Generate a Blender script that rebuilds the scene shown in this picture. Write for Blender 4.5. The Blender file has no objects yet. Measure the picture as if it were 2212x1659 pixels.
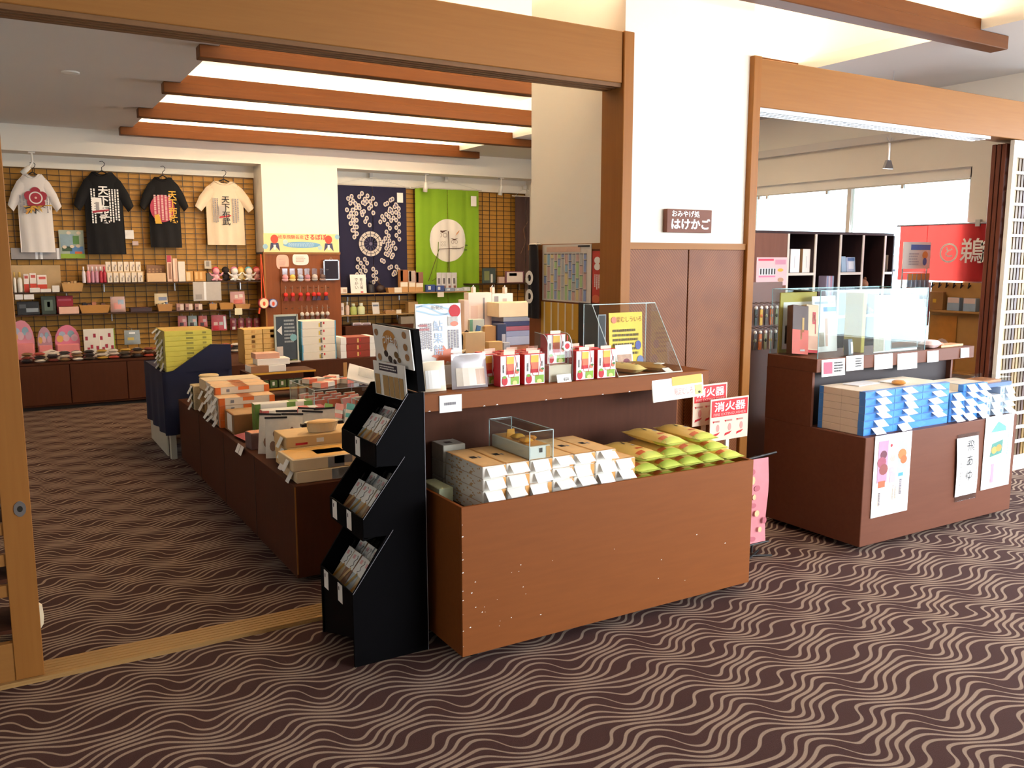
import bpy, bmesh, math, random
from mathutils import Vector, Matrix
random.seed(11)
SC = bpy.context.scene
COL = SC.collection
# ------------------------------------------------------------------ camera
CX, CY, FPX, CAMZ = 1106.0, 829.5, 1861.9, 1.5          # photo frame 2212 x 1659
YAW, PITCH = math.radians(30.82), math.radians(-8.25)
FW = Vector((math.sin(YAW)*math.cos(PITCH), math.cos(YAW)*math.cos(PITCH), math.sin(PITCH)))
RT = Vector((math.cos(YAW), -math.sin(YAW), 0))
UP = RT.cross(FW)
CAM = Vector((0, 0, CAMZ))
cam = bpy.data.cameras.new('camera'); cam.sensor_width = 36; cam.lens = 36*FPX/2212
cam.clip_start = .05; cam.clip_end = 200
co = bpy.data.objects.new('camera', cam); COL.objects.link(co)
co.matrix_world = Matrix(((RT.x, UP.x, -FW.x, 0), (RT.y, UP.y, -FW.y, 0), (RT.z, UP.z, -FW.z, CAMZ), (0, 0, 0, 1)))
SC.camera = co
# ------------------------------------------------------------------ world, daylight, exposure
SC.view_settings.view_transform = 'Standard'; SC.view_settings.look = 'None'
SC.view_settings.gamma = 1; SC.view_settings.use_curve_mapping = False
SC.view_settings.exposure = 0.42
SC.cycles.transparent_max_bounces = 48
W = bpy.data.worlds.new('sky'); SC.world = W; W.use_nodes = True
W.node_tree.nodes['Background'].inputs[0].default_value = (.8, .88, 1, 1)
W.node_tree.nodes['Background'].inputs[1].default_value = 6.0
def area(name, loc, rot, sx, sy, power, col):
    l = bpy.data.lights.new(name, 'AREA'); l.shape = 'RECTANGLE'; l.size = sx; l.size_y = sy
    l.energy = power; l.color = col; l.spread = math.radians(150)
    o = bpy.data.objects.new(name, l); COL.objects.link(o); o.location = loc; o.rotation_euler = rot
    return o
R90 = math.pi/2
# daylight coming in at the corridor windows (behind the camera and at the corridor's right end) and the shop's side window
area('daylight_corridor_window', (5.6, -2.42, 1.55), (R90-.35, 0, 0), 5.2, 2.2, 235, (1, .95, .96))
area('daylight_corridor_end', (9.38, .6, 1.5), (R90-.4, 0, R90), 4.6, 2.2, 240, (.86, .9, 1))
area('daylight_shop_window', (6.62, 5.6, 1.45), (R90-.3, 0, R90), 3.2, 1.4, 70, (.86, .9, 1))
# ------------------------------------------------------------------ photo pixel -> point on a plane of the room
def on(ax, v, x, y):
    d = RT*((x-CX)/FPX) - UP*((y-CY)/FPX) + FW
    i = 'XYZ'.index(ax); t = (v-CAM[i])/d[i]
    return CAM + d*t
def rect(x0, y0, x1, y1, Y):
    xm, ym = (x0+x1)/2, (y0+y1)/2
    return on('Y', Y, x0, ym).x, on('Y', Y, x1, ym).x, on('Y', Y, xm, y1).z, on('Y', Y, xm, y0).z
# ------------------------------------------------------------------ materials
def lin(c):
    if isinstance(c, str):
        c = [int(c[i:i+2], 16)/255 for i in (0, 2, 4)]
    return tuple((x/12.92 if x <= .04045 else ((x+.055)/1.055)**2.4) for x in c[:3]) + (1,)
MATS = {}
def nd(t, kind, **kw):
    n = t.nodes.new(kind)
    for k, v in kw.items():
        if k.startswith('i_'): n.inputs[int(k[2:])].default_value = v
        else: setattr(n, k, v)
    return n
def mat(col, rough=.6, var=.06, metal=0, scale=12, bump=0, spec=.5):
    """plain procedural material: a colour with a little noise in it"""
    key = (col, rough, var, metal, scale, bump, spec)
    if key in MATS: return MATS[key]
    m = bpy.data.materials.new('m_'+str(col)); m.use_nodes = True; t = m.node_tree
    b = t.nodes['Principled BSDF']; b.inputs['Roughness'].default_value = rough; b.inputs['Metallic'].default_value = metal
    b.inputs['Specular IOR Level'].default_value = spec
    c = lin(col)
    if var:
        g = nd(t, 'ShaderNodeNewGeometry'); n = nd(t, 'ShaderNodeTexNoise'); n.inputs['Scale'].default_value = scale; n.inputs['Detail'].default_value = 3
        mx = nd(t, 'ShaderNodeMixRGB'); mx.inputs[1].default_value = tuple(x*(1-var) for x in c[:3])+(1,); mx.inputs[2].default_value = tuple(min(1, x*(1+var)) for x in c[:3])+(1,)
        t.links.new(g.outputs['Position'], n.inputs['Vector']); t.links.new(n.outputs[0], mx.inputs[0]); t.links.new(mx.outputs[0], b.inputs['Base Color'])
        if bump:
            bp = nd(t, 'ShaderNodeBump'); bp.inputs['Strength'].default_value = bump; bp.inputs['Distance'].default_value = .01
            t.links.new(n.outputs[0], bp.inputs['Height']); t.links.new(bp.outputs[0], b.inputs['Normal'])
    else: b.inputs['Base Color'].default_value = c
    MATS[key] = m
    return m
def wood(name, c0, c1, axis=0, scale=6, rough=.5, stretch=14, spec=.18):
    if name in MATS: return MATS[name]
    m = bpy.data.materials.new(name); m.use_nodes = True; t = m.node_tree; b = t.nodes['Principled BSDF']
    b.inputs['Roughness'].default_value = rough; b.inputs['Specular IOR Level'].default_value = spec
    g = nd(t, 'ShaderNodeNewGeometry'); mp = nd(t, 'ShaderNodeMapping'); s = [stretch]*3; s[axis] = 1
    mp.inputs['Scale'].default_value = s
    n = nd(t, 'ShaderNodeTexNoise'); n.inputs['Scale'].default_value = scale; n.inputs['Detail'].default_value = 5
    r = nd(t, 'ShaderNodeMixRGB'); r.inputs[1].default_value = lin(c0); r.inputs[2].default_value = lin(c1)
    t.links.new(g.outputs['Position'], mp.inputs[0]); t.links.new(mp.outputs[0], n.inputs['Vector']); t.links.new(n.outputs[0], r.inputs[0]); t.links.new(r.outputs[0], b.inputs['Base Color'])
    MATS[name] = m
    return m
def clear(name, tint, refl=.12, rough=.02):
    """acrylic / glass sheet: mostly see-through with a reflection that grows at grazing angles"""
    if name in MATS: return MATS[name]
    m = bpy.data.materials.new(name); m.use_nodes = True; t = m.node_tree; t.nodes.remove(t.nodes['Principled BSDF'])
    out = t.nodes['Material Output']; tr = nd(t, 'ShaderNodeBsdfTransparent'); tr.inputs[0].default_value = lin(tint)
    gl = nd(t, 'ShaderNodeBsdfGlossy'); gl.inputs['Roughness'].default_value = rough
    lw = nd(t, 'ShaderNodeLayerWeight'); lw.inputs[0].default_value = .5
    fr = nd(t, 'ShaderNodeMath', operation='POWER'); fr.inputs[1].default_value = 4; t.links.new(lw.outputs['Facing'], fr.inputs[0])
    ad = nd(t, 'ShaderNodeMath', operation='MULTIPLY_ADD'); ad.inputs[1].default_value = .45; ad.inputs[2].default_value = refl*.25
    ad.use_clamp = True
    mx = nd(t, 'ShaderNodeMixShader')
    t.links.new(fr.outputs[0], ad.inputs[0]); t.links.new(ad.outputs[0], mx.inputs[0]); t.links.new(tr.outputs[0], mx.inputs[1]); t.links.new(gl.outputs[0], mx.inputs[2]); t.links.new(mx.outputs[0], out.inputs[0])
    MATS[name] = m
    return m
def glow(name, col, strength):
    if name in MATS: return MATS[name]
    m = bpy.data.materials.new(name); m.use_nodes = True; b = m.node_tree.nodes['Principled BSDF']
    b.inputs['Base Color'].default_value = lin(col); b.inputs['Emission Color'].default_value = lin(col); b.inputs['Emission Strength'].default_value = strength
    MATS[name] = m
    return m
ACR = clear('acrylic', 'f4f8f8'); GLASS = clear('window_glass', 'f2fafa', .05); FILM = clear('clear_film', 'eef0f2', .35, .12)
EDGE = mat('c9dcdc', .2, 0)
PAPER = mat('f4f1ec', .7, .02); CREAM = mat('efdcb8', .7, .05); WHITE = mat('f2efe8', .6, .02)
BROWN = wood('display_brown', '7a431d', '884d22', 0, 5, .5, 10)
BROWND = wood('counter_brown', '472618', '532e1d', 2, 5, .65, 10, .12)
OAK = wood('frame_oak', '8f5e2e', '9e6c38', 0, 3, .42, 22)
OAKV = wood('frame_oak_upright', '8f5a28', '9d6832', 2, 3, .42, 22)
BEAMW = wood('beam_brown', '5c3212', '704016', 0, 3, .5, 16)
REDW = wood('door_redbrown', '5d3124', '74402e', 2, 4, .45, 16)
BLACK = mat('17151a', .5, .1, spec=.3); DARKGR = mat('2a2a30', .6, .1); METAL = mat('b9b9bb', .3, .03, 1)
WALLW = mat('f3eee3', .85, .015, 0, 3); CEIL = mat('d9d6d2', .9, .015, 0, 3)
def carpet():
    m = bpy.data.materials.new('wave_carpet'); m.use_nodes = True; t = m.node_tree; b = t.nodes['Principled BSDF']; b.inputs['Roughness'].default_value = .95; b.inputs['Specular IOR Level'].default_value = .15
    g = nd(t, 'ShaderNodeNewGeometry'); sx = nd(t, 'ShaderNodeSeparateXYZ'); t.links.new(g.outputs['Position'], sx.inputs[0])
    def M(op, a, c=None, d=None):
        n = nd(t, 'ShaderNodeMath', operation=op)
        for i, v in enumerate((a, c, d)):
            if v is None: continue
            if isinstance(v, (int, float)): n.inputs[i].default_value = v
            else: t.links.new(v, n.inputs[i])
        return n.outputs[0]
    x, y = sx.outputs[0], sx.outputs[1]
    nz = nd(t, 'ShaderNodeTexNoise'); nz.inputs['Scale'].default_value = 1.3; nz.inputs['Detail'].default_value = 0
    t.links.new(g.outputs['Position'], nz.inputs['Vector'])
    px = M('ADD', M('MULTIPLY', x, 2*math.pi/.40), M('ADD', M('MULTIPLY', nz.outputs[0], 3.0), M('MULTIPLY', y, 1.6)))
    Q = 2*math.pi/.3; q = M('ADD', M('MULTIPLY', y, Q), M('MULTIPLY', nz.outputs[0], 2.5)); S = 1/.0385; A2 = .95
    w1 = M('MULTIPLY', M('SINE', px), .9)
    w0 = M('MULTIPLY', M('SINE', M('MULTIPLY', px, 2)), .24)
    s2 = M('MULTIPLY', M('SINE', M('ADD', px, 1.3)), A2)
    w2 = M('MULTIPLY', s2, M('SINE', q))
    f = M('ADD', M('ADD', M('MULTIPLY', y, S), w0), M('ADD', w1, w2))
    d = M('ABSOLUTE', M('SUBTRACT', M('FRACT', f), .5))
    grad = M('MAXIMUM', M('ABSOLUTE', M('ADD', S, M('MULTIPLY', M('MULTIPLY', s2, M('COSINE', q)), Q))), 9.0)
    d = M('DIVIDE', d, grad)
    ln = nd(t, 'ShaderNodeMapRange'); ln.inputs[1].default_value = .0085; ln.inputs[2].default_value = .0048; ln.interpolation_type = 'SMOOTHSTEP'
    t.links.new(d, ln.inputs[0])
    pile = nd(t, 'ShaderNodeTexNoise'); pile.inputs['Scale'].default_value = 320; t.links.new(g.outputs['Position'], pile.inputs['Vector'])
    mx = nd(t, 'ShaderNodeMixRGB'); mx.inputs[1].default_value = lin('503531'); mx.inputs[2].default_value = lin('a8917f'); t.links.new(ln.outputs[0], mx.inputs[0])
    m2 = nd(t, 'ShaderNodeMixRGB', blend_type='MULTIPLY'); m2.inputs[0].default_value = .5; t.links.new(mx.outputs[0], m2.inputs[1]); t.links.new(pile.outputs[0], m2.inputs[2])
    t.links.new(m2.outputs[0], b.inputs['Base Color'])
    bp = nd(t, 'ShaderNodeBump'); bp.inputs['Strength'].default_value = .35; bp.inputs['Distance'].default_value = .004; t.links.new(pile.outputs[0], bp.inputs['Height']); t.links.new(bp.outputs[0], b.inputs['Normal'])
    return m
def woven(name, c0, c1, slope, scale=26, rough=.5):
    """diagonal woven veneer"""
    m = bpy.data.materials.new(name); m.use_nodes = True; t = m.node_tree; b = t.nodes['Principled BSDF']; b.inputs['Roughness'].default_value = rough; b.inputs['Specular IOR Level'].default_value = .3
    g = nd(t, 'ShaderNodeNewGeometry'); mp = nd(t, 'ShaderNodeMapping'); mp.inputs['Rotation'].default_value = (0, slope, 0)
    w = nd(t, 'ShaderNodeTexWave', wave_type='BANDS', bands_direction='X'); w.inputs['Scale'].default_value = scale; w.inputs['Distortion'].default_value = .6; w.inputs['Detail'].default_value = 2
    n = nd(t, 'ShaderNodeTexNoise'); n.inputs['Scale'].default_value = 9
    a = nd(t, 'ShaderNodeMath', operation='MULTIPLY'); mx = nd(t, 'ShaderNodeMixRGB'); mx.inputs[1].default_value = lin(c0); mx.inputs[2].default_value = lin(c1)
    t.links.new(g.outputs['Position'], mp.inputs[0]); t.links.new(mp.outputs[0], w.inputs['Vector']); t.links.new(g.outputs['Position'], n.inputs['Vector'])
    t.links.new(w.outputs[1], a.inputs[0]); t.links.new(n.outputs[0], a.inputs[1]); t.links.new(a.outputs[0], mx.inputs[0]); t.links.new(mx.outputs[0], b.inputs['Base Color'])
    return m
# ------------------------------------------------------------------ mesh building
class MB:
    def __init__(s): s.v = []; s.f = []; s.fm = []; s.m = []; s.T = None
    def _m(s, m):
        if m not in s.m: s.m.append(m)
        return s.m.index(m)
    def add(s, vs, fs, m):
        o = len(s.v); k = s._m(m)
        for p in vs:
            p = Vector(p); s.v.append(tuple(s.T @ p if s.T else p))
        for f in fs: s.f.append([o+i for i in f]); s.fm.append(k)
        return s
    def box(s, x0, x1, y0, y1, z0, z1, m):
        v = [(x, y, z) for z in (z0, z1) for y in (y0, y1) for x in (x0, x1)]
        return s.add(v, [(0, 2, 3, 1), (4, 5, 7, 6), (0, 1, 5, 4), (2, 6, 7, 3), (0, 4, 6, 2), (1, 3, 7, 5)], m)
    def poly(s, pts, m): return s.add(pts, [tuple(range(len(pts)))], m)
    def prism(s, pts, y0, y1, m):           # outline in x,z pushed along y
        n = len(pts); v = [(x, y0, z) for x, z in pts] + [(x, y1, z) for x, z in pts]
        return s.add(v, [tuple(range(n)), tuple(range(2*n-1, n-1, -1))] + [(i, i+n, (i+1) % n+n, (i+1) % n) for i in range(n)], m)
    def prismz(s, pts, z0, z1, m):          # outline in x,y pushed along z
        n = len(pts); v = [(x, y, z0) for x, y in pts] + [(x, y, z1) for x, y in pts]
        return s.add(v, [tuple(range(n-1, -1, -1)), tuple(range(n, 2*n))] + [(i, (i+1) % n, (i+1) % n+n, i+n) for i in range(n)], m)
    def tube(s, pts, r, m, n=8, r1=None):
        pts = [Vector(p) for p in pts]; vs = []; N = len(pts)
        for i, p in enumerate(pts):
            d = (pts[min(i+1, N-1)]-pts[max(i-1, 0)]).normalized()
            a = d.orthogonal().normalized() if i == 0 else (a-d*a.dot(d)).normalized()
            b = d.cross(a); rr = r if r1 is None else r+(r1-r)*i/(N-1)
            vs += [p+(a*math.cos(2*math.pi*k/n)+b*math.sin(2*math.pi*k/n))*rr for k in range(n)]
        fs = [(i*n+k, i*n+(k+1) % n, (i+1)*n+(k+1) % n, (i+1)*n+k) for i in range(N-1) for k in range(n)]
        fs += [tuple(range(n-1, -1, -1)), tuple(range((N-1)*n, N*n))]
        return s.add(vs, fs, m)
    def lathe(s, prof, m, n=20, c=(0, 0, 0)):
        vs = []; fs = []
        for r, z in prof: vs += [(c[0]+r*math.cos(2*math.pi*k/n), c[1]+r*math.sin(2*math.pi*k/n), c[2]+z) for k in range(n)]
        for i in range(len(prof)-1): fs += [(i*n+k, i*n+(k+1) % n, (i+1)*n+(k+1) % n, (i+1)*n+k) for k in range(n)]
        fs += [tuple(range(n-1, -1, -1)), tuple(range((len(prof)-1)*n, len(prof)*n))]
        return s.add(vs, fs, m)
    def ball(s, c, rx, ry, rz, m, n=12, k=7):
        prof = [(math.sin(math.pi*i/k), -math.cos(math.pi*i/k)) for i in range(k+1)]
        vs = []; fs = []
        for r, z in prof: vs += [(c[0]+rx*max(r, .02)*math.cos(2*math.pi*j/n), c[1]+ry*max(r, .02)*math.sin(2*math.pi*j/n), c[2]+rz*z) for j in range(n)]
        for i in range(k): fs += [(i*n+j, i*n+(j+1) % n, (i+1)*n+(j+1) % n, (i+1)*n+j) for j in range(n)]
        fs += [tuple(range(n-1, -1, -1)), tuple(range(k*n, k*n+n))]
        return s.add(vs, fs, m)
    def disc(s, x, z, rx, rz, y, m, n=16, a0=0):   # flat ellipse facing -y
        y -= 1.5e-5*len(s.f)
        return s.poly([(x+rx*math.cos(a0+2*math.pi*k/n), y, z+rz*math.sin(a0+2*math.pi*k/n)) for k in range(n)], m)
    def ring(s, x, z, r0, r1, y, m, n=20):
        v = [(x+r*math.cos(2*math.pi*k/n), y, z+r*math.sin(2*math.pi*k/n)) for r in (r0, r1) for k in range(n)]
        return s.add(v, [(k, (k+1) % n, n+(k+1) % n, n+k) for k in range(n)], m)
    def rct(s, x0, x1, z0, z1, y, m):
        y -= 1.5e-5*len(s.f)
        return s.poly([(x0, y, z0), (x1, y, z0), (x1, y, z1), (x0, y, z1)], m)
    def sheet(s, fn, nu, nv, m):            # grid surface from fn(u,v)
        vs = [fn(i/nu, j/nv) for j in range(nv+1) for i in range(nu+1)]; w = nu+1
        return s.add(vs, [(j*w+i, j*w+i+1, (j+1)*w+i+1, (j+1)*w+i) for j in range(nv) for i in range(nu)], m)
    def pillow(s, w, d, h, m, n=8, k=6, c=(0, 0, 0), m2=None):   # plump sealed bag lying flat, length d along y
        def z(u, v): return h*.5*((1-abs(2*u-1)**2.2)**.6)*((1-abs(2*v-1)**5)**.8)
        s.sheet(lambda u, v: (c[0]+(u-.5)*w, c[1]+(v-.5)*d, c[2]+h*.5+z(u, v)), n, k, m)
        return s.sheet(lambda u, v: (c[0]+(.5-u)*w, c[1]+(v-.5)*d, c[2]+h*.5-z(u, v)), n, k, m2 or m)
    def mesh(s, name, smooth=False, bevel=0):
        me = bpy.data.meshes.new(name); me.from_pydata(s.v, [], s.f)
        for m in s.m: me.materials.append(m)
        for p, k in zip(me.polygons, s.fm): p.material_index = k; p.use_smooth = smooth
        if bevel:
            b = bmesh.new(); b.from_mesh(me); bmesh.ops.bevel(b, geom=list(b.edges), offset=bevel, segments=1, affect='EDGES', clamp_overlap=True); b.to_mesh(me); b.free()
        me.update(); return me
    def obj(s, name, parent=None, loc=(0, 0, 0), rot=(0, 0, 0), smooth=False, bevel=0):
        return mob(name, s.mesh(name, smooth, bevel), parent, loc, rot)
def mob(name, me, parent=None, loc=(0, 0, 0), rot=(0, 0, 0)):
    o = bpy.data.objects.new(name, me); COL.objects.link(o); o.parent = parent; o.location = loc; o.rotation_euler = rot
    return o
def tag(o, label=None, cat=None, group=None, kind=None):
    if label: o['label'] = label
    if cat: o['category'] = cat
    if group: o['group'] = group
    if kind: o['kind'] = kind
    return o
def thing(name, label, cat, loc=(0, 0, 0), rot=(0, 0, 0), group=None):
    o = bpy.data.objects.new(name, None); o.empty_display_size = .05; COL.objects.link(o); o.location = loc
    o.rotation_euler = rot if not isinstance(rot, (int, float)) else (0, 0, rot)
    return tag(o, label, cat, group)
def dup(root, loc, rot=None, label=None, parent=None):
    r = root.copy(); COL.objects.link(r); r.location = loc
    if parent is not None: r.parent = parent
    if rot is not None: r.rotation_euler = rot if not isinstance(rot, (int, float)) else (0, 0, rot)
    if label: r['label'] = label
    for ch in list(root.children):
        c = ch.copy(); COL.objects.link(c); c.parent = r
        if c.name.startswith('price_tag'): c.location.x += random.uniform(-.012, .012); c.rotation_euler.x += random.uniform(-.25, .25); c.rotation_euler.y += random.uniform(-.08, .08)
        for g in list(ch.children):
            d = g.copy(); COL.objects.link(d); d.parent = c
    return r
def struct(o): return tag(o, kind='structure')
TXT = {}
def text(parent, s, x, z, size, m, y=0, width=None, name='lettering', bold=.0, flat=False, center=True):
    """lettering lying in the local x-z plane, readable from -y; s may hold newlines"""
    key = (s, m.name, bold)
    if key not in TXT:
        c = bpy.data.curves.new('lettering', 'FONT'); c.body = s; c.size = 1; c.offset = bold; c.resolution_u = 2; c.space_line = .95
        if center: c.align_x = 'CENTER'
        c.align_y = 'CENTER'
        o = bpy.data.objects.new('lettering', c); COL.objects.link(o); bpy.context.view_layer.update()
        me = bpy.data.meshes.new_from_object(o.evaluated_get(bpy.context.evaluated_depsgraph_get()))
        bpy.data.objects.remove(o); bpy.data.curves.remove(c)
        me.materials.clear(); me.materials.append(m); me.name = 'lettering'
        for p in me.polygons: p.material_index = 0
        TXT[key] = me
    me = TXT[key]; o = mob(name, me, parent, (x, y, z), (R90, 0, 0))
    sx = size
    if width:
        xs = [v.co.x for v in me.vertices]; sx = width/max(1e-6, max(xs)-min(xs))
    o.scale = (sx, size, 1)
    return o
NTH = ('first', 'second', 'third', 'fourth', 'fifth', 'sixth', 'seventh', 'eighth')
def layer(k, n): return 'bottom' if k == 0 else 'top' if k == n-1 else NTH[k]+' from bottom'
INK = mat('231f22', .7, 0); REDINK = mat('c8202c', .6, 0); WHINK = mat('fbf9f5', .7, 0); BLUEINK = mat('7da5d8', .7, 0); GREYINK = mat('8d8a90', .7, 0)
def lines(mb, x0, x1, z0, z1, n, m, y, vertical=False, jit=.25):
    """rows of small print too fine to read: broken dashes"""
    rnd = random.Random(int((x0+z0)*1e4) & 0xffff)
    for i in range(n):
        if vertical:
            xx = x0+(x1-x0)*(i+.5)/n; w = (x1-x0)/n*.28; z = z1
            while z > z0+(z1-z0)*rnd.uniform(0, jit):
                h = (z1-z0)*rnd.uniform(.03, .07); mb.rct(xx-w, xx+w, max(z0, z-h), z, y, m); z -= h*1.35
        else:
            zz = z0+(z1-z0)*(i+.5)/n; h = (z1-z0)/n*.26; x = x0; e = x1-(x1-x0)*rnd.uniform(0, jit)
            while x < e:
                w = (x1-x0)*rnd.uniform(.03, .08); mb.rct(x, min(e, x+w), zz-h, zz+h, y, m); x += w*1.35
EPS = .0012
FACE = {}
def patch(mb, w, d, h, face, u0, v0, u1, v1, m, e=EPS):
    """printed rectangle on a face of a box of size w,d,h centred on its base"""
    if face == 'f': mb.poly([(-w/2+u*w, -d/2-e, v*h) for u, v in ((u0, v0), (u1, v0), (u1, v1), (u0, v1))], m)
    if face == 'l': mb.poly([(-w/2-e, -d/2+u*d, v*h) for u, v in ((u1, v0), (u0, v0), (u0, v1), (u1, v1))], m)
    if face == 'r': mb.poly([(w/2+e, -d/2+u*d, v*h) for u, v in ((u0, v0), (u1, v0), (u1, v1), (u0, v1))], m)
    if face == 't': mb.poly([(-w/2+u*w, -d/2+v*d, h+e) for u, v in ((u0, v0), (u1, v0), (u1, v1), (u0, v1))], m)
def tagmesh(w, h, tilt=.75, m=None):
    b = MB(); b.T = Matrix.Rotation(-tilt, 4, 'X'); b.box(-w/2, w/2, -.0008, .0008, -h, 0, m or PAPER); return b
def boxgood(name, label, cat, w, d, h, m, loc, rz=0, group=None, prints=(), price=None, bevel=.0025, rot=None, sep=False):
    """carton with printed patches and, where the photo shows one, a price card leaning out from its front"""
    t = thing(name, label, cat, loc, rot or rz, group)
    bo = MB().box(-w/2, w/2, -d/2, d/2, 0, h, m).obj('body', t, bevel=bevel)
    pp = bo if price else t
    if prints and sep:
        for p in prints: b = MB(); patch(b, w, d, h, *p); b.obj('print', pp)
    elif prints:
        b = MB()
        for p in prints: patch(b, w, d, h, *p)
        b.obj('print', pp)
    if price:
        face, u, v, tw, th, tilt = price
        b = tagmesh(tw, th, tilt)
        if face == 'f': b.obj('price_tag', t, (-w/2+u*w, -d/2-.002, v*h))
        else: b.obj('price_tag', t, (-w/2-.002, -d/2+u*d, v*h), (0, 0, -R90))
    return t
def board(name, label, cat, w, h, loc, rot, m=PAPER, th=.004, group=None, draw=None, parent=None):
    """flat card / poster: base of the card at loc, card in local x-z, printed side towards local -y"""
    t = thing(name, label, cat, loc, rot, group) if parent is None else parent
    so = MB().box(-w/2, w/2, 0, th, 0, h, m).obj('sheet', t)
    if draw:
        b = MB(); draw(b, w, h)
        if b.v: b.obj('print', t)
    return t
# ================================================================== the setting
ZC, ZR = 2.825, 3.2                       # ceiling, lid of the lit recess
RX0, RX1, RY0, RY1 = 1.32, 5.05, 1.7, 9.95
struct(MB().box(-3, 9.5, -2.5, 10.6, -.1, 0, carpet()).obj('floor'))
c = MB()
c.box(-3, RX0, -2.5, 10.6, ZC, ZC+.08, CEIL).box(RX1, 9.6, -2.5, 10.6, ZC, ZC+.08, CEIL)
c.box(RX0, RX1, -2.5, RY0, ZC, ZC+.08, CEIL).box(RX0, RX1, RY1, 10.6, ZC, ZC+.08, CEIL)
struct(c.obj('ceiling'))
RW = mat('f3ead8', .9, .01, 0, 3)
c = MB().box(RX0-.05, RX1+.05, RY0-.05, RY1+.05, ZR, ZR+.05, RW)
c.box(RX0-.05, RX0, RY0, RY1, ZC+.08, ZR, RW).box(RX1, RX1+.05, RY0, RY1, ZC+.08, ZR, RW).box(RX0-.05, RX1+.05, RY0-.05, RY0, ZC+.08, ZR, RW).box(RX0-.05, RX1+.05, RY1, RY1+.05, ZC+.08, ZR, RW)
ce = bpy.data.objects['ceiling']
c.obj('recess', ce)
MB().box(6.38, 6.45, 3.52, 10.1, 2.455, 2.52, CEIL).obj('ledge', ce)
# beams with the light tubes that lie on top of them
TUBE = glow('tube_light', 'ffe6c2', 48)
for i, y in enumerate((3.12, 4.46, 5.80, 7.12, 8.44, 9.72)):
    t = thing('ceiling_beam', 'long dark brown wooden beam hung under the lit ceiling recess', 'beam', (3.2, y, 2.745), group='ceiling beams across the recess')
    segs = [(RX0+.01, RX1-.01)]
    ends = (1.2, 5.33)
    lo = MB().box(ends[0]-3.2, ends[1]-3.2, 0, .11, 0, .078, BEAMW).obj('lower_board', t, bevel=.004)
    up = MB().box(RX0+.005-3.2, RX1-.005-3.2, .005, .105, .078, .14, BEAMW).obj('upper_board', t)
    l = thing('cove_light', 'slim fluorescent tube lying behind the top of a ceiling beam', 'light', (3.2, y+.165, 2.865), group='cove lights above the beams')
    MB().box(-1.8, 1.8, -.018, .018, .012, .04, TUBE).obj('tube', l)
    MB().box(-1.82, 1.82, -.03, .03, -.01, .01, WHITE).obj('holder', l)
    MB().box(-1.5, -1.46, -.06, -.03, -.02, .01, METAL).box(1.46, 1.5, -.06, -.03, -.02, .01, METAL).obj('bracket', l)
# downlight and smoke alarm
p = on('Z', ZC, 152, 155)
t = thing('downlight', 'small round recessed downlight in the plain ceiling', 'light', (p.x, p.y, ZC-.012))
MB().lathe([(.045, .012), (.06, .012), (.06, 0), (.045, .004)], WHITE, 20).obj('trim_ring', t, smooth=True)
MB().lathe([(.044, .0115), (.02, .0115)], mat('cfcabc', .2, 0), 16).obj('lens', t)
p = on('Z', ZR, 805, 160)
tag(MB().lathe([(.03, -.045), (.06, -.03), (.07, -.008), (.07, 0)], WHITE, 20).obj('smoke_alarm', None, (p.x, p.y, ZR), smooth=True), 'white round smoke alarm on the lid of the ceiling recess', 'smoke alarm')
# ---------------- back wall with two goods niches
GOLD = mat('bd8830', .55, .12, 0, 30, .2)
YB, YN = 10.1, 10.46
w = MB()
w.box(-1.6, 6.45, YB, 10.6, 2.57, ZC, WALLW)                       # soffit above the niches
w.box(2.70, 3.60, YB, 10.6, 1.58, 2.57, WALLW)                     # pier between them
w.box(-1.6, 6.45, YN+.02, 10.6, 0, 2.57, WALLW)
wb = struct(w.obj('wall_back'))
MB().box(-1.6, 2.70, YN-.004, YN+.02, .45, 2.44, GOLD).obj('niche_panel', wb)
MB().box(3.60, 6.45, YN-.004, YN+.02, .45, 2.40, GOLD).obj('niche_panel', wb)
MB().box(-1.6, 2.70, YN-.03, YN+.02, 2.44, 2.57, WALLW).box(3.60, 6.45, YN-.03, YN+.02, 2.40, 2.57, WALLW).obj('header_board', wb)
WAINS = wood('wainscot_plain', '7a4322', '8c4f2a', 2, 4, .5, 12)
MB().box(2.685, 3.60, YB-.012, YB+.3, 0, 1.555, WAINS).obj('wainscot', wb)
MB().box(2.68, 3.605, YB-.022, YB, 1.555, 1.585, OAK).box(2.68, 2.70, YB-.02, YB+.3, .48, 1.555, OAKV).obj('rail', wb)
WIRE = mat('3a2f26', .4, 0, .4)
for x0, x1, z1 in ((-1.58, 2.69, 2.43), (3.62, 6.43, 2.39)):
    g = MB(); y = YN-.03
    n = int((x1-x0)/.11)
    for i in range(n+1):
        x = x0+(x1-x0)*i/n; g.box(x-.003, x+.003, y, y+.006, .5, z1, WIRE)
    n = int((z1-.5)/.0575)
    for i in range(n+1):
        z = .5+(z1-.5)*i/n; g.box(x0, x1, y-.006, y, z-.003, z+.003, WIRE)
    tag(g.obj('wire_grid', wb), kind='stuff')
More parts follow.
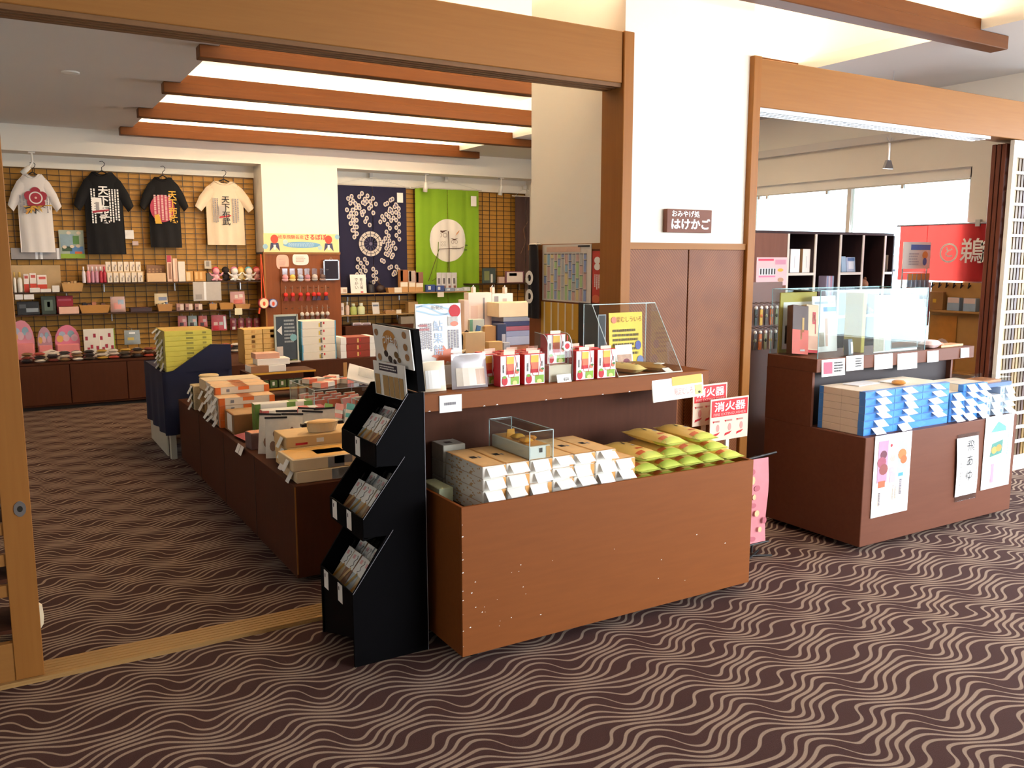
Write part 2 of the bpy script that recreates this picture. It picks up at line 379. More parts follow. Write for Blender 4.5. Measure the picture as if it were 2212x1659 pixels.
# ---------------- side walls
w = MB().box(6.45, 6.6, 3.5, 10.6, 0, .78, WALLW).box(6.45, 6.6, 3.5, 3.98, .78, ZC, WALLW).box(6.45, 6.6, 3.98, 7.4, 2.2, ZC, WALLW).box(6.45, 6.6, 7.4, 10.6, .78, ZC, WALLW)
struct(w.obj('wall_right'))
wn = struct(MB().box(6.5, 6.56, 3.98, 4.02, .78, 2.2, WHITE).box(6.5, 6.56, 7.36, 7.4, .78, 2.2, WHITE).box(6.5, 6.56, 3.98, 7.4, .78, .83, WHITE).box(6.5, 6.56, 3.98, 7.4, 2.12, 2.2, WHITE).obj('window_1'))
for y in (5.12, 6.25): MB().box(6.5, 6.55, y-.02, y+.02, .83, 2.12, WHITE).obj('mullion', wn)
for y0, y1 in ((4.02, 5.1), (5.14, 6.23), (6.27, 7.36)): MB().box(6.525, 6.53, y0, y1, .83, 2.12, GLASS).obj('pane', wn)
r = MB().box(6.425, 6.44, 3.98, 7.4, 2.1, 2.112, METAL)
for y in (4.55, 5.3, 6.0, 6.1): r.box(6.425, 6.45, y-.012, y+.012, 2.07, 2.1, METAL)
r.obj('curtain_rail', wn)
struct(MB().box(-30, 40, -30, 40, -.35, -.3, mat('8d8a84', .9, .1, 0, 1)).obj('ground_outside'))
struct(MB().box(-1.75, -1.6, 3.5, 10.6, 0, ZC, WALLW).obj('wall_left'))
# corridor: end wall and rear wall with tall windows, solid left end
def window_wall(name, along, fixed, a0, a1, holes, th, wname):
    m = MB(); z0, z1 = .45, 2.65
    def bx(u0, u1, za, zb, mm=WALLW, b=None, f0=fixed, f1=fixed+th):
        bb = b or m
        if along == 'x': bb.box(u0, u1, min(f0, f1), max(f0, f1), za, zb, mm)
        else: bb.box(min(f0, f1), max(f0, f1), u0, u1, za, zb, mm)
    bx(a0, a1, 0, z0); bx(a0, a1, z1, ZC)
    cur = a0
    for h0, h1 in holes: bx(cur, h0, z0, z1); cur = h1
    bx(cur, a1, z0, z1)
    struct(m.obj(name))
    for k, (h0, h1) in enumerate(holes):
        f = MB()
        for u in (h0, h1-.05): bx(u, u+.05, z0, z1, WHITE, f)
        bx(h0, h1, z0, z0+.05, WHITE, f); bx(h0, h1, z1-.05, z1, WHITE, f)
        o = struct(f.obj('%s_%d' % (wname, k+(2 if along == 'x' else 5))))
        g = MB(); bx(h0+.05, h1-.05, z0+.05, z1-.05, GLASS, g, fixed+th*.45, fixed+th*.55); g.obj('pane', o)
window_wall('wall_rear', 'x', -2.5, -3, 9.5, ((3.3, 5.1), (5.2, 7.0), (7.1, 8.9)), -.12, 'window')
window_wall('wall_corridor_end', 'y', 9.5, -2.5, 3.5, ((-1.7, .5), (.65, 2.9)), .12, 'window')
struct(MB().box(-3.12, -3, -2.5, 3.5, 0, ZC, WALLW).obj('wall_corridor_left'))
struct(MB().box(6.64, 9.5, 3.37, 3.5, 0, 2.53, WALLW).obj('wall_front_right'))
struct(MB().box(-3, -1.02, 3.37, 3.5, 0, ZC, WALLW).obj('wall_front_left'))
# ---------------- the square pier in the shop front
WOV1 = woven('woven_panel_a', '693819', '9a6032', .75); WOV2 = woven('woven_panel_b', '693819', '9a6032', -.75)
pc = struct(MB().box(2.632, 3.47, 3.372, 4.2, 1.56, ZR, WALLW).box(2.64, 3.46, 3.38, 4.19, 0, 1.56, WAINS).obj('wall_pier'))
MB().box(2.668, 3.052, 3.36, 3.38, .04, 1.548, WOV1).obj('panel', pc, bevel=.002)
MB().box(3.058, 3.446, 3.36, 3.38, .04, 1.548, WOV2).obj('panel', pc, bevel=.002)
MB().box(2.622, 2.64, 3.515, 4.2, .04, 1.55, WAINS).obj('panel', pc)
MB().box(2.667, 3.447, 3.352, 3.38, 1.548, 1.58, OAK).box(2.618, 2.64, 3.515, 4.21, 1.55, 1.58, OAK).obj('rail', pc)
MB().box(2.668, 3.446, 3.352, 3.38, 0, .04, BROWND).obj('skirting', pc)
# posts, lintels, threshold
struct(MB().box(2.604, 2.664, 3.34, 3.512, 0, 2.552, OAKV).obj('trim_1', bevel=.003))
struct(MB().box(3.449, 3.506, 3.34, 3.512, 0, 2.54, OAKV).obj('trim_2', bevel=.003))
OAKD = wood('track_oak', '6b4a30', '8a6442', 0, 4, .5, 24)
l = struct(MB().box(-3, 2.6, 3.35, 3.5, 2.318, 2.55, OAK).obj('trim_3', bevel=.003))
for y in (3.358, 3.393, 3.428, 3.463): MB().box(-3, 2.6, y, y+.02, 2.3, 2.318, OAKD).obj('track_rail', l)
l = struct(MB().box(3.51, 6.62, 3.35, 3.5, 2.288, 2.532, OAK).obj('trim_4', bevel=.003))
for y in (3.358, 3.393, 3.428, 3.463): MB().box(3.51, 5.62, y, y+.02, 2.27, 2.288, METAL).obj('track_rail', l)
TH = wood('threshold_wood', '9a7446', 'b58d58', 0, 5, .5, 26)
l = struct(MB().box(-1.0, 2.604, 3.36, 3.505, 0, .008, TH).obj('trim_5'))
for k in range(6): MB().box(-1.0, 2.604, 3.363+k*.0238, 3.363+k*.0238+.019, .008, .016, TH).obj('strip', l)
# ---------------- sliding door at the left of the opening
d = thing('sliding_door', 'oak sliding lattice door with a round finger pull, left of the opening', 'door', (-.47, 3.375, .017))
MB().box(.432, .522, 0, .036, 0, 2.28, OAKV).obj('stile', d, bevel=.002); MB().box(-.52, -.43, 0, .036, 0, 2.28, OAKV).obj('stile', d, bevel=.002)
MB().box(-.43, .432, .004, .032, 0, .14, OAK).obj('bottom_rail', d); MB().box(-.43, .432, .004, .032, 2.18, 2.28, OAK).obj('top_rail', d)
for k in range(17):
    z = .31+k*.112
    MB().box(-.43, .432, .008, .028, z, z+.042, OAK).obj('slat', d)
z = on('Y', 3.37, 43, 1100).z-.017; x = on('Y', 3.37, 43, 1100).x+.47
pl = MB(); pl.prism([(x+.019*math.cos(a)*(1 if abs(math.sin(a)) < .7 else .9), z+.028*math.sin(a)) for a in [2*math.pi*k/20 for k in range(20)]], -.003, 0, METAL)
po = pl.obj('finger_pull', d); MB().disc(x, z, .009, .011, -.0035, mat('4a4540', .3, 0, .8), 14).obj('lock', po)
q = on('Y', 3.39, 91, 1330)
MB().prism([(.522, q.z-.06), (.532, q.z-.045), (.535, q.z-.017), (.532, q.z+.02), (.522, q.z+.03)], .006, .03, CREAM).obj('bumper', d)
# low magazine rack behind that door
t = thing('magazine_rack', 'low dark wooden rack standing behind the sliding door', 'rack', (-.35, 3.75, 0))
MB().box(-.345, -.33, -.13, .13, 0, .62, BROWND).box(.33, .345, -.13, .13, 0, .62, BROWND).obj('side', t)
for z in (.1, .3, .5): MB().box(-.33, .33, -.13, .13, z, z+.015, BROWND).obj('shelf', t)
for (x, z, c, lab) in ((-.35, .316, '3f9fe0', 'blue magazine lying in the rack behind the sliding door'), (-.35, .116, '9cbf2a', 'lime green magazine lying in the rack behind the sliding door')):
    boxgood('magazine', lab, 'magazine', .5, .2, .03, mat(c), (x, 3.74, z), prints=(('f', .1, .2, .5, .8, PAPER),))
boxgood('magazine', 'magenta magazine on top of the lime green one', 'magazine', .5, .2, .02, mat('b0468e'), (-.35, 3.74, .1475), prints=(('f', .55, .2, .95, .8, PAPER),))
# ---------------- folded red-brown doors and white lattice at the right of the side opening
d = thing('folded_doors', 'stack of reddish brown sliding doors pushed behind the white lattice screen', 'door', (6.23, 3.39, 0))
for k in range(3): MB().box(-.366+.004*k, .38, .002+k*.037, .031+k*.037, .012, 2.265, REDW).obj('leaf', d, bevel=.003)
LAT = mat('ece8de', .5, .02)
d = thing('lattice_screen', 'white lattice screen with brown bamboo strips behind its bars', 'screen', (6.245, 3.335, 0))
MB().box(-.385, -.34, 0, .03, 0, 2.28, LAT).obj('stile', d, bevel=.002); MB().box(.33, .375, 0, .03, 0, 2.28, LAT).obj('stile', d, bevel=.002)
MB().box(-.34, .33, .0, .03, 2.17, 2.28, LAT).obj('top_rail', d); MB().box(-.34, .33, 0, .03, 0, .1, LAT).obj('bottom_rail', d)
for k in range(19): z = .2+k*.1035; MB().box(-.34, .33, .002, .026, z, z+.018, LAT).obj('bar', d)
BAM = [mat(c, .5, .15, 0, 20) for c in ('7d5f2c', '644a22', '4a2a1e', '8a7038', '553d1e')]
for k in range(17): x = -.335+k*.039; MB().box(x, x+.026, .031, .041, .1, 2.17, BAM[k*3 % 5]).obj('bamboo_strip', d)
MB().box(-.34, .33, .044, .05, .05, 2.2, mat('4a3426', .8)).obj('backing', d)
# ---------------- signs of the pier
p = on('Y', 3.34, 1489, 505)
t = thing('shop_sign', 'small dark brown wooden shop sign with white brush lettering on the white pier', 'sign', (3.038, 3.34, 1.632))
MB().box(-.15, .15, 0, .03, 0, .115, wood('sign_wood', '6e4334', '7d5142', 0, 4, .5, 12)).obj('plate', t, bevel=.002)
text(t, 'おみやげ処', -.028, .09, .034, WHINK, -.001, .185, bold=.02)
text(t, 'はけかご', .005, .038, .056, WHINK, -.001, .26, bold=.035)
def wobj(mb, name, parent, **kw):          # world-coordinate mesh under an unrotated thing
    return mb.obj(name, parent, tuple(-v for v in parent.location), **kw)
CAST = mat('1d1b1c', .5, 0)
# ================================================================== brown display in front of the pier
X0, X1, Y0, Y1 = 1.386, 2.858, 2.68, 3.33
t = thing('display_counter', 'brown display counter with a raised shelf in front of the white pier', 'counter', ((X0+X1)/2, (Y0+Y1)/2, 0))
b = MB().box(X0, X1, Y0, Y0+.014, .04, .612, BROWN).box(X0, X1, Y1-.014, Y1, .04, .612, BROWN).box(X0, X0+.014, Y0+.014, Y1-.014, .04, .612, BROWN).box(X1-.014, X1, Y0+.014, Y1-.014, .04, .612, BROWN)
wobj(b, 'base', t, bevel=.0015)
wobj(MB().box(X0+.014, X1-.014, Y0+.014, Y1-.014, .537, .5515, BROWND).box(X0+.014, X1-.014, Y0+.014, Y1-.014, .045, .055, BROWND), 'tray', t)
wobj(MB().box(X0+.016, X1-.02, 3.175, 3.19, .54, .915, BROWND), 'riser_panel', t)
for x in (X0+.0005, X1-.016): wobj(MB().box(x, x+.015, 3.19, Y1-.001, .612, .915, BROWN), 'riser_side', t)
wobj(MB().box(X0, X1, 2.98, Y1, .915, .983, BROWN), 'shelf', t, bevel=.002)
for x in (X0+.08, X1-.08):
    for y in (Y0+.07, Y1-.07): wobj(MB().tube([(x-.012, y, .02), (x+.012, y, .02)], .02, CAST, 12).box(x-.008, x+.008, y-.015, y+.015, .022, .045, CAST), 'caster', t)
ch = MB(); rnd = random.Random(4)
for k in range(34):
    x = rnd.choice([rnd.uniform(X0+.01, X0+.35), rnd.uniform(X0, X1)]); z = rnd.uniform(.12, .35); s = rnd.uniform(.002, .006)
    if k < 10: x, z = X0+.002, .1+.5*k/10+rnd.uniform(-.02, .02)
    ch.poly([(x, Y0-.0009, z), (x+s, Y0-.0009, z+s*.2), (x+s*.7, Y0-.0009, z+s*.9), (x-s*.3, Y0-.0009, z+s*.5)], PAPER)
for k in range(9):
    x = 1.45+k*.15+rnd.uniform(-.05, .05); ch.poly([(x, 2.979, .9165), (x+.012, 2.979, .9165), (x+.007, 2.979, .921)], PAPER)
wobj(ch, 'worn_chips', t)
# ---- cream and orange confection boxes in the sunken tray
ORG = mat('e0a052', .6, .2, 0, 40); CRW = mat('f3eee2', .6, .03); BLOT = mat('d9b07a', .6, .2, 0, 60); SEAL = mat('4b4038', .6, 0)
CW, CD, CH = .1005, .308, .0462
def confection(loc, label, group):
    t = thing('confection_box', label, 'box', loc, 0, group)
    bo = MB().box(-CW/2, CW/2, -CD/2, CD/2, 0, CH, CRW).obj('body', t, bevel=.003)
    b = MB(); patch(b, CW, CD, CH, 't', 0, .01, 1, .99, ORG); patch(b, CW, CD, CH, 't', .06, .03, .94, .97, mat('eec48a', .6, .12, 0, 25), .0016); patch(b, CW, CD, CH, 't', .3, .45, .55, .56, INK, .002); patch(b, CW, CD, CH, 't', .6, .44, .7, .52, GREYINK, .002)
    patch(b, CW, CD, CH, 'f', .8, .05, .98, .98, ORG); patch(b, CW, CD, CH, 'f', .45, .3, .58, .7, SEAL)
    r = random.Random(3)
    for k in range(26):
        u, v = r.uniform(.02, .9), r.uniform(.05, .85); du, dv = r.uniform(.02, .06), r.uniform(.06, .16)
        patch(b, CW, CD, CH, 'l', u, v, u+du, v+dv, BLOT)
    b.obj('print', bo)
    tagmesh(.072, .042, .8).obj('price_tag', t, (-.006, -CD/2-.003, CH*.93))
    return t
first = None
for c, n in enumerate((4, 4, 4, 4, 4, 4, 3)):
    for k in range(n):
        loc = (1.549+c*.1032, 2.724+CD/2+random.uniform(-.003, .003), .552+k*(CH+.0004))
        lb = 'cream and orange confection box, %s in the %s stack from the black rack' % (layer(k, n), NTH[c])
        if first is None: first = confection(loc, lb, 'confection boxes in the front display')
        else: dup(first, loc, random.uniform(-.008, .008), lb)
top = .552+4*(CH+.0004)
CH_, CH = CH, .052
boxgood('confection_box', 'cream sample confection box kept inside the clear cover', 'box', CW*.94, .295, .05, CRW, (1.7555, 2.724+CD/2, top+.0005), prints=(('f', .78, .05, .97, .95, ORG), ('f', .45, .5, .6, .85, SEAL), ('t', .05, .03, .95, .97, ORG)))
CH = CH_
def acrylic_cover(name, label, x0, x1, y0, y1, z0, z1, cat='case', th=.003, back=True):
    t = thing(name, label, cat, ((x0+x1)/2, (y0+y1)/2, z0)); w, d, h = (x1-x0)/2, (y1-y0)/2, z1-z0
    for nm, a in (('front_pane', (-w, w, -d, -d+th, 0, h)), ('rear_pane', (-w, w, d-th, d, 0, h)), ('side_pane', (-w, -w+th, -d+th, d-th, 0, h)), ('side_pane', (w-th, w, -d+th, d-th, 0, h)), ('top_pane', (-w+th, w-th, -d+th, d-th, h-th, h))):
        if nm == 'rear_pane' and not back: continue
        MB().box(*a, ACR).obj(nm, t)
    e = MB(); r = .0013
    for (x, y) in ((-w, -d), (w, -d), (-w, d), (w, d)): e.box(x-r, x+r, y-r, y+r, 0, h, EDGE)
    for (y) in (-d, d): e.box(-w, w, y-r, y+r, h-r, h+r, EDGE)
    for (x) in (-w, w): e.box(x-r, x+r, -d, d, h-r, h+r, EDGE)
    e.obj('edges', t)
    return t
acrylic_cover('acrylic_cover', 'clear acrylic cover over the sample box on the confection stack', 1.702, 1.809, 2.722, 3.036, top, .85)
for k, (x, y, c) in enumerate(((1.735, 2.80, 'd8932a'), (1.772, 2.83, 'c77d20'), (1.745, 2.88, 'e0a63a'))):
    tag(MB().pillow(.045, .05, .022, mat(c, .35, .2, 0, 60)).obj('wrapped_sweet', None, (x, y, top+.0515), (0, 0, k*.9), smooth=True), ('amber', 'dark amber', 'pale amber')[k]+' wrapped sweet on the sample box under the clear cover', 'sweet')
tag(MB().prism([(-.02, 0), (.02, 0), (.016, .032), (-.016, .032)], -.002, .002, mat('d4921c')).obj('paper_leaf', None, (1.745, 2.935, top+.0515)), 'small golden card standing on the sample box under the clear cover', 'card')
for k in range(3): boxgood('grey_box', 'greyish box behind the confection boxes, %s of its stack' % layer(k, 3), 'box', .1, .11, .068, mat('b9b3a4', .6, .1, 0, 50), (1.55, 3.108, .552+k*.0686), group='boxes behind the confection stack', prints=(('t', .3, .3, .6, .6, SEAL),))
boxgood('green_box', 'small pale green box at the rear corner of the front display', 'box', .06, .16, .075, mat('b8c2a0', .6, .2, 0, 50), (1.436, 2.98, .552))
# ---- plump yellow and green packets
YEL = mat('f0d07a', .4, .06, 0, 25); LIM = mat('c2cc5e', .35, .1, 0, 25); ORD = mat('d2683a', .4, .05)
PKW, PKD, PKH = .116, .3, .0495
def packet(loc, rz):
    t = thing('snack_packet', 'plump yellow and green snack packet in the front display', 'packet', loc, rz, 'yellow snack packets in the front display')
    bo = MB().pillow(PKW, PKD, PKH, YEL, 10, 10).obj('bag', t, smooth=True)
    def zt(u, v): return PKH*.5+PKH*.5*((1-abs(2*u-1)**2.2)**.6)*((1-abs(2*v-1)**5)**.8)
    def zb(u, v): return PKH*.5-PKH*.5*((1-abs(2*u-1)**2.2)**.6)*((1-abs(2*v-1)**5)**.8)
    def pt(u0, u1, v0, v1, m, n=4, up=True): MB().sheet(lambda a, c: ((u0+(u1-u0)*a-.5)*PKW, (v0+(v1-v0)*c-.5)*PKD, (zt(u0+(u1-u0)*a, v0+(v1-v0)*c)+.0012) if up else (zb(u0+(u1-u0)*a, v0+(v1-v0)*c)-.0012)), n, n, m).obj('print', bo, smooth=True)
    pt(.0, 1, .0, .13, LIM, 8); pt(0, 1, 0, .3, LIM, 8, False); pt(.06, .34, .12, .22, ORD); pt(.5, .62, .48, .56, mat('a9a5a8', .5, 0)); pt(.3, .6, .3, .36, ORD); pt(.35, .42, .62, .7, INK); pt(.44, .5, .72, .78, INK)
    MB().box(-PKW*.46, PKW*.46, -PKD/2-.012, -PKD/2+.004, PKH*.5-.0007, PKH*.5+.0007, LIM).obj('seal', t); MB().box(-PKW*.46, PKW*.46, PKD/2-.004, PKD/2+.012, PKH*.5-.0007, PKH*.5+.0007, YEL).obj('seal', t)
    return t
pk = None
for k, (n, x0, z) in enumerate(((5, 2.297, .552), (5, 2.297, .602), (4, 2.32, .652), (2, 2.44, .702))):
    for j in range(n):
        loc = (x0+j*.1205+(.06 if k == 3 else 0)*j, 2.872, z)
        lb = 'plump yellow snack packet, %s from the boxes, %s layer of the pile' % (NTH[j], layer(k, 4))
        if pk is None: pk = packet(loc, 0); pk['label'] = lb
        else: dup(pk, loc, random.uniform(-.04, .04), lb)
# ---- goods on the raised shelf
ZS = .9835
def draw_ayu(b, w, h):
    for k, (z, a) in enumerate(((.93, .012), (.88, .018), (.84, .01))):
        b.sheet(lambda u, v, z=z, a=a: (-w/2+.02*w+u*w*.9, -.0012, z*h+a*math.sin(u*5+k)+v*.006), 10, 1, mat('bcd9ee', .7, 0))
    b.disc(w*.36, h*.87, .026, .026, -.0012, REDINK, 18); b.rct(w*.2, w*.42, h*.63, h*.78, -.0012, mat('c9c3bd', .7, .3, 0, 90)); b.disc(w*.34, h*.66, .018, .01, -.0016, ORD)
    b.poly([(w*.36, -.0016, h*.73), (w*.42, -.0016, h*.79), (w*.4, -.0016, h*.71)], YEL)
    lines(b, -w*.42, -w*.16, h*.18, h*.68, 6, mat('a9a3ad', .7, 0), -.0012, True); lines(b, w*.18, w*.44, h*.2, h*.56, 4, mat('8d8893', .7, 0), -.0012, True); lines(b, -w*.44, -w*.2, h*.55, h*.68, 2, mat('d68b8b', .7, 0), -.0014)
    pts = []
    for k in range(16):
        r = .042 if k % 2 == 0 else .026; a = k*math.pi/8; pts.append((w*.08+r*1.3*math.cos(a), -.0014, h*.14+r*math.sin(a)))
    b.poly(pts, ORD); lines(b, w*.1, w*.4, h*.01, h*.03, 1, mat('d68b8b', .7, 0), -.0012)
x0, x1, z0, z1 = rect(902, 656, 1000, 787, 3.12)
t = thing('poster_stand', 'white leaflet with blue brush lettering on a beige easel, on the raised shelf', 'poster', ((x0+x1)/2, 3.12, ZS), (-.06, 0, 0))
h = z1-z0; w = x1-x0
MB().box(-w/2, w/2, 0, .004, .1, z1-ZS, PAPER).obj('sheet', t)
b = MB(); b.T = Matrix.Translation((0, 0, z0-ZS)); draw_ayu(b, w, h); b.obj('print', t)
BEI = mat('dcc09a', .7, .05)
MB().prism([(-w/2-.012, 0), (w/2, 0), (w/2, z1-ZS-.01), (-w/2+.004, z1-ZS-.01), (-w/2-.012, .2)], .006, .012, BEI).obj('easel_back', t)
MB().box(-w/2, w/2, -.03, .006, 0, .012, BEI).box(-w/2+.01, w/2-.01, -.018, -.004, .012, .09, PAPER).obj('foot', t)
for k, s in enumerate('鮎果餅'): text(t, s, -.005, z0-ZS+h*(.62-k*.2), .046, mat('bccfe6', .7, 0), -.0022)
text(t, '新発売', -.005, z0-ZS+h*.93, .018, GREYINK, -.0022); text(t, '¥480', -w*.34, z0-ZS+h*.03, .02, GREYINK, -.0022)
def pouch(name, label, w, h, th, m, loc, rot, group=None, prints=None, top=.16):
    t = thing(name, label, 'pouch', loc, rot, group)
    def f(sgn): return lambda u, v: ((u-.5)*w*(1-.06*v), sgn*th*.5*(1-abs(2*u-1)**2.5)*max(0, 1-v)**.55*min(1, v*9+.35), v*h)
    b = MB().sheet(f(-1), 8, 8, m); b.sheet(lambda u, v: f(1)(1-u, v), 8, 8, m); b.obj('bag', t, smooth=True)
    MB().box(-w*.47, w*.47, -.0014, .0014, h*(1-top), h, m).obj('seal', t)
    if prints:
        b = MB()
        for (u0, v0, u1, v1, mm) in prints:
            b.sheet(lambda a, c: tuple(Vector(f(-1)(u0+(u1-u0)*a, v0+(v1-v0)*c))+Vector((0, -.0015, 0))), 5, 4, mm)
        b.obj('print', t)
    return t
SIL = mat('cfccd0', .28, .1, .55, 30)
pouch('silver_pouch', 'silver standing pouch beside the red and white gift bags', .165, .14, .05, SIL, (1.62, 3.045, ZS), (-.12, 0, 0), prints=((.1, .08, .9, .6, mat('e8dccb', .4, .05)), (.62, .1, .9, .55, mat('c9a890', .4, .1))))
pouch('cream_pouch', 'cream standing pouch below the blue lettered leaflet', .11, .12, .045, mat('e6d6bb', .4, .05), (1.455, 3.04, ZS), (-.1, 0, 0), prints=((.15, .1, .7, .7, PAPER),))
# gift bags
def gift_bag(loc, rz, label, group):
    t = thing('gift_bag', label, 'bag', loc, rz, group); w, d, h = .098, .05, .128
    bo = MB().box(-w/2, w/2, -d/2, d/2, 0, h, REDB).obj('body', t, bevel=.002)
    b = MB(); WP = WHINK
    for a in (('f', .02, .02, .98, .98, WP), ('f', .3, .4, .68, .72, ORD), ('f', .3, .72, .68, .95, mat('f2c14e', .6, 0))): patch(b, w, d, h, *a, e=EPS if a[5] is WP else .002)
    patch(b, w, d, h, 'f', .3, .38, .68, .5, REDINK, .0024)
    b.disc(-w*.28, h*.18, .014, .019, -d/2-.003, REDINK); b.disc(-w*.3, h*.3, .009, .006, -d/2-.0034, mat('7fae3c', .6, 0)); patch(b, w, d, h, 'f', .52, .05, .95, .3, mat('8ab43a', .6, 0), .0022)
    b.disc(w*.22, h*.1, .012, .009, -d/2-.003, mat('ecd98a', .6, 0)); b.disc(w*.34, h*.45, .009, .009, -d/2-.003, ORD); b.disc(w*.38, h*.5, .007, .005, -d/2-.0034, mat('3f7a35', .6, 0))
    lines(b, -w*.42, -w*.28, h*.4, h*.7, 1, INK, -d/2-.0024, True); lines(b, w*.3, w*.4, h*.55, h*.75, 1, INK, -d/2-.0024, True)
    b.obj('print', bo)
    MB().tube([(-.02, -d/2-.004, h*.98), (-.024, -d/2-.008, h*.72), (-.012, -d/2-.009, h*.3), (.012, -d/2-.009, h*.28), (.026, -d/2-.008, h*.7), (.022, -d/2-.004, h*.98)], .0013, REDINK, 6).obj('handle_cord', t)
    MB().box(-w*.25, w*.3, -d*.3, -d*.3+.001, h-.004, h+.014, mat('f5d9c0', .6, 0)).obj('top_flap', t)
    return t
REDB = mat('cf2430', .45, .05)
gb = gift_bag((1.785, 3.035, ZS), .06, 'red and white fruit gift bag at the shelf edge, right beside the silver pouch', 'gift bags on the raised shelf')
for q, (x, y, r) in enumerate(((1.905, 3.033, -.05), (2.158, 3.03, .03), (2.275, 3.03, -.04), (1.72, 3.105, .2), (1.83, 3.108, .05), (1.94, 3.106, -.05), (1.775, 3.18, .05), (1.885, 3.18, 0), (1.99, 3.178, .08), (2.1, 3.178, 0), (2.21, 3.178, .05), (2.24, 3.105, .08))): dup(gb, (x, y, ZS), r, ('red and white fruit gift bag at the shelf edge, next left of the domed case', 'red and white fruit gift bag at the shelf edge, next right of the domed case', 'red and white fruit gift bag at the shelf edge, beside the slanted case')[q] if q < 3 else 'red and white fruit gift bag in the rear rows of the raised shelf')
# domed acrylic case with a sample bag raised in it
xa, xb = 1.985, 2.10
t = thing('domed_case', 'clear acrylic case with a curved top holding a sample gift bag', 'case', (2.045, 3.085, ZS))
prof = [(.065, 0), (.065, .1)]+[(.065-.045*(1-math.cos(a)), .1+.1*math.sin(a)) for a in (.4, .8, 1.2, 1.57)]+[(-.05, .205), (-.055, .0)]
for s in (-.062, .059): MB().add([(s, -y, z) for y, z in prof]+[(s+.003, -y, z) for y, z in prof], [tuple(range(8)), tuple(range(15, 7, -1))]+[(i, 8+i, 8+(i+1) % 8, (i+1) % 8) for i in range(8)], ACR).obj('side_pane', t)
b = MB()
for i in range(6): b.add([(-.059, -prof[i][0], prof[i][1]), (.059, -prof[i][0], prof[i][1]), (.059, -prof[i+1][0], prof[i+1][1]), (-.059, -prof[i+1][0], prof[i+1][1])], [(0, 1, 2, 3)], ACR)
b.obj('curved_pane', t, smooth=True)
MB().box(-.058, .058, -.06, .05, .0, .07, mat('d8c9ae', .5, .1)).obj('plinth', t)
e = MB()
for s in (-.0605, .0605): e.tube([(s, -y, z) for y, z in prof[:7]], .0016, EDGE, 5)
e.obj('edges', t)
g2 = gift_bag((2.045, 3.085, ZS+.071), .05, 'red and white gift bag kept as a sample inside the domed clear case', None)
tag(MB().ring(0, 0, .012, .021, -.001, WHINK).disc(0, 0, .0125, .0125, -.001, REDINK).box(-.002, .002, -.001, .0005, .02, .045, REDINK).obj('round_tag', None, (2.072, 3.015, ZS+.15)), 'round white and red tag hanging before the sample gift bag', 'tag')
def card(label, w, h, loc, rot=(-.25, 0, 0), m=None, draw=None, txt=None, group=None, th=.0016):
    t = board('price_card', label, 'card', w, h, loc, rot, m or PAPER, th, group, draw)
    if txt:
        for s, x, z, sz, mm in txt: text(t, s, x, z, sz, mm, -.0012)
    return t
card('small white price card standing between the gift bags', .072, .034, (2.045, 2.992, ZS), txt=(('650', .01, .012, .018, INK),))
x0, x1, z0, z1 = rect(949, 853, 997, 890, 2.978)
card('white name card stuck on the left end of the raised shelf edge', x1-x0, z1-z0, ((x0+x1)/2, 2.976, z0), (0, 0, 0), draw=lambda b, w, h: lines(b, -w*.3, w*.35, h*.35, h*.65, 1, GREYINK, -.0008), th=.0015)
# slanted acrylic case
cx0, cx1 = 2.335, 2.705
t = thing('slanted_case', 'large slant-fronted clear acrylic case on the right of the raised shelf', 'case', ((cx0+cx1)/2, 3.14, ZS)); w = (cx1-cx0)/2
pr = [(-.145, 0), (.125, 0), (.125, .31), (.06, .31)]
for s in (-w, w-.003): MB().add([(s, y, z) for y, z in pr]+[(s+.003, y, z) for y, z in pr], [(0, 1, 2, 3), (7, 6, 5, 4)]+[(i, 4+i, 4+(i+1) % 4, (i+1) % 4) for i in range(4)], ACR).obj('side_pane', t)
MB().add([(-w, -.145, 0), (w, -.145, 0), (w, .06, .31), (-w, .06, .31)], [(0, 1, 2, 3)], ACR).obj('slanted_pane', t)
MB().box(-w, w, .06, .125, .307, .31, ACR).obj('top_pane', t)
e = MB()
for s in (-w, w): e.tube([(s, -.145, 0), (s, .06, .31), (s, .125, .31), (s, .125, 0)], .0018, EDGE, 5)
e.tube([(-w, .06, .31), (w, .06, .31)], .0022, EDGE, 5).tube([(-w, -.145, .003), (w, -.145, .003)], .003, mat('ded8c8', .2, 0), 5); e.obj('edges', t)
def draw_yel(b, w, h):
    lines(b, -w*.4, w*.4, h*.22, h*.72, 6, mat('6d5a3a', .7, 0), -.0014); b.disc(-w*.36, h*.87, .016, .016, -.0014, ORD); b.disc(w*.36, h*.4, .018, .022, -.0016, mat('5b60a8', .6, 0)); b.disc(w*.42, h*.12, .02, .024, -.0016, mat('7a86b4', .6, 0)); b.disc(w*.4, h*.02, .016, .01, -.0016, LIM)
t = board('yellow_notice', 'yellow handwritten notice inside the slanted clear case', 'notice', .2, .265, (2.575, 3.245, ZS), (-.05, 0, 0), mat('f2d24c', .6, .02), .003, draw=draw_yel)
text(t, '栗むしういろ', .02, .23, .03, mat('b0602a', .6, 0), -.002, .15)
tag(MB().box(-.17, -.125, .001, .004, .06, .26, mat('8d9296', .5, 0)).box(-.165, -.13, 0, .001, .065, .255, DARKGR).obj('narrow_label', None, (2.575, 3.245, ZS)), 'narrow grey label strip left of the yellow notice', 'label')
t = thing('cake_packet', 'long pale yellow cake packet lying in the slanted case', 'packet', (2.46, 3.125, ZS), .25); MB().pillow(.085, .22, .045, mat('ead48a', .4, .1, 0, 30), 8, 8).obj('bag', t, smooth=True)
b = MB()
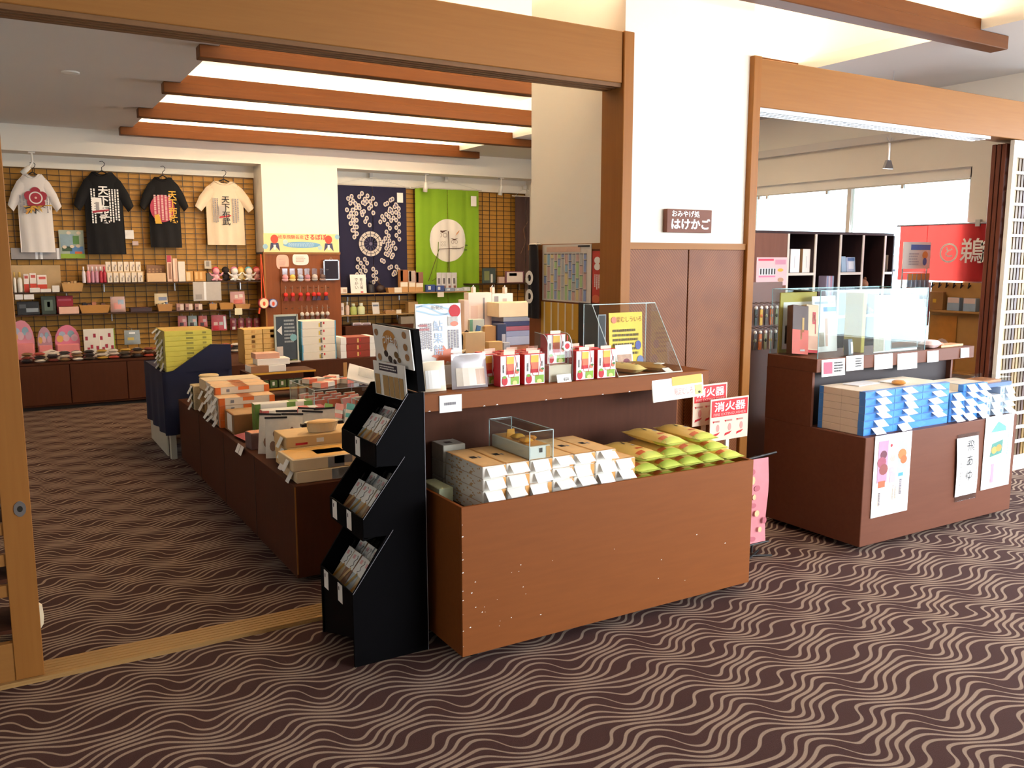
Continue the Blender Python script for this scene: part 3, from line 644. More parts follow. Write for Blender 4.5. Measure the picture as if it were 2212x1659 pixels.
for k in range(7): b.box(-.02+.012*(k % 3), -.008+.012*(k % 3), -.09+k*.026, -.078+k*.026, .0445, .0455, (INK, ORD, GREYINK)[k % 3])
b.obj('print', t)
t = thing('cake_packet', 'brown steamed cake packet lying in the slanted case', 'packet', (2.585, 3.13, ZS), .45); MB().pillow(.08, .2, .04, mat('a87a3c', .4, .15, 0, 30), 8, 8).obj('bag', t, smooth=True); MB().box(-.02, .025, -.095, -.06, .036, .0385, PAPER).obj('label', t)
card('white photo card standing in the slanted case', .1, .115, (2.545, 3.215, ZS), (-.15, 0, 0), draw=lambda b, w, h: (b.rct(-w*.42, w*.42, h*.05, h*.6, -.0012, mat('c9a18a', .6, .3, 0, 60)), b.disc(.01, h*.3, .02, .014, -.0018, mat('8a3f4e', .6, 0))))
card('small cream price card at the front of the slanted case', .05, .032, (2.66, 3.03, ZS), (-1.1, 0, .2))
x0, x1, z0, z1 = rect(1411, 808, 1521, 862, 2.972)
t = thing('shelf_sign', 'wide white tilted card with an orange band on the raised shelf edge', 'sign', ((x0+x1)/2, 2.968, z0), (-.12, -.03, 0)); w, h = x1-x0, z1-z0
MB().box(-w/2, w/2, 0, .006, 0, h, PAPER).obj('plate', t, bevel=.002)
MB().rct(-w*.12, w*.47, h*.55, h*.9, -.0015, mat('f2b04a', .6, .02)).rct(w*.32, w*.46, h*.1, h*.48, -.0015, mat('efe27a', .6, 0)).disc(w*.4, h*.18, .008, .006, -.002, INK).obj('print', t)
text(t, '限定むしろ', .03, h*.28, .036, mat('e58a86', .6, 0), -.002, w*.36)
# ---- fire extinguisher corner behind the display
def fire_sign(x0, y, z0, w, h, label, pole):
    t = thing('extinguisher_sign', label, 'sign', (x0+w/2, y, 0), (0, 0, .05)); B = MB().box(-w/2, w/2, 0, .006, z0, z0+h, mat('f0d9c2', .5, .03)); B.obj('plate', t)
    b = MB(); b.rct(-w/2+.008, w/2-.008, z0+h*.57, z0+h-.008, -.001, mat('d9262e', .5, .02))
    for k in range(3):
        xc = -w*.33+k*w*.31; b.poly([(xc-.03, -.001, z0+h*.1), (xc+.01, -.001, z0+h*.14), (xc+.025, -.001, z0+h*.2), (xc-.025, -.001, z0+h*.16)], REDINK)
        b.disc(xc+.008, z0+h*.3, .012, .02, -.001, mat('e59a92', .6, 0)); b.poly([(xc-.032, -.001, z0+h*.48), (xc-.018, -.001, z0+h*.48), (xc-.025, -.001, z0+h*.42)], REDINK); lines(b, xc-.02, xc+.03, z0+h*.42, z0+h*.5, 1, mat('c98a80', .6, 0), -.001)
    b.obj('print', t); text(t, '消火器', 0, z0+h*.79, h*.24, WHINK, -.002, w*.82, bold=.02); text(t, 'FIRE EXTINGUISHER', 0, z0+h*.625, h*.085, mat('f3b9b0', .6, 0), -.002, w*.85)
    MB().box(pole-.012, pole+.012, .008, .02, .012, z0+h*.3, mat('e9e4da', .5)).obj('pole', t); MB().box(pole-.07, pole+.07, -.02, .035, 0, .012, mat('c8302c', .5)).obj('foot', t)
fire_sign(3.10, 3.22, .567, .285, .22, 'red and cream fire extinguisher sign on a white post, before its twin', 0)
fire_sign(3.045, 3.29, .64, .25, .215, 'red and cream fire extinguisher sign standing half hidden behind its twin', -.03)
t = thing('fire_extinguisher', 'red fire extinguisher with black hose and lever beside the sign post', 'extinguisher', (3.03, 3.1, 0))
MB().lathe([(.06, 0), (.065, .01), (.065, .36), (.05, .41), (.02, .43)], mat('b8242a', .3, .03), 20).obj('cylinder', t, smooth=True)
MB().box(-.012, .012, -.012, .012, .43, .47, METAL).box(-.05, .07, -.008, .008, .475, .487, CAST).tube([(-.02, 0, .49), (-.025, 0, .56), (-.02, 0, .58)], .008, CAST).obj('lever', t); MB().tube([(.01, -.02, .46), (.07, -.03, .44), (.085, -.02, .3), (.08, -.01, .12)], .008, CAST, 8).obj('hose', t, smooth=True)
# pink patterned banner stand
x0, x1, z0, z1 = rect(1612, 992, 1657, 1172, 2.98)
t = thing('pink_banner', 'narrow pink patterned banner on a black stand between the two brown displays', 'banner', ((x0+x1)/2, 2.98, 0)); w = x1-x0
MB().sheet(lambda u, v: (-w/2+u*w, .006*math.sin(v*7), z0+(z1-z0)*v), 4, 10, mat('cf8188', .7, .12, 0, 22)).obj('cloth', t, smooth=True)
rr = random.Random(8)
for k in range(9): MB().disc(rr.uniform(-w*.35, w*.35), z0+(z1-z0)*(.06+k*.1), rr.uniform(.012, .022), rr.uniform(.012, .022), -.009, mat('e6b98a', .7, 0) if k % 2 else mat('b5606c', .7, 0), 10).obj('print', t)
MB().tube([(-w/2-.02, 0, z1+.006), (w/2+.05, 0, z1+.02)], .006, CAST).obj('rod', t); MB().tube([(-w/2-.02, 0, z0-.006), (w/2+.02, 0, z0-.006)], .005, CAST).obj('rod', t)
MB().tube([(0, .02, z1+.012), (0, .02, .02)], .006, CAST).tube([(-.09, -.03, .006), (.09, .06, .006)], .006, CAST).tube([(-.09, .06, .006), (.09, -.03, .006)], .006, CAST).obj('stand', t)
# ================================================================== black cardboard rack
t = thing('packet_rack', 'black cardboard floor rack with three slanted trays beside the brown display', 'rack', (1.2, 3.07, 0)); RK = t
BK = mat('070608', .7, .15, 0, 8, 0, .06)
prof = [(1.044, 0), (1.344, 0), (1.340, 1.01), (1.276, 1.01), (1.148, .831), (1.147, .75), (1.235, .745), (1.09, .56), (1.09, .49), (1.18, .485), (1.043, .283)]
for y in (2.885, 3.243): wobj(MB().prism(prof, y, y+.01, BK), 'side_panel', t)
wobj(MB().box(1.332, 1.343, 2.895, 3.243, 0.002, 1.0, BK), 'back_panel', t)
wobj(MB().prism([(1.318, 1.012), (1.348, 1.012), (1.326, 1.245), (1.302, 1.245)], 2.888, 3.252, BK), 'header_back', t)
LIPS = ((1.043, .2, .283), (1.09, .475, .56), (1.147, .745, .831))
for x, za, zb in LIPS:
    wobj(MB().box(x, x+.005, 2.895, 3.243, za, zb, BK), 'lip', t)
    wobj(MB().add([(x+.005, 2.895, za+.005), (1.33, 2.895, za+.05), (1.33, 3.243, za+.05), (x+.005, 3.243, za+.005), (x+.005, 2.895, za), (1.33, 2.895, za+.045), (1.33, 3.243, za+.045), (x+.005, 3.243, za)], [(0, 1, 2, 3), (7, 6, 5, 4), (0, 3, 7, 4), (0, 4, 5, 1), (1, 5, 6, 2), (2, 6, 7, 3)], BK), 'tray_floor', t)
wobj(MB().add([(1.05, 3.243, .002), (1.05, 2.895, .11), (1.05, 2.895, .2), (1.05, 3.243, .2), (1.056, 3.243, .002), (1.056, 2.895, .11), (1.056, 2.895, .2), (1.056, 3.243, .2)], [(0, 1, 2, 3), (7, 6, 5, 4), (0, 4, 5, 1), (1, 5, 6, 2), (2, 6, 7, 3), (3, 7, 4, 0)], BK), 'front_panel', t)
e = MB()
for a, c in ((prof[10], (1.206, .503)), (prof[7], (1.258, .775)), (prof[4], prof[3]), (prof[2], prof[1])):
    e.tube([(a[0], 2.8845, a[1]), (c[0], 2.8845, c[1])], .0012, mat('8d8a90', .4, 0), 4)
wobj(e, 'edge_wear', t)
for (k, y, dz) in ((0, 3.18, 0), (0, 3.02, 0), (1, 3.19, 0), (1, 3.03, 0), (2, 3.07, 0)):
    x, za, zb = LIPS[k]; o = MB().box(-.024, .024, -.0015, 0, 0, .072, PAPER).rct(-.014, -.005, .045, .06, -.002, INK).obj('price_tag', t, (x-.001-1.2, y-3.07, zb-.075), (0, 0, -R90))
PCL = mat('9aa0a4', .2, .2, .2, 40)
def rack_packet(loc, rot, label, cols):
    t = thing('food_packet', label, 'packet', loc, rot, 'packets in the black rack')
    w, h = .062, .165
    MB().box(-w/2, w/2, 0, .012, 0, h*.93, mat(cols[0], .35, .2, 0, 50)).obj('body', t, bevel=.003)
    MB().box(-w*.46, w*.46, .003, .008, h*.93, h*1.12, FILM).obj('seal', t)
    b = MB(); b.rct(-w/2, w/2, h*.5, h*.93, -.0014, PAPER); b.poly([(-w*.5, -.0018, h*.08), (-w*.2, -.0018, h*.05), (w*.35, -.0018, h*.5), (w*.15, -.0018, h*.55)], mat(cols[1], .4, 0)); b.tube([(w*.05, -.002, h*.55), (w*.3, -.002, h*.62), (w*.15, -.002, h*.7), (w*.36, -.002, h*.8), (w*.2, -.002, h*.86)], .0012, INK, 4); b.rct(-w*.3, 0, h*.75, h*.85, -.0018, mat('e8b0b0', .6, 0))
    b.obj('print', t)
    return t
rp = {}
for k, (x, za, zb) in enumerate(LIPS):
    for j in range(5):
        for row in range(2):
            y = 3.205-j*.066-.012*row
            if row == 1 and j == 4: continue
            v = (j+k+row) % 3
            loc = (x+.03+row*.05, y, za+.022+row*.025); rot = (-.62-.03*((j*7+k) % 3), 0, -R90+random.uniform(-.05, .05))
            lab = ('amber', 'brown', 'grey-blue')[v]+' food packet, %s from the shop side, %s row of the %s rack tray' % (NTH[j], ('front', 'rear')[row], ('lowest', 'middle', 'top')[k])
            if v not in rp: rp[v] = rack_packet(loc, rot, lab, (('c9b490', 'c08a3a'), ('9a6a48', 'd8b27a'), ('b9c4c9', 'b08a3a'))[v])
            else: dup(rp[v], loc, rot, lab)
def draw_head(b, w, h):
    OC = mat('c98a38', .6, .05); DK = mat('3a2a22', .6, .1)
    b.disc(-w*.05, h*.55, w*.2, h*.36, -.0012, OC, 24); b.disc(0, h*.35, w*.16, h*.25, -.0016, WHINK, 20)
    for x, z, r in ((-.18, .28, .05), (.1, .3, .05), (-.08, .16, .05), (.16, .18, .04), (.04, .12, .035)): b.disc(w*x, h*z, w*r*1.2, h*r*1.8, -.002, DK if x < .1 else mat('7a5a2a', .6, 0), 10)
    for x, z in ((-.4, .8), (-.38, .15), (.36, .85), (.36, .55), (.38, .3)): b.disc(w*x, h*z, w*.055, h*.09, -.0016, mat('a8794a', .6, .2, 0, 90), 12)
    b.rct(-w*.2, w*.2, h*.03, h*.06, -.0024, REDINK)
t = thing('header_card', 'white picture card with brown dishes topping the black rack', 'sign', (1.303, 3.07, 1.092), (.11, 0, -R90)); w, h = .36, .152
MB().box(-w/2, w/2, 0, .005, 0, h, PAPER).obj('sheet', t, bevel=.001); b = MB(); draw_head(b, w, h); b.obj('print', t)
text(t, 'つけもの', -.01, h*.63, .042, WHINK, -.003, w*.4, bold=.03)
t = thing('header_card', 'white card with tan stripes and a dark band, propped under the picture card', 'sign', (1.292, 3.085, .968), (.06, -.03, -R90)); w, h = .31, .135
MB().box(-w/2, w/2, 0, .004, 0, h, PAPER).obj('sheet', t); b = MB(); b.rct(-w*.3, w*.28, h*.74, h*.95, -.0012, mat('35273a', .6, 0)); lines(b, -w*.27, w*.25, h*.78, h*.92, 2, WHINK, -.0018)
for x0, x1 in ((-.46, -.3), (-.2, -.02), (0, .14), (.16, .3), (.32, .44)): b.rct(w*x0, w*x1, h*.02, h*.62, -.0012, mat('b8935a', .6, .1, 0, 40))
b.obj('print', t)
# ================================================================== long low counter inside the shop
ZL = .47
t = thing('island_counter', 'long low dark brown counter running back into the shop', 'counter', (1.58, 5.25, 0))
wobj(MB().box(1.11, 2.05, 3.8, 6.7, .03, ZL, BROWND), 'body', t, bevel=.002)
wobj(MB().box(1.108, 1.114, 3.797, 3.803, .05, ZL-.004, OAKV), 'edge_strip', t)
for k in range(4): wobj(MB().box(1.1085, 1.11, 3.8+.72*(k+1)-.002, 3.8+.72*(k+1)+.002, .03, ZL, INK), 'panel_joint', t)
for x in (1.18, 1.98):
    for y in (3.87, 6.63): wobj(MB().tube([(x-.01, y, .016), (x+.01, y, .016)], .016, CAST, 10).box(x-.006, x+.006, y-.01, y+.01, .018, .032, CAST), 'caster', t)
TAGM = PAPER
BEIGE = mat('e3bd84', .6, .06, 0, 20); BEI2 = mat('e8cfa6', .6, .04, 0, 20); SMOKE = mat('8c8a88', .6, .25, 0, 30)
def flat_box(loc, rz, label, group=None, w=.4, d=.24, h=.055):
    return boxgood('gift_box', label, 'box', w, d, h, BEI2, loc, rz, group, (('f', .42, .05, .62, .95, SMOKE), ('f', .5, .3, .72, .98, SMOKE), ('t', .03, .04, .97, .96, mat('e0a94e', .5, .1, 0, 30)), ('t', .35, .3, .7, .7, mat('a9772f', .6, .2, 0, 60))), ('l', .3, .8, .05, .055, .5))
flat_box((1.335, 3.955, ZL+.0005), -.02, 'lowest flat beige gift box with grey ink print at the end of the long counter')
flat_box((1.318, 3.965, ZL+.0565), 0, 'second flat beige gift box with grey ink print, on the lowest one')
for k in range(3): boxgood('gift_box', 'plain beige gift box, %s of the pile under the enamel dish' % layer(k, 3), 'box', .38, .22, .054, BEIGE, (1.36, 4.21+.01*k, ZL+.0005+k*.0545), 0, 'beige gift boxes under the dish', (('f', .4, .3, .5, .7, PAPER), ('f', .12, .2, .28, .4, REDINK)) if k == 2 else (), ('l', .3, .85, .05, .055, .5))
t = thing('enamel_dish', 'small cream enamel dish with dark handles on the beige gift boxes', 'dish', (1.375, 4.19, ZL+.166))
def ov(s, z): return [(s[0]*math.cos(2*math.pi*k/24), s[1]*math.sin(2*math.pi*k/24), z) for k in range(24)]
b = MB(); rings = [ov((.07, .04), 0), ov((.085, .052), .045), ov((.09, .056), .05), ov((.08, .048), .046)]
b.add([p for r in rings for p in r], [(i*24+k, i*24+(k+1) % 24, (i+1)*24+(k+1) % 24, (i+1)*24+k) for i in range(3) for k in range(24)]+[tuple(range(23, -1, -1)), tuple(range(72, 96))], mat('ead9b6', .25, .02)); b.obj('bowl', t, smooth=False)
MB().ball((0, 0, .046), .078, .046, .014, mat('e6bb7c', .5, .1), 16, 6).obj('filling', t, smooth=True)
for s in (-1, 1): MB().box(s*.095-.012, s*.095+.012, -.016, .016, .03, .046, mat('26242a', .4)).obj('handle', t)
def clip_bag(loc, rz):
    t = thing('clipped_bag', 'white food bag closed with a dark clip, on the long counter', 'bag', loc, (-.18, 0, rz), 'clipped food bags on the long counter'); w, h = .11, .21
    def f(s): return lambda u, v: ((u-.5)*w, s*.02*(1-abs(2*u-1)**2)*(1-v)**.6*min(1, v*8+.4), v*h)
    b = MB().sheet(f(-1), 6, 6, mat('e6e0d6', .35, .1, 0, 40)); b.sheet(lambda u, v: f(1)(1-u, v), 6, 6, PAPER); b.obj('bag', t, smooth=True)
    b = MB()
    for (u, v, r) in ((.35, .3, .016), (.6, .45, .014), (.45, .6, .01)): b.disc((u-.5)*w, v*h, r, r*1.7, -.022, mat('8f6f5e', .6, .2, 0, 90), 10)
    b.obj('print', t)
    MB().box(-w*.52, w*.52, -.004, .004, h-.004, h+.006, INK).obj('clip', t)
    return t
cb = clip_bag((1.2, 4.41, ZL+.001), -.35)
for x, y, r in ((1.19, 4.53, -.3), (1.3, 4.47, -.3), (1.3, 4.58, -.25), (1.41, 4.5, -.35), (1.42, 4.61, -.3), (1.52, 4.55, -.3)): dup(cb, (x, y, ZL+.001), (-.18+random.uniform(-.1, .08), random.uniform(-.12, .12), r+random.uniform(-.3, .25)))
boxgood('red_box', 'small red and black box beside the clipped bags', 'box', .12, .1, .09, mat('6a4a48', .5, .3, 0, 40), (1.19, 4.72, ZL+.0005), .1, prints=(('t', .05, .05, .95, .95, mat('d98a68', .5, .2, 0, 40)),))
for k, (c, lab, y, h, w) in enumerate((('6f9a48', 'green', 5.05, .19, .34), ('d86f74', 'pink', 4.95, .165, .36), ('9a2f94', 'purple', 4.85, .14, .36))):
    m = mat(c, .45, .06); boxgood('striped_box', lab+' and white striped upright gift box on the long counter', 'box', w, .08, h, WHINK, (1.42+.03*k, y, ZL+.0005), -.06, prints=(('l', 0, 0, 1, 1, m), ('f', 0, 0, .1, 1, m), ('f', .55, .55, .7, 1, m), ('f', .85, .3, 1, 1, m), ('f', .15, 0, .3, .6, m), ('f', .18, .1, .28, .4, mat('5f9f9c', .5, 0)), ('t', .6, 0, .75, 1, m), ('t', .9, 0, 1, 1, m)), sep=True)
boxgood('brown_box', 'brown kraft box with a white side label on the long counter', 'box', .3, .24, .12, mat('8f6436', .6, .15, 0, 30), (1.3, 5.24, ZL+.0005), 0, prints=(('t', .03, .03, .97, .97, mat('a98250', .5, .15, 0, 30)), ('l', .2, .1, .7, .95, PAPER)))
tag(MB().pillow(.12, .2, .03, mat('c2606a', .4, .2, 0, 40)).obj('pink_packet', None, (1.2, 4.97, ZL+.0005), (0, 0, .1), smooth=True), 'flat pinkish red packet near the edge of the long counter', 'packet')
for k in range(2): tag(tagmesh(.06, .05, .4).obj('edge_tag', None, (1.105, 4.74+.07*k, ZL+.012), (0, 0, -R90)), 'white price tag hanging over the left edge of the long counter', 'price tag', 'tags on the counter edge')
ORB = mat('e8742a', .5, .05); first = None
for c, (y, n) in enumerate(((5.47, 4), (5.63, 5), (5.79, 5))):
    for k in range(n):
        loc = (1.30+.01*c, y, ZL+.0005+k*.0455)
        lb = 'orange and white biscuit box, %s in the %s stack from the kraft box' % (layer(k, n), NTH[c])
        if first is None: first = boxgood('orange_box', lb, 'box', .34, .15, .045, mat('efe4d2', .5, .04), loc, 0, 'orange biscuit boxes on the long counter', (('f', 0, 0, .1, 1, ORB), ('f', .42, .5, .62, 1, ORB), ('f', .9, 0, 1, 1, ORB), ('f', .2, .3, .26, .7, GREYINK), ('l', 0, 0, .2, 1, ORB), ('t', .0, 0, 1, 1, mat('dfb98e', .5, .15, 0, 40)), ('t', .38, .0, .62, 1, ORB)), ('l', .5, .9, .06, .05, .6))
        else: dup(first, loc, random.uniform(-.012, .012), lb)
boxgood('orange_box', 'large orange banded box topping the rear stack on the long counter', 'box', .36, .2, .07, mat('d9c3a0', .5, .1, 0, 30), (1.33, 5.99, ZL+.16), .02, prints=(('f', 0, .05, 1, .6, ORB), ('f', 0, .6, 1, .95, PAPER)))
for k in range(2): boxgood('kraft_box', 'brown kraft box under the large orange banded box', 'box', .36, .2, .079, mat('9c7440', .5, .15, 0, 30), (1.33, 5.99, ZL+.0005+k*.0797), .0, 'kraft boxes under the banded box', (), ('l', .5, .9, .06, .06, .5))
for k in range(3): boxgood('leafy_box', 'cream box with dark green print at the far left of the long counter', 'box', .2, .14, .055, mat('cdb890', .5, .1, 0, 30), (1.22, 6.2, ZL+.0005+k*.0555), 0, 'cream and green boxes at the counter end', (('l', .3, .1, .7, .9, mat('4a5a3a', .5, 0)), ('f', .2, .2, .5, .8, mat('4a5a3a', .5, 0))), ('l', .5, .9, .05, .06, .5))
t = thing('wooden_tub', 'small round brown tub with a pale lid standing before the navy cloth', 'tub', (1.24, 6.22, ZL+.168))
MB().lathe([(.05, 0), (.06, .045), (.06, .05)], mat('9a6c3c', .5, .15, 0, 40), 20).obj('body', t, smooth=True); MB().lathe([(.066, .05), (.068, .058), (.06, .064), (.05, .06)], mat('d8bc8c', .5, .1), 20).obj('lid', t, smooth=True)
# clear bins of packets on the counter
acrylic_cover('clear_bin', 'large clear acrylic bin full of orange and white packets on the long counter', 1.6, 2.02, 5.0, 5.5, ZL, .72, 'bin')
first = None
for k in range(15):
    x, y, z = 1.68+(k % 4)*.088, 5.1+((k//4) % 4)*.1, ZL+.003
    if first is None:
        first = thing('sachet', 'orange and white sachet standing in the large clear bin', 'sachet', (x, y, z), (-.2, 0, .3), 'sachets in the clear bin'); MB().box(-.04, .04, -.008, .008, 0, .17, mat('eadfd0', .35, .05)).obj('body', first, bevel=.004); MB().rct(-.038, .038, .1, .166, -.0095, mat('d8633a', .4, .1)).rct(-.03, .03, .02, .05, -.0095, mat('b9543a', .4, 0)).obj('print', first)
    else: dup(first, (x, y, z), (-.2, 0, .3+random.uniform(-.2, .2)))
for k, (x, y, r) in enumerate(((1.7, 5.12, .5), (1.78, 5.2, .7), (1.7, 5.32, .4), (1.83, 5.36, .9), (1.9, 5.22, .6))):
    boxgood('topped_sachet', 'orange topped sachet lying on the lid of the large clear bin', 'sachet', .13, .07, .03, mat('e6d8c6', .35, .06), (x, y, .7205), r, 'sachets on the clear bin', (('f', 0, 0, .5, 1, mat('d8633a', .4, .1)), ('t', 0, 0, .5, 1, mat('d8633a', .4, .1))))
acrylic_cover('clear_bin', 'smaller clear acrylic bin with pale packets beside the black rack', 1.78, 2.03, 4.45, 4.85, ZL, .68, 'bin')
for k in range(4): boxgood('pale_packet', 'pale beige packet lying in the smaller clear bin', 'packet', .18, .07, .05, mat('dcbd92', .4, .1, 0, 30), (1.9, 4.53+.08*k, ZL+.004), 0, 'packets in the smaller clear bin')
for k, (c, dx) in enumerate((('7fae5c', 0), ('e09a9a', .05), ('58b4bc', .1), ('b04ab0', .15))):
    boxgood('slim_box', ('green', 'pink', 'turquoise', 'violet')[k]+' banded slim white box leaning behind the clipped bags', 'box', .045, .02, .22, PAPER, (1.54+dx*1.1, 4.67-.03*k, ZL+.012), rot=(-.5, .25, -.2), prints=(('f', 0, .82, 1, 1, mat(c, .4, 0)), ('f', 0, .6, 1, .72, mat(c, .4, 0))))
t = thing('white_packet', 'white paper packet tilted against the clear bin behind the black rack', 'packet', (1.9, 4.93, .79), (.55, .3, -.3))
MB().box(-.11, .11, -.075, .075, 0, .012, PAPER).obj('sheet', t, bevel=.002); MB().pillow(.1, .08, .03, FILM, 6, 6, (0, 0, .012)).obj('window', t, smooth=True)
boxgood('brown_tag', 'small brown card sticking up from the clear bin', 'card', .03, .004, .1, mat('a97a3c', .5, .1), (1.96, 5.45, .7205), .2)
for k in range(2): boxgood('cream_carton', 'flat cream carton on the right part of the long counter', 'box', .3, .22, .05, mat('e0b98e', .5, .1), (1.78, 4.12, ZL+.0005+k*.0505), .04, 'cream cartons on the long counter')
# tier stand at the far end of the counter
t = thing('tier_stand', 'small two-tier wooden stand with yellow edged shelves on the long counter', 'stand', (1.79, 6.42, ZL)); YE = mat('d9a83a', .4, .05)  # yellow light on the shelf fronts is put into this edge colour
for z in (.07, .19): MB().box(-.25, .25, -.1, .17, z, z+.012, BROWND).obj('shelf', t); MB().box(-.25, .25, -.104, -.1, z-.001, z+.013, YE).obj('shelf_edge', t)
for x in (-.25, .238): MB().box(x, x+.012, -.1, .17, 0, .19, BROWND).obj('side', t)
for k in range(7): boxgood('green_sachet', 'small green sachet on the lower tier of the wooden stand', 'sachet', .055, .05, .055, mat('5d7440', .4, .2, 0, 40), (1.6+k*.065, 6.38, ZL+.0825), 0, 'green sachets on the tier stand', (('f', .3, .3, .6, .8, PAPER),))
boxgood('price_plate', 'white price plate under the yellow-lit shelf edge of the stand', 'card', .07, .003, .045, PAPER, (1.6, 6.305, ZL+.012))
boxgood('white_box', 'long white box with a brown sleeve on top of the tier stand', 'box', .26, .16, .05, PAPER, (1.69, 6.42, ZL+.2025), .03, prints=(('f', 0, 0, .5, 1, mat('9a6a44', .5, .15)), ('t', 0, 0, .5, 1, mat('b58a60', .5, .1))))
boxgood('white_box', 'plain white box stacked on the sleeved box of the tier stand', 'box', .24, .15, .045, PAPER, (1.74, 6.44, ZL+.2530), -.03)
boxgood('pink_box', 'pale pink box topping the white boxes on the tier stand', 'box', .18, .13, .04, mat('d9a48c', .5, .05), (1.7, 6.45, ZL+.2985), 0)
# navy draped stand with yellow boxes
NAVY = mat('141a3a', .85, .18, 0, 9, .15)
t = thing('draped_table', 'small table under a navy blue cloth at the end of the long counter', 'table', (1.27, 7.22, 0))
wobj(MB().box(1.03, 1.51, 6.77, 7.68, .62, .66, NAVY), 'top', t)
def drape(u, v):
    per = [(1.51, 7.69), (1.02, 7.69), (1.02, 6.76), (1.52, 6.76), (1.52, 7.69)]; k = min(3, int(u*4)); f = u*4-k; a, c = per[k], per[k+1]
    x, y = a[0]+(c[0]-a[0])*f, a[1]+(c[1]-a[1])*f; w = .012*math.sin(u*75)*(1-v)
    return (x-w*(1 if k in (0, 1) else -1), y-w, .19+(.665-.19)*v)
wobj(MB().sheet(drape, 64, 6, NAVY), 'cloth', t, smooth=True)
wobj(MB().prism([(1.02, .66), (1.52, .66), (1.52, .852), (1.375, .86), (1.1, .675)], 6.755, 6.785, NAVY), 'cloth_front', t)
PLA = mat('c9c8bc', .4, .05)
for x in (1.05, 1.46):
    for y in (6.78, 7.62): wobj(MB().box(x, x+.045, y, y+.045, 0, .62, PLA), 'leg', t, bevel=.004)
wobj(MB().box(1.035, 1.045, 6.83, 7.62, .02, .3, PLA), 'side_sheet', t)
YB2 = mat('d8cf56', .5, .08, 0, 20); first = None
for k in range(8):
    for j in range(2):
        loc = (1.225, 6.915+j*.21, .6625+k*.0382)
        lb = 'flat yellow-green box, %s in the %s pile on the navy cloth' % (layer(k, 8), ('front', 'rear')[j])
        if first is None: first = boxgood('yellow_box', lb, 'box', .34, .205, .0376, YB2, loc, 0, 'yellow boxes on the navy cloth', (('t', .02, .02, .98, .98, mat('cda94e', .5, .12, 0, 40)), ('f', .45, .3, .6, .7, mat('8f8b3a', .6, 0)), ('f', .8, .3, .88, .7, mat('8f8b3a', .6, 0)), ('l', .0, .0, 1, 1, mat('b9ae62', .5, .2, 0, 50))), ('l', .5, .95, .06, .05, .6))
        else: dup(first, loc, random.uniform(-.01, .01), lb)
# ================================================================== second island further in
t = thing('rear_counter', 'dark brown counter behind the long one, loaded with stacked gift boxes', 'counter', (2.62, 7.75, 0))
wobj(MB().box(1.56, 3.68, 7.32, 8.2, .03, .62, BROWND), 'body', t, bevel=.002); wobj(MB().box(1.6, 3.64, 7.36, 8.16, 0, .03, CAST), 'plinth', t)
ZI = .6205
TAN = mat('e0b264', .5, .1, 0, 25); first = None
for c in range(2):
    for k in range(7):
        loc = (1.845+c*.158, 7.47, ZI+k*.0418)
        lb = 'golden tan gift box, %s in the column %s the chalkboard' % (layer(k, 7), ('farther from', 'next to')[c])
        if first is None: first = boxgood('tan_box', lb, 'box', .155, .22, .0412, TAN, loc, 0, 'golden tan boxes on the rear counter', (('f', .02, .05, .98, .9, mat('e6bd76', .5, .12, 0, 60)), ('f', .4, .2, .6, .8, mat('d39a58', .5, .15, 0, 60)), ('l', 0, 0, 1, 1, mat('c99a52', .5, .1))))
        else: dup(first, loc, random.uniform(-.01, .01), lb)
BLU = mat('5aa6cc', .5, .05); first = None
for k in range(5):
    loc = (2.415, 7.47, ZI+k*.0688)
    if first is None:
        first = boxgood('blue_box', 'cream gift box with blue ends, bottom of its stack beside the chalkboard', 'box', .31, .22, .068, mat('efe6d6', .5, .04), loc, 0, 'blue ended boxes on the rear counter', (('l', 0, 0, 1, 1, BLU), ('f', 0, 0, .03, 1, BLU), ('f', .97, 0, 1, 1, BLU), ('f', .5, .2, .54, .7, mat('d8b84a', .5, 0)), ('f', .54, .2, .6, .85, mat('7a7470', .6, 0)), ('f', .56, .28, .6, .7, mat('efe6d6', .5, .04)), ('f', .63, .55, .67, .85, REDINK)))
    else: dup(first, loc, random.uniform(-.02, .02), 'cream gift box with blue ends, %s of its stack beside the chalkboard' % layer(k, 5))
first = None
for k in range(3):
    loc = (2.775, 7.47, ZI+k*.0618)
    if first is None: first = boxgood('maroon_box', 'maroon gift box with white ends and gold marks, bottom of its stack', 'box', .33, .22, .061, mat('8c3524', .5, .06), loc, 0, 'maroon boxes on the rear counter', (('f', 0, 0, .16, 1, PAPER), ('f', .84, 0, 1, 1, PAPER), ('l', 0, 0, 1, 1, PAPER), ('t', 0, 0, .16, 1, PAPER), ('t', .84, 0, 1, 1, PAPER), ('f', .47, .2, .52, .8, mat('d8b06a', .5, 0)), ('f', .54, .4, .57, .8, REDINK)))
    else: dup(first, loc, random.uniform(-.02, .02), 'maroon gift box with white ends and gold marks, %s of its stack' % layer(k, 3))
for k in range(4): boxgood('lime_box', 'slim lime green box beside the blue ended boxes, %s of its stack' % layer(k, 4), 'box', .05, .18, .06, mat('c6cc62', .5, .08), (2.2, 7.47, ZI+k*.0606), 0, 'lime boxes on the rear counter')
boxgood('yellow_card_box', 'low yellow box at the foot of the chalkboard', 'box', .07, .1, .05, mat('e4cf55', .5, .08), (2.125, 7.44, ZI), prints=(('f', .4, .2, .7, .8, INK),))
x0, x1, z0, z1 = rect(601, 682, 650, 752, 7.24)
t = thing('chalkboard', 'dark chalkboard notice in a pale frame with a white arrow, standing among the gift boxes', 'chalkboard', ((x0+x1)/2, 7.335, ZI)); w = x1-x0; h = z1-ZI
MB().box(-w/2, w/2, 0, .012, .02, h, mat('3b4550', .7, .15, 0, 30)).obj('panel', t)
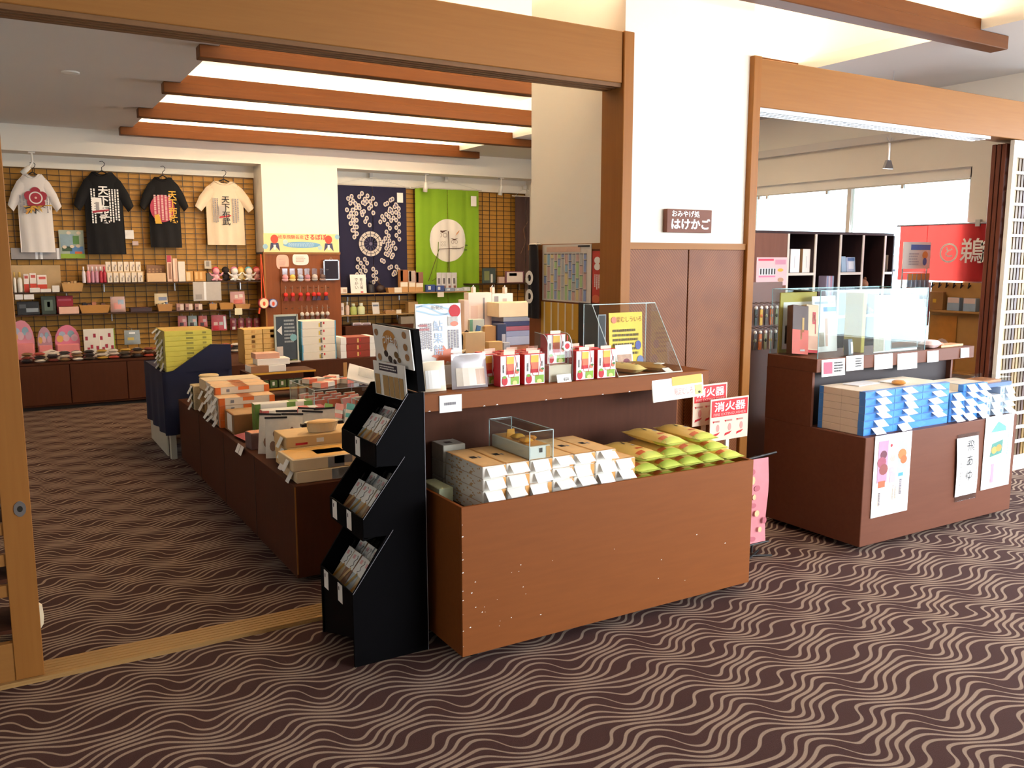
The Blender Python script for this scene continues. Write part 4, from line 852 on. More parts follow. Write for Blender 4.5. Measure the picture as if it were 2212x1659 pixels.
MB().box(-w/2-.006, -w/2+.008, -.004, .014, 0, h+.006, mat('b9c0b8', .5)).box(w/2-.008, w/2+.006, -.004, .014, 0, h+.006, mat('b9c0b8', .5)).box(-w/2, w/2, -.004, .014, h-.01, h+.006, mat('b9c0b8', .5)).obj('frame', t)
b = MB(); lines(b, -w*.1, w*.42, h*.4, h*.92, 7, mat('a9b0b4', .7, 0), -.002); b.poly([(-w*.42, -.002, h*.68), (-w*.2, -.002, h*.78), (-w*.2, -.002, h*.58)], PAPER); b.rct(-w*.45, -w*.18, h*.14, h*.34, -.002, mat('d5c8c0', .7, 0)); b.disc(w*.3, h*.52, .03, .03, -.003, mat('7fb4bc', .7, 0)); b.obj('chalk_writing', t)
MB().box(-w/2, w/2, -.06, .0, 0, .012, mat('dccdc4', .5)).obj('foot', t)
# ================================================================== cash and wrapping counter
ZK = .8
t = thing('wrapping_counter', 'brown wrapping counter with bags and papers behind the pier', 'counter', (3.5, 6.0, 0))
wobj(MB().box(2.62, 4.5, 5.62, 6.35, .03, ZK-.03, BROWND), 'body', t, bevel=.002); wobj(MB().box(2.6, 4.52, 5.6, 6.37, ZK-.03, ZK, BROWN), 'top', t, bevel=.003); wobj(MB().box(2.66, 4.46, 5.66, 6.3, 0, .03, CAST), 'plinth', t)
def PXB(x0, y0, x1, y1, Y, z=None):
    a, c, zz0, zz1 = rect(x0, y0, x1, y1, Y); return (a+c)/2, c-a, (z if z is not None else zz0), zz1-(z if z is not None else zz0)
ZK += .0005
def onck(name, label, cat, px, Y, d, m, prints=(), rz=0):
    xc, w, z, h = PXB(*px, Y-d/2, ZK); return boxgood(name, label, cat, w, d, h, m, (xc, Y, ZK), rz, prints=prints)
KR = mat('d8b27a', .6, .08); NV = mat('2a3358', .5, .15)
onck('paper_sack', 'tall white paper sack with printed lettering on the wrapping counter', 'bag', (1012, 632, 1062, 756), 6.29, .08, mat('f0ddd2', .6, .03), (('f', .1, .5, .4, .75, mat('e6c9bc', .6, 0)), ('f', .62, .35, .7, .9, GREYINK)))
onck('paper_sack', 'wide white paper sack clipped at the top on the wrapping counter', 'bag', (1063, 634, 1108, 740), 6.31, .06, mat('f4e6da', .6, .03), (('f', .1, .6, .3, .95, GREYINK), ('f', .5, .65, .7, .9, mat('c9b8b0', .6, 0))))
onck('paper_sack', 'narrow cream paper sack at the left end of the wrapping counter', 'bag', (1003, 648, 1012, 740), 5.95, .1, mat('efd8cc', .6, .03))
for k, (x) in enumerate((1025, 1066, 1093)):
    p = on('Y', 6.05, x, 628); tag(MB().box(-.012, .012, -.02, .02, 0, .05, mat('e6d3c2', .5)).tube([(-.012, 0, .045), (0, 0, .065), (.012, 0, .045)], .004, METAL, 6).obj('bag_clip', None, (on('Y', 6.27, x, 628).x, 6.29, on('Y', 6.25, x, 634).z)), 'pale clip gripping the top of a paper sack', 'clip', 'clips on the paper sacks')
onck('kraft_bag', 'small kraft bag with a blue tool tucked in, on the wrapping counter', 'bag', (1005, 718, 1048, 758), 5.72, .08, mat('e0c49a', .6, .06))
tag(MB().box(-.018, .018, -.006, .006, 0, .2, mat('3f679c', .4)).obj('blue_tool', None, (on('Y', 5.78, 1025, 760).x, 5.79, ZK), (-.05, .25, 0)), 'blue handled tool standing behind the small kraft bag', 'tool')
onck('tape_drum', 'pale grey and green tape dispenser on the wrapping counter', 'dispenser', (1015, 690, 1046, 720), 5.92, .08, mat('c9cfc4', .4, .1), (('f', 0, .2, .2, 1, mat('68a08a', .5, 0)),))
onck('carton', 'brown carton beside the tape dispenser on the wrapping counter', 'box', (1048, 705, 1074, 757), 5.9, .12, mat('b98e5c', .6, .08), (('t', 0, 0, 1, 1, mat('c9a270', .6, .05)),))
onck('small_carton', 'small beige carton at the front of the wrapping counter', 'box', (1056, 738, 1086, 758), 5.7, .06, KR)
onck('paper_pad', 'grey-blue paper pad standing on the wrapping counter', 'pad', (1088, 740, 1102, 758), 5.7, .05, mat('b4bccb', .6, .05))
onck('navy_pack', 'navy and white wrapped pack standing on the wrapping counter', 'pack', (1074, 700, 1094, 752), 5.86, .08, NV, (('f', .5, .1, .9, .6, mat('b9bcc8', .5, 0)),))
for k, (y0, y1, c, lab) in enumerate(((728, 752, 'aab6d2', 'pale blue wrapping paper stack at the bottom of the paper pile'), (716, 728, '8f9cc0', 'blue-grey wrapping paper stack in the paper pile'), (706, 716, '9a5568', 'reddish wrapping paper stack in the paper pile'), (696, 706, '2e3560', 'navy wrapping paper stack in the paper pile'), (686, 696, '8a8f9c', 'grey wrapping paper stack in the paper pile'), (655, 686, 'ead6b0', 'thick cream paper roll bundle topping the paper pile'))):
    xa, xb, za, zb = rect(1096 if k < 5 else 1086, y0, 1150, y1, 5.98)
    if k == 0: zc = ZK
    hh = zb-za if k else zb-ZK
    boxgood('paper_stack', lab, 'paper', .42, .2, hh, mat(c, .6, .08), (xa+.21, 6.14, zc), random.uniform(-.03, .03)); zc += hh+.0006
tag(MB().lathe([(.14, 0), (.16, .01), (.17, .035), (.16, .034), (.14, .014), (.01, .012)], mat('e0bf80', .45, .08), 28).obj('wooden_dish', None, (2.86, 5.79, ZK), smooth=True), 'shallow pale wooden dish at the front of the wrapping counter', 'dish')
tag(MB().tube([(0, 0, .0), (0, 0, .06), (.02, 0, .13), (.06, 0, .16)], .016, BLACK, 8).box(-.04, .04, -.03, .03, 0, .02, BLACK).obj('tape_cutter', None, (on('Y', 5.7, 999, 760).x, 5.73, ZK)), 'black tape cutter at the left end of the wrapping counter', 'tool')
# ================================================================== low cabinets along the back wall
t = thing('wall_cabinets', 'long low row of dark brown cabinets along the back wall', 'cabinet', (2.4, 10.05, 0)); ZB = .48
wobj(MB().box(-1.55, 6.42, 9.68, 10.42, .04, ZB-.02, BROWND), 'carcass', t); wobj(MB().box(-1.56, 6.43, 9.66, 10.42, ZB-.02, ZB, BROWND), 'top', t); wobj(MB().box(-1.5, 6.4, 9.72, 10.4, 0, .04, CAST), 'plinth', t)
for k in range(15): x = -1.53+k*.53; wobj(MB().box(x, x+.522, 9.664, 9.679, .06, ZB-.026, BROWND), 'door', t, bevel=.002)
# ================================================================== shelves in the wall niches
SHD = wood('shelf_dark', '3a271c', '4a3324', 0, 4, .5, 10); SHL = wood('shelf_light', '9a7a50', 'ab8a5c', 0, 4, .5, 10)
def wshelf(x0, x1, z, m, label):
    t = thing('wall_shelf', label, 'shelf', ((x0+x1)/2, 10.28, z-.014)); w = (x1-x0)/2
    MB().box(-w, w, -.14, .14, 0, .0135, m).obj('board', t)
    for k in range(3): x = -w*.8+k*w*.8; MB().prism([(-.005, 0), (.005, 0), (.005, -.09), (-.005, -.09)], .1, .14, METAL).obj('bracket', t, (x, 0, 0))
S1, S2, S3, SA, SB, SCc = 1.25, 1.16, .93, 1.08, .815, 1.175
wshelf(.84, 2.66, S1, SHD, 'dark shelf below the white T-shirt, holding the soft dolls'); wshelf(-.5, .78, S2, SHD, 'short dark shelf below the crest T-shirt'); wshelf(-.5, 2.66, S3, SHD, 'long dark shelf under the doll shelf in the T-shirt niche')
wshelf(3.62, 5.36, SA, SHL, 'pale shelf before the navy and green curtains'); wshelf(3.62, 5.3, SB, SHL, 'lower pale shelf under the navy curtain'); wshelf(5.4, 6.42, SCc, SHD, 'short dark shelf right of the green curtain')
def wg(kind, name, label, cat, px, z, cols, group=None, d=.1, Y=10.2, prints=(), n=1):
    """one thing on a wall shelf, measured in the photo at the shelf's front"""
    x0, x1, _, z1 = rect(px[0], px[1], px[2], px[1], Y); w, h = x1-x0, z1-z; loc = ((x0+x1)/2, Y+d/2, z+.0006)
    m = mat(cols[0], .5, .08, 0, 30)
    if kind == 'box': return boxgood(name, label, cat, w, d, h, m, loc, 0, group, [(p[0], p[1], p[2], p[3], p[4], mat(p[5], .5, .05)) for p in prints])
    if kind == 'bottle':
        t = thing(name, label, cat, loc, 0, group); r = w/2
        MB().lathe([(r*.95, 0), (r, h*.05), (r, h*.62), (r*.55, h*.74)], m, 14).obj('body', t, smooth=True); MB().lathe([(r*.5, h*.74), (r*.5, h), (r*.4, h)], mat(cols[1], .4, .03), 12).obj('cap', t, smooth=True); return t
    if kind == 'tray':
        t = thing(name, label, cat, loc, 0, group); a, b_ = w/2, d/2
        b = MB(); o = [(-a*.85, -b_*.85, 0), (a*.85, -b_*.85, 0), (a*.85, b_*.85, 0), (-a*.85, b_*.85, 0), (-a, -b_, h), (a, -b_, h), (a, b_, h), (-a, b_, h)]
        i = [(x*.93, y*.93, max(z_, .004)) for x, y, z_ in o]
        b.add(o+i, [(3, 2, 1, 0), (8, 9, 10, 11)]+[(k, (k+1) % 4, 4+(k+1) % 4, 4+k) for k in range(4)]+[(8+(k+1) % 4, 8+k, 12+k, 12+(k+1) % 4) for k in range(4)]+[(4+k, 4+(k+1) % 4, 12+(k+1) % 4, 12+k) for k in range(4)], m); b.obj('tray', t)
        if len(cols) > 1:
            rr = random.Random(int(px[0])); b = MB()
            for k in range(5): b.box(-a*.75+k*a*.3, -a*.75+k*a*.3+a*.26, -b_*.6, b_*.6, .005, h*rr.uniform(.9, 1.35), mat(cols[1+k % (len(cols)-1)], .5, .1))
            tag(b.obj('contents', t), kind='stuff')
        return t
    if kind == 'bag':
        return pouch(name, label, w, h, min(.06, d), m, loc, 0, group, [(p[0], p[1], p[2], p[3], mat(p[4], .5, .1)) for p in prints])
# ---- short left shelf
boxgood('display_backdrop', 'large mottled beige panel standing on the short shelf below the crest T-shirt', 'panel', .62, .01, .275, mat('c3a67c', .7, .22, 0, 9), (.3, 10.38, S2+.0006))
wg('bottle', 'lotion_bottle', 'slim white lotion bottle with a yellow cap on the short shelf', 'bottle', (27, 588, 33, 0), S2, ('efe9e0', 'd8b25a'), d=.03); wg('bottle', 'lotion_bottle', 'wider white lotion bottle next to the slim one on the short shelf', 'bottle', (36, 588, 47, 0), S2, ('efe9e0', 'd8b25a'), d=.05)
RB = (('f', 0, 0, 1, .45, 'c8402a'), ('f', .2, .75, .9, .9, 'd8635a'))
for k, (a, c, e, lab) in enumerate(((50, 61, 592, 'first'), (63, 77, 590, 'second'), (79, 100, 594, 'widest'))): wg('box', 'medicine_box', lab+' red and white upright box beside the lotion bottles', 'box', (a, e, c, 0), S2, ('f0e4dc',), prints=RB, d=.05)
for k, (a, c, e) in enumerate(((64, 86, 622), (87, 110, 624), (112, 128, 617))): wg('box', 'white_carton', 'small white carton along the front of the short shelf', 'box', (a, e, c, 0), S2, ('ece4dc',), 'white cartons on the short shelf', d=.03, Y=10.145)
wg('tray', 'tan_tray', 'tan open tray with a raised back on the right of the short shelf', 'tray', (133, 612, 180, 0), S2, ('c89a5e', 'b98a52', 'd0a870'), d=.14)
for k in range(2): wg('box', 'hanging_note', 'white price note under the edge of the short shelf', 'note', (32+19*k, 636, 49+24*k, 0), S2-.07, ('e9e4e2',), 'notes under the short shelf', d=.003, Y=10.135)
# ---- doll shelf
for k, (x, c1, c2) in enumerate(((176, 'e9e0e6', 'f5f0f0'), (186, 'e08a94', 'f0d9d4'), (195, 'c48aa0', 'efe4e8'), (204, 'c48aa0', 'efe4e8'), (213, 'a82436', 'ece6e2'), (221, 'b0263a', 'c8404e'))): wg('bottle', 'hand_cream', ('white', 'coral', 'first mauve', 'second mauve', 'dark red', 'bright red')[k]+' cosmetic tube on the doll shelf', 'tube', (x, 576, x+8, 0), S1, (c1, c2), d=.04)
boxgood('header_card', 'pinkish header card behind the cosmetic tubes', 'card', .2, .004, .19, mat('cba39a', .6, .05), (.87+.09, 10.3, S1+.0006))
x0, x1, _, _ = rect(230, 580, 312, 600, 10.2)
t = thing('step_rack', 'small pale two-step rack carrying rows of white packets', 'rack', ((x0+x1)/2, 10.3, S1+.0006)); MB().box(-(x1-x0)/2, (x1-x0)/2, -.04, .08, 0, .115, mat('d9b98a', .6, .05)).obj('step', t)
first = None
for r in range(2):
    for k in range(6):
        loc = (x0+.03+k*(x1-x0-.04)/5.6, 10.215 if r == 0 else 10.31, S1+.0008+(0 if r == 0 else .1155))
        lb = 'small white packet with a grey figure on the %s step of the two-step rack' % ('lower', 'upper')[r]
        if first is None: first = boxgood('white_packet', lb, 'packet', .05, .03, .105, mat('efe0cc', .5, .05), loc, 0, 'white packets on the step rack', (('f', .35, .1, .65, .5, mat('a89c90', .5, .1)), ('f', .6, .5, .8, .7, GREYINK)))
        else: dup(first, loc, random.uniform(-.06, .06), lb)
wg('box', 'bead_display', 'brown card of beads behind a beige carton on the doll shelf', 'display', (316, 573, 357, 0), S1, ('8a6448',), d=.02, Y=10.32, prints=[('f', .1+.2*(k % 4), .4+.15*(k//4), .2+.2*(k % 4), .5+.15*(k//4), 'b98e62') for k in range(12)])
wg('box', 'beige_carton', 'beige carton in front of the bead card', 'box', (317, 590, 358, 0), S1, ('dcb88c',), d=.09)
wg('box', 'tall_pack', 'tall pink and cream upright pack on the doll shelf', 'box', (359, 552, 370, 0), S1, ('e3bfa4',), d=.05, prints=(('f', .1, .75, .9, 1, 'b8324c'), ('f', .3, .1, .8, .7, 'a87a62'))); wg('box', 'tall_pack', 'clear fronted upright pack next to the pink one', 'box', (372, 558, 382, 0), S1, ('dcb49a',), d=.05, prints=(('f', .1, .1, .5, .95, 'f0d8c4'),))
wg('box', 'white_carton', 'tall white carton on the doll shelf', 'box', (384, 565, 399, 0), S1, ('ece0d0',), d=.07); wg('box', 'amber_carton', 'left amber gift carton before the dolls', 'box', (401, 586, 417, 0), S1, ('cf9a4e',), d=.06, prints=(('f', .1, .1, .6, .9, 'e8cfa0'),)); wg('box', 'amber_carton', 'right amber gift carton before the dolls', 'box', (419, 586, 444, 0), S1, ('c98f42',), d=.06, prints=(('f', .1, .2, .3, .9, 'e0b878'), ('f', .5, .2, .7, .9, 'e0b878')))
wg('box', 'figure_card', 'small pale figure card on the wire grid above the dolls', 'card', (441, 563, 456, 0), on('Y', 10.36, 448, 581).z, ('cfc4b4',), d=.01, Y=10.41, prints=(('f', .25, .3, .7, .9, '8f8880'),))
wg('box', 'dark_carton', 'dark green carton at the left of the dolls', 'box', (446, 590, 460, 0), S1, ('4a463a',), d=.06)
def doll(px, z, head, hood, robe, label, s=1.0, Y=10.22):
    Y += .07*(px in (488, 521, 555))
    x = on('Y', Y, px, 600).x
    t = thing('plush_doll', label, 'doll', (x, Y, z)); r = .034*s
    MB().ball((0, 0, .04*s), .034*s, .026*s, .042*s, mat(robe, .8, .1), 12, 6).obj('body', t, smooth=True); MB().ball((0, -.008, .095*s), r, r*.9, r, mat(head, .7, .04), 14, 8).obj('head', t, smooth=True)
    MB().ball((0, .012, .108*s), r*1.08, r*.8, r*1.0, mat(hood, .8, .06), 12, 7).obj('hood', t, smooth=True)
    for sg in (-1, 1): MB().tube([(sg*.02*s, -.01, .055*s), (sg*.045*s, -.018, .06*s), (sg*.066*s, -.022, .085*s)], .012*s, mat(head, .7, .04), 8, .006*s).obj('arm', t, smooth=True); MB().tube([(sg*.014*s, -.012, .022*s), (sg*.035*s, -.028, .014*s), (sg*.05*s, -.036, .012*s)], .012*s, mat(head, .7, .04), 8, .006*s).obj('leg', t, smooth=True)
for px, hd, hood, robe, lab in ((467, 'f0a0b0', 'c03a50', 'e6b8bc', 'pink faced'), (488, '2a2024', '1c181c', '322a30', 'black'), (507, 'f2ece6', 'd98ab0', 'e6dfd8', 'white faced'), (521, 'ecc86a', 'e39a3a', 'efe0b4', 'yellow faced'), (538, 'ece4dc', '5fa9bc', 'e4ddd4', 'pale faced blue hooded'), (555, 'e08a8c', 'c8343c', 'e0a49c', 'coral faced red hooded')): doll(px, S1+.0006, hd, hood, robe, lab+' soft doll without features on the doll shelf', 1.15)
# ---- long lower shelf of the T-shirt niche
wg('box', 'black_carton', 'black carton with silver print on the long lower shelf', 'box', (36, 652, 84, 0), S3, ('262a30',), prints=(('f', .4, .2, .95, .5, '8f9aa4'), ('f', .1, .5, .4, .8, '545a60')), d=.12); wg('box', 'patterned_carton', 'dark green patterned carton on the long lower shelf', 'box', (88, 640, 119, 0), S3, ('38443c',), prints=(('f', .2, .2, .8, .8, '5f7064'), ('f', .4, .4, .6, .7, '9aa8a0')), d=.08)
wg('box', 'crimson_box', 'crimson lidded box standing open on the long lower shelf', 'box', (121, 639, 157, 0), S3, ('a81f34',), prints=(('f', .1, .7, .9, .82, 'c8566a'),), d=.04, Y=10.3); wg('box', 'pink_carton', 'pale pink carton before the crimson box', 'box', (127, 663, 170, 0), S3, ('e6b8a4',), d=.1, Y=10.15, prints=(('t', .3, .2, .9, .8, 'd8a878'),))
wg('tray', 'flared_tray', 'flared tan wooden tray of dark goods on the long lower shelf', 'tray', (171, 659, 238, 0), S3, ('c08a48', '2a2028', '6a3f34', 'c07a5a'), d=.2, Y=10.15); wg('bag', 'clear_bag', 'clear bag of pink and blue goods on the long lower shelf', 'bag', (238, 641, 271, 0), S3, ('c8a8a4',), d=.08, prints=((.2, .2, .7, .6, 'd8948c'), (.5, .5, .9, .8, '8fa4bc')))
wg('box', 'dark_tray', 'flat dark tray of small goods on the long lower shelf', 'tray', (282, 665, 328, 0), S3, ('3a2830',), d=.15, Y=10.15, prints=(('t', .1, .1, .9, .9, '94646c'),)); wg('tray', 'tan_tray', 'tan tray with cream and blue packets on the long lower shelf', 'tray', (340, 657, 373, 0), S3, ('b98850', 'e8dcc0', '6a7aa0'), d=.14, Y=10.15); wg('bag', 'cream_bag', 'cream packet with a blue band standing in the tan tray', 'packet', (333, 634, 362, 0), S3+.06, ('e2cfa8',), d=.03, Y=10.25, prints=((.3, .4, .95, .7, '8088a4'),))
for k, x in enumerate((381, 400, 421)): wg('box', 'photo_packet', ('first', 'second', 'third')[k]+' small pinkish packet in the row beside the tan tray', 'packet', (x, 656, x+16, 0), S3, ('a9807a',), d=.06, Y=10.15, prints=(('f', .5, .1, .95, .9, 'd8c8bc'), ('f', .1, .1, .4, .5, '6a4a48')))
wg('box', 'clear_sheet', 'pale sheet in a clear sleeve hanging below the doll shelf', 'sheet', (416, 609, 477, 0), on('Y', 10.14, 445, 650).z, ('b9b2ac',), d=.003, Y=10.136, prints=(('f', .38, .05, .46, 1, 'f4f4f6'), ('f', .08, .1, .3, .35, '9a948e')))
wg('tray', 'small_tray', 'small tan tray with blue and pink packets under the clear sleeve', 'tray', (452, 656, 469, 0), S3, ('b98a4e', '5c98b0', 'd87a74'), d=.12, Y=10.15); wg('tray', 'small_tray', 'empty looking tan tray in the middle of three', 'tray', (474, 655, 505, 0), S3, ('b5823f',), d=.12, Y=10.15); wg('tray', 'small_tray', 'tan tray below the pink and white bag', 'tray', (508, 657, 541, 0), S3, ('c4935a',), d=.12, Y=10.15)
wg('bag', 'pink_bag', 'pink and white bag with round faces standing at the end of the long lower shelf', 'bag', (497, 630, 530, 0), S3+.045, ('d8a4a0',), d=.05, Y=10.24, prints=((.3, .5, .5, .75, 'f0e0d4'), (.6, .55, .85, .8, 'f0e0d4'), (.2, .1, .8, .4, 'c86a64')))
wg('box', 'shelf_note', 'cream price note under the edge of the long lower shelf', 'note', (507, 666, 523, 0), S3-.065, ('e6dcb8',), d=.003, Y=10.135)
# ---- bags hanging below that shelf
def hang(name, label, px, Y, c, prints, group=None, cat='packet'):
    x0, x1, z0, z1 = rect(*px, Y); t = pouch(name, label, x1-x0, z1-z0, .03, mat(c, .35, .15, 0, 40), ((x0+x1)/2, Y, z0), 0, group, [(p[0], p[1], p[2], p[3], mat(p[4], .4, .1)) for p in prints]); t['category'] = cat
    MB().tube([(0, 0, z1-z0-.005), (0, .0, z1-z0+.012), (0, YN-.04-Y, z1-z0+.018)], .002, METAL, 5).obj('hook', t); return t
for k, (a, c, lab) in enumerate(((384, 'c87a7c', 'pink'), (406, '9aa8a4', 'grey-green'), (428, 'cf6a62', 'red'))): hang('hanging_bag', lab+' goods bag hanging on the grid behind the yellow boxes', (a, 682, a+20, 706), 10.3, c, ((.2, .1, .6, .4, '4a3a40'), (.5, .45, .85, .7, 'e0b8b0')))
hang('hanging_bag', 'large shiny pink bag with round faces hanging on the grid', (456, 680, 490, 714), 10.28, 'c45a66', ((.15, .35, .4, .55, 'e8c8c0'), (.5, .35, .75, .55, 'cfd4cc'), (.1, .05, .45, .3, 'c83040'), (.8, .1, .95, .9, 'f0eef0')))
for k in range(4): hang('charm_pack', 'dark red charm pack with a white round base, hanging in a row of four', (497+17*k, 687, 511+17*k, 713), 10.3, '8a2a34', ((.25, .05, .75, .28, 'd8ccc0'), (.3, .6, .7, .8, 'c88a80')), 'dark red charm packs on the grid')
# ---- T-shirts
def tshirt(name, label, px0, px1, y_sh, y_hem, col, tilt=0, wf=1.0):
    Y = 10.33; x0, x1, z0, z1 = rect(px0, y_sh, px1, y_hem, Y); w, h = x1-x0, z1-z0
    t = thing(name, label, 'T-shirt', ((x0+x1)/2, Y, z0), 0); m = mat(col, .9, .04, 0, 6)
    bw = w*.31
    def tor(sg): 
        def f(u, v):
            ww = bw*(1+.04*(1-v)); 
            if v > .88: ww = bw*(1-(v-.88)/.12*.45)
            x = (2*u-1)*ww; dep = .035*(1-abs(2*u-1)**2.4)+.006*math.sin(x*55+v*3)*(1-v)
            z = v*h
            if v > .85: z = h*(.85+(v-.85)*(1 if True else 0))-.0*h
            if v > .93 and abs(2*u-1) < .55: z -= h*.05*(1-(abs(2*u-1)/.55)**2)*(v-.93)/.07*(1 if sg < 0 else .45)
            return (x, sg*dep, z)
        return f
    b = MB(); b.sheet(tor(-1), 16, 18, m); b.sheet(lambda u, v: tor(1)(1-u, v), 16, 18, m); b.obj('body', t, smooth=True)
    for s in (-1, 1):
        P = [Vector((s*bw*.6, 0, h*.98)), Vector((s*bw*.98, 0, h*.9)), Vector((s*w*.42, 0, h*.76)), Vector((s*w*.5, 0, h*.6))]; Q = [Vector((s*bw*.45, 0, h*.7)), Vector((s*bw*.85, 0, h*.66)), Vector((s*bw*1.05, 0, h*.6)), Vector((s*w*.4, 0, h*.52))]
        def slv(sg):
            def f(u, v):
                k = min(2, int(u*3)); a = u*3-k; p = P[k].lerp(P[k+1], a); q = Q[k].lerp(Q[k+1], a); r = p.lerp(q, v)
                return (r.x, sg*.026*(1-abs(2*v-1)**2.2)+.0*u, r.z)
            return f
        b = MB(); b.sheet(slv(-1), 9, 6, m); b.sheet(lambda u, v: slv(1)(u, 1-v), 9, 6, m); b.obj('sleeve', t, smooth=True)
    c = MB(); c.tube([(-bw*.53, -.012, h*.995), (-bw*.3, -.03, h*.955), (0, -.036, h*.942), (bw*.3, -.03, h*.955), (bw*.53, -.012, h*.995)], .007, m, 6); c.obj('collar', t, smooth=True)
    hg = thing('clothes_hanger', ('dark hanger holding the '+label.split(' hanging')[0]), 'hanger', ((x0+x1)/2, Y, z0+h*.93)); HB = mat('1a171b', .4, 0)
    MB().tube([(-bw*.75, 0, .0), (0, 0, .075), (bw*.75, 0, 0)], .007, HB, 6).obj('shoulder', hg); MB().tube([(0, 0, .07), (0, 0, .11), (.025, 0, .13), (.03, 0, .155), (.01, 0, .175), (-.018, 0, .168)], .0035, HB, 6).obj('hook', hg)
    return t, w, h
def pr_y(x, bw): return -.037
t, w, h = tshirt('t_shirt', 'white T-shirt with a red crest and gold brush strokes hanging in the niche', 18, 134, 376, 545, 'e6e0dc')
b = MB(); CR = mat('a02a3c', .7, .1); c0 = (.01, h*.68)
for k in range(5): a = R90+k*2*math.pi/5; b.disc(c0[0]+.055*math.cos(a), c0[1]+.055*math.sin(a), .042, .042, -.0445, CR, 18)
b.disc(*c0, .055, .055, -.0450, CR); b.ring(*c0, .045, .056, -.0455, mat('e6e0dc', .9, 0), 24)
for k in range(5): a = R90+k*2*math.pi/5; b.disc(c0[0]+.022*math.cos(a), c0[1]+.022*math.sin(a), .015, .015, -.046, CR if k else CR, 12)
b.disc(*c0, .01, .01, -.0465, mat('d8b8b0', .8, 0))
rr = random.Random(5)
for k in range(16):
    a = math.pi+.1+k*math.pi/15; l = rr.uniform(.07, .12); m = (mat('d8a83a', .7, 0), mat('3a3432', .7, 0), mat('d2953a', .7, 0))[k % 3]; cx, cz = .0+rr.uniform(-.03, .03), h*.58
    b.poly([(cx-.008, -.047-.0002*k, cz), (cx+.008, -.047-.0002*k, cz+.01), (cx+l*math.cos(a), -.047-.0002*k, cz+l*.7*math.sin(a)), (cx+l*math.cos(a)-.012, -.047-.0002*k, cz+l*.7*math.sin(a)+.012)], m)
lines(b, -.13, -.075, h*.5, h*.7, 2, GREYINK, -.0455, True); lines(b, .09, .13, h*.5, h*.7, 2, GREYINK, -.0455, True); b.obj('print', t)
t, w, h = tshirt('t_shirt', 'black T-shirt with a white calligraphy block hanging in the niche', 160, 290, 372, 549, '0d0b0e')
b = MB(); b.rct(-.09, -.02, h*.5, h*.64, -.045, WHINK); b.rct(-.075, -.04, h*.52, h*.6, -.0455, mat('9a989c', .8, 0)); b.poly([(-.09, -.0475, h*.5), (.03, -.0475, h*.525), (.03, -.0475, h*.54), (-.09, -.0475, h*.52)], CR); lines(b, -.1, -.06, h*.4, h*.72, 2, WHINK, -.046, True, .1); lines(b, .03, .11, h*.42, h*.72, 4, WHINK, -.046, True, .1); b.obj('print', t)
for k, s in enumerate('天下布武'): text(t, s, -.005, h*(.70-k*.085), .075, WHINK, -.047, .075, bold=.03)
t, w, h = tshirt('t_shirt', 'black T-shirt with a red disc and gold calligraphy hanging in the niche', 302, 408, 383, 535, '0d0b0e')
b = MB(); b.disc(-.02, h*.56, .095, .11, -.0445, mat('a8344e', .7, .25, 0, 40), 24); lines(b, -.09, .05, h*.42, h*.7, 5, mat('d8b0b0', .8, 0), -.0455, True, .1); b.poly([(-.08, -.046, h*.4), (-.03, -.046, h*.4), (-.05, -.046, h*.5), (-.085, -.046, h*.49)], mat('d8a83a', .7, 0)); b.obj('print', t)
for k, s in enumerate('天下布武'): text(t, s, .06, h*(.70-k*.085), .07, mat('d8a83a', .7, 0), -.047, .065, bold=.02)
t, w, h = tshirt('t_shirt', 'cream T-shirt with black calligraphy and a red stroke hanging beside the pier', 422, 549, 392, 529, 'e6d2b6')
b = MB(); b.rct(-.06, .0, h*.5, h*.62, -.0445, mat('b9b0a8', .8, .1)); b.poly([(-.06, -.0465, h*.47), (.04, -.0465, h*.495), (.04, -.0465, h*.51), (-.05, -.0465, h*.49)], REDINK); lines(b, -.11, -.06, h*.42, h*.7, 3, GREYINK, -.0455, True, .1); lines(b, .05, .11, h*.42, h*.7, 3, GREYINK, -.0455, True, .1); b.obj('print', t)
for k, s in enumerate('天下布武'): text(t, s, -.0, h*(.68-k*.085), .065, INK, -.047, .065, bold=.015)
for o in list(COL.objects):
    if o.name.startswith('t_shirt'):
        for c in o.children:
            if c.name.startswith(('print', 'lettering')):
                zc = .44; kk_ = 1.12 if 'crest' in o['label'] else 1.35; c.location.x *= kk_; c.location.z = zc+(c.location.z-zc)*kk_; c.scale = (c.scale.x*kk_, c.scale.y*(kk_ if c.name[0] == 'l' else 1), c.scale.z*(kk_ if c.name[0] == 'p' else 1)); c.location.y -= .0005
def flatpx(name, label, cat, px, Y, m, draw=None, th=.004, rot=0):
    x0, x1, z0, z1 = rect(*px, Y); return board(name, label, cat, x1-x0, z1-z0, ((x0+x1)/2, Y, z0), (0, rot, 0), m, th, None, draw)
def draw_land(b, w, h):
    for (x0, x1, z0, z1, c) in ((-.5, .5, 0, .16, '8fae3a'), (-.45, .1, .4, .85, '8fa8b4'), (.05, .3, .5, .8, '5a8a4c'), (-.1, .45, .16, .42, '5a8ac0'), (-.4, 0, .25, .42, '3f5a40'), (.1, .4, .16, .24, 'd0683a')): b.rct(w*x0, w*x1, h*z0, h*z1, -.0012-.0003*z0, mat(c, .6, .15, 0, 30))
    for x, z in ((-.3, .4), (0, .42), (.25, .44), (-.1, .9), (.3, .9)): b.disc(w*x, h*z, w*.09, h*.06, -.002, mat('dccdb8', .6, 0), 10)
flatpx('picture_poster', 'colourful landscape poster on the grid between two T-shirts', 'poster', (128, 497, 182, 558), 10.41, mat('a8b4a4', .6, .1), draw_land)
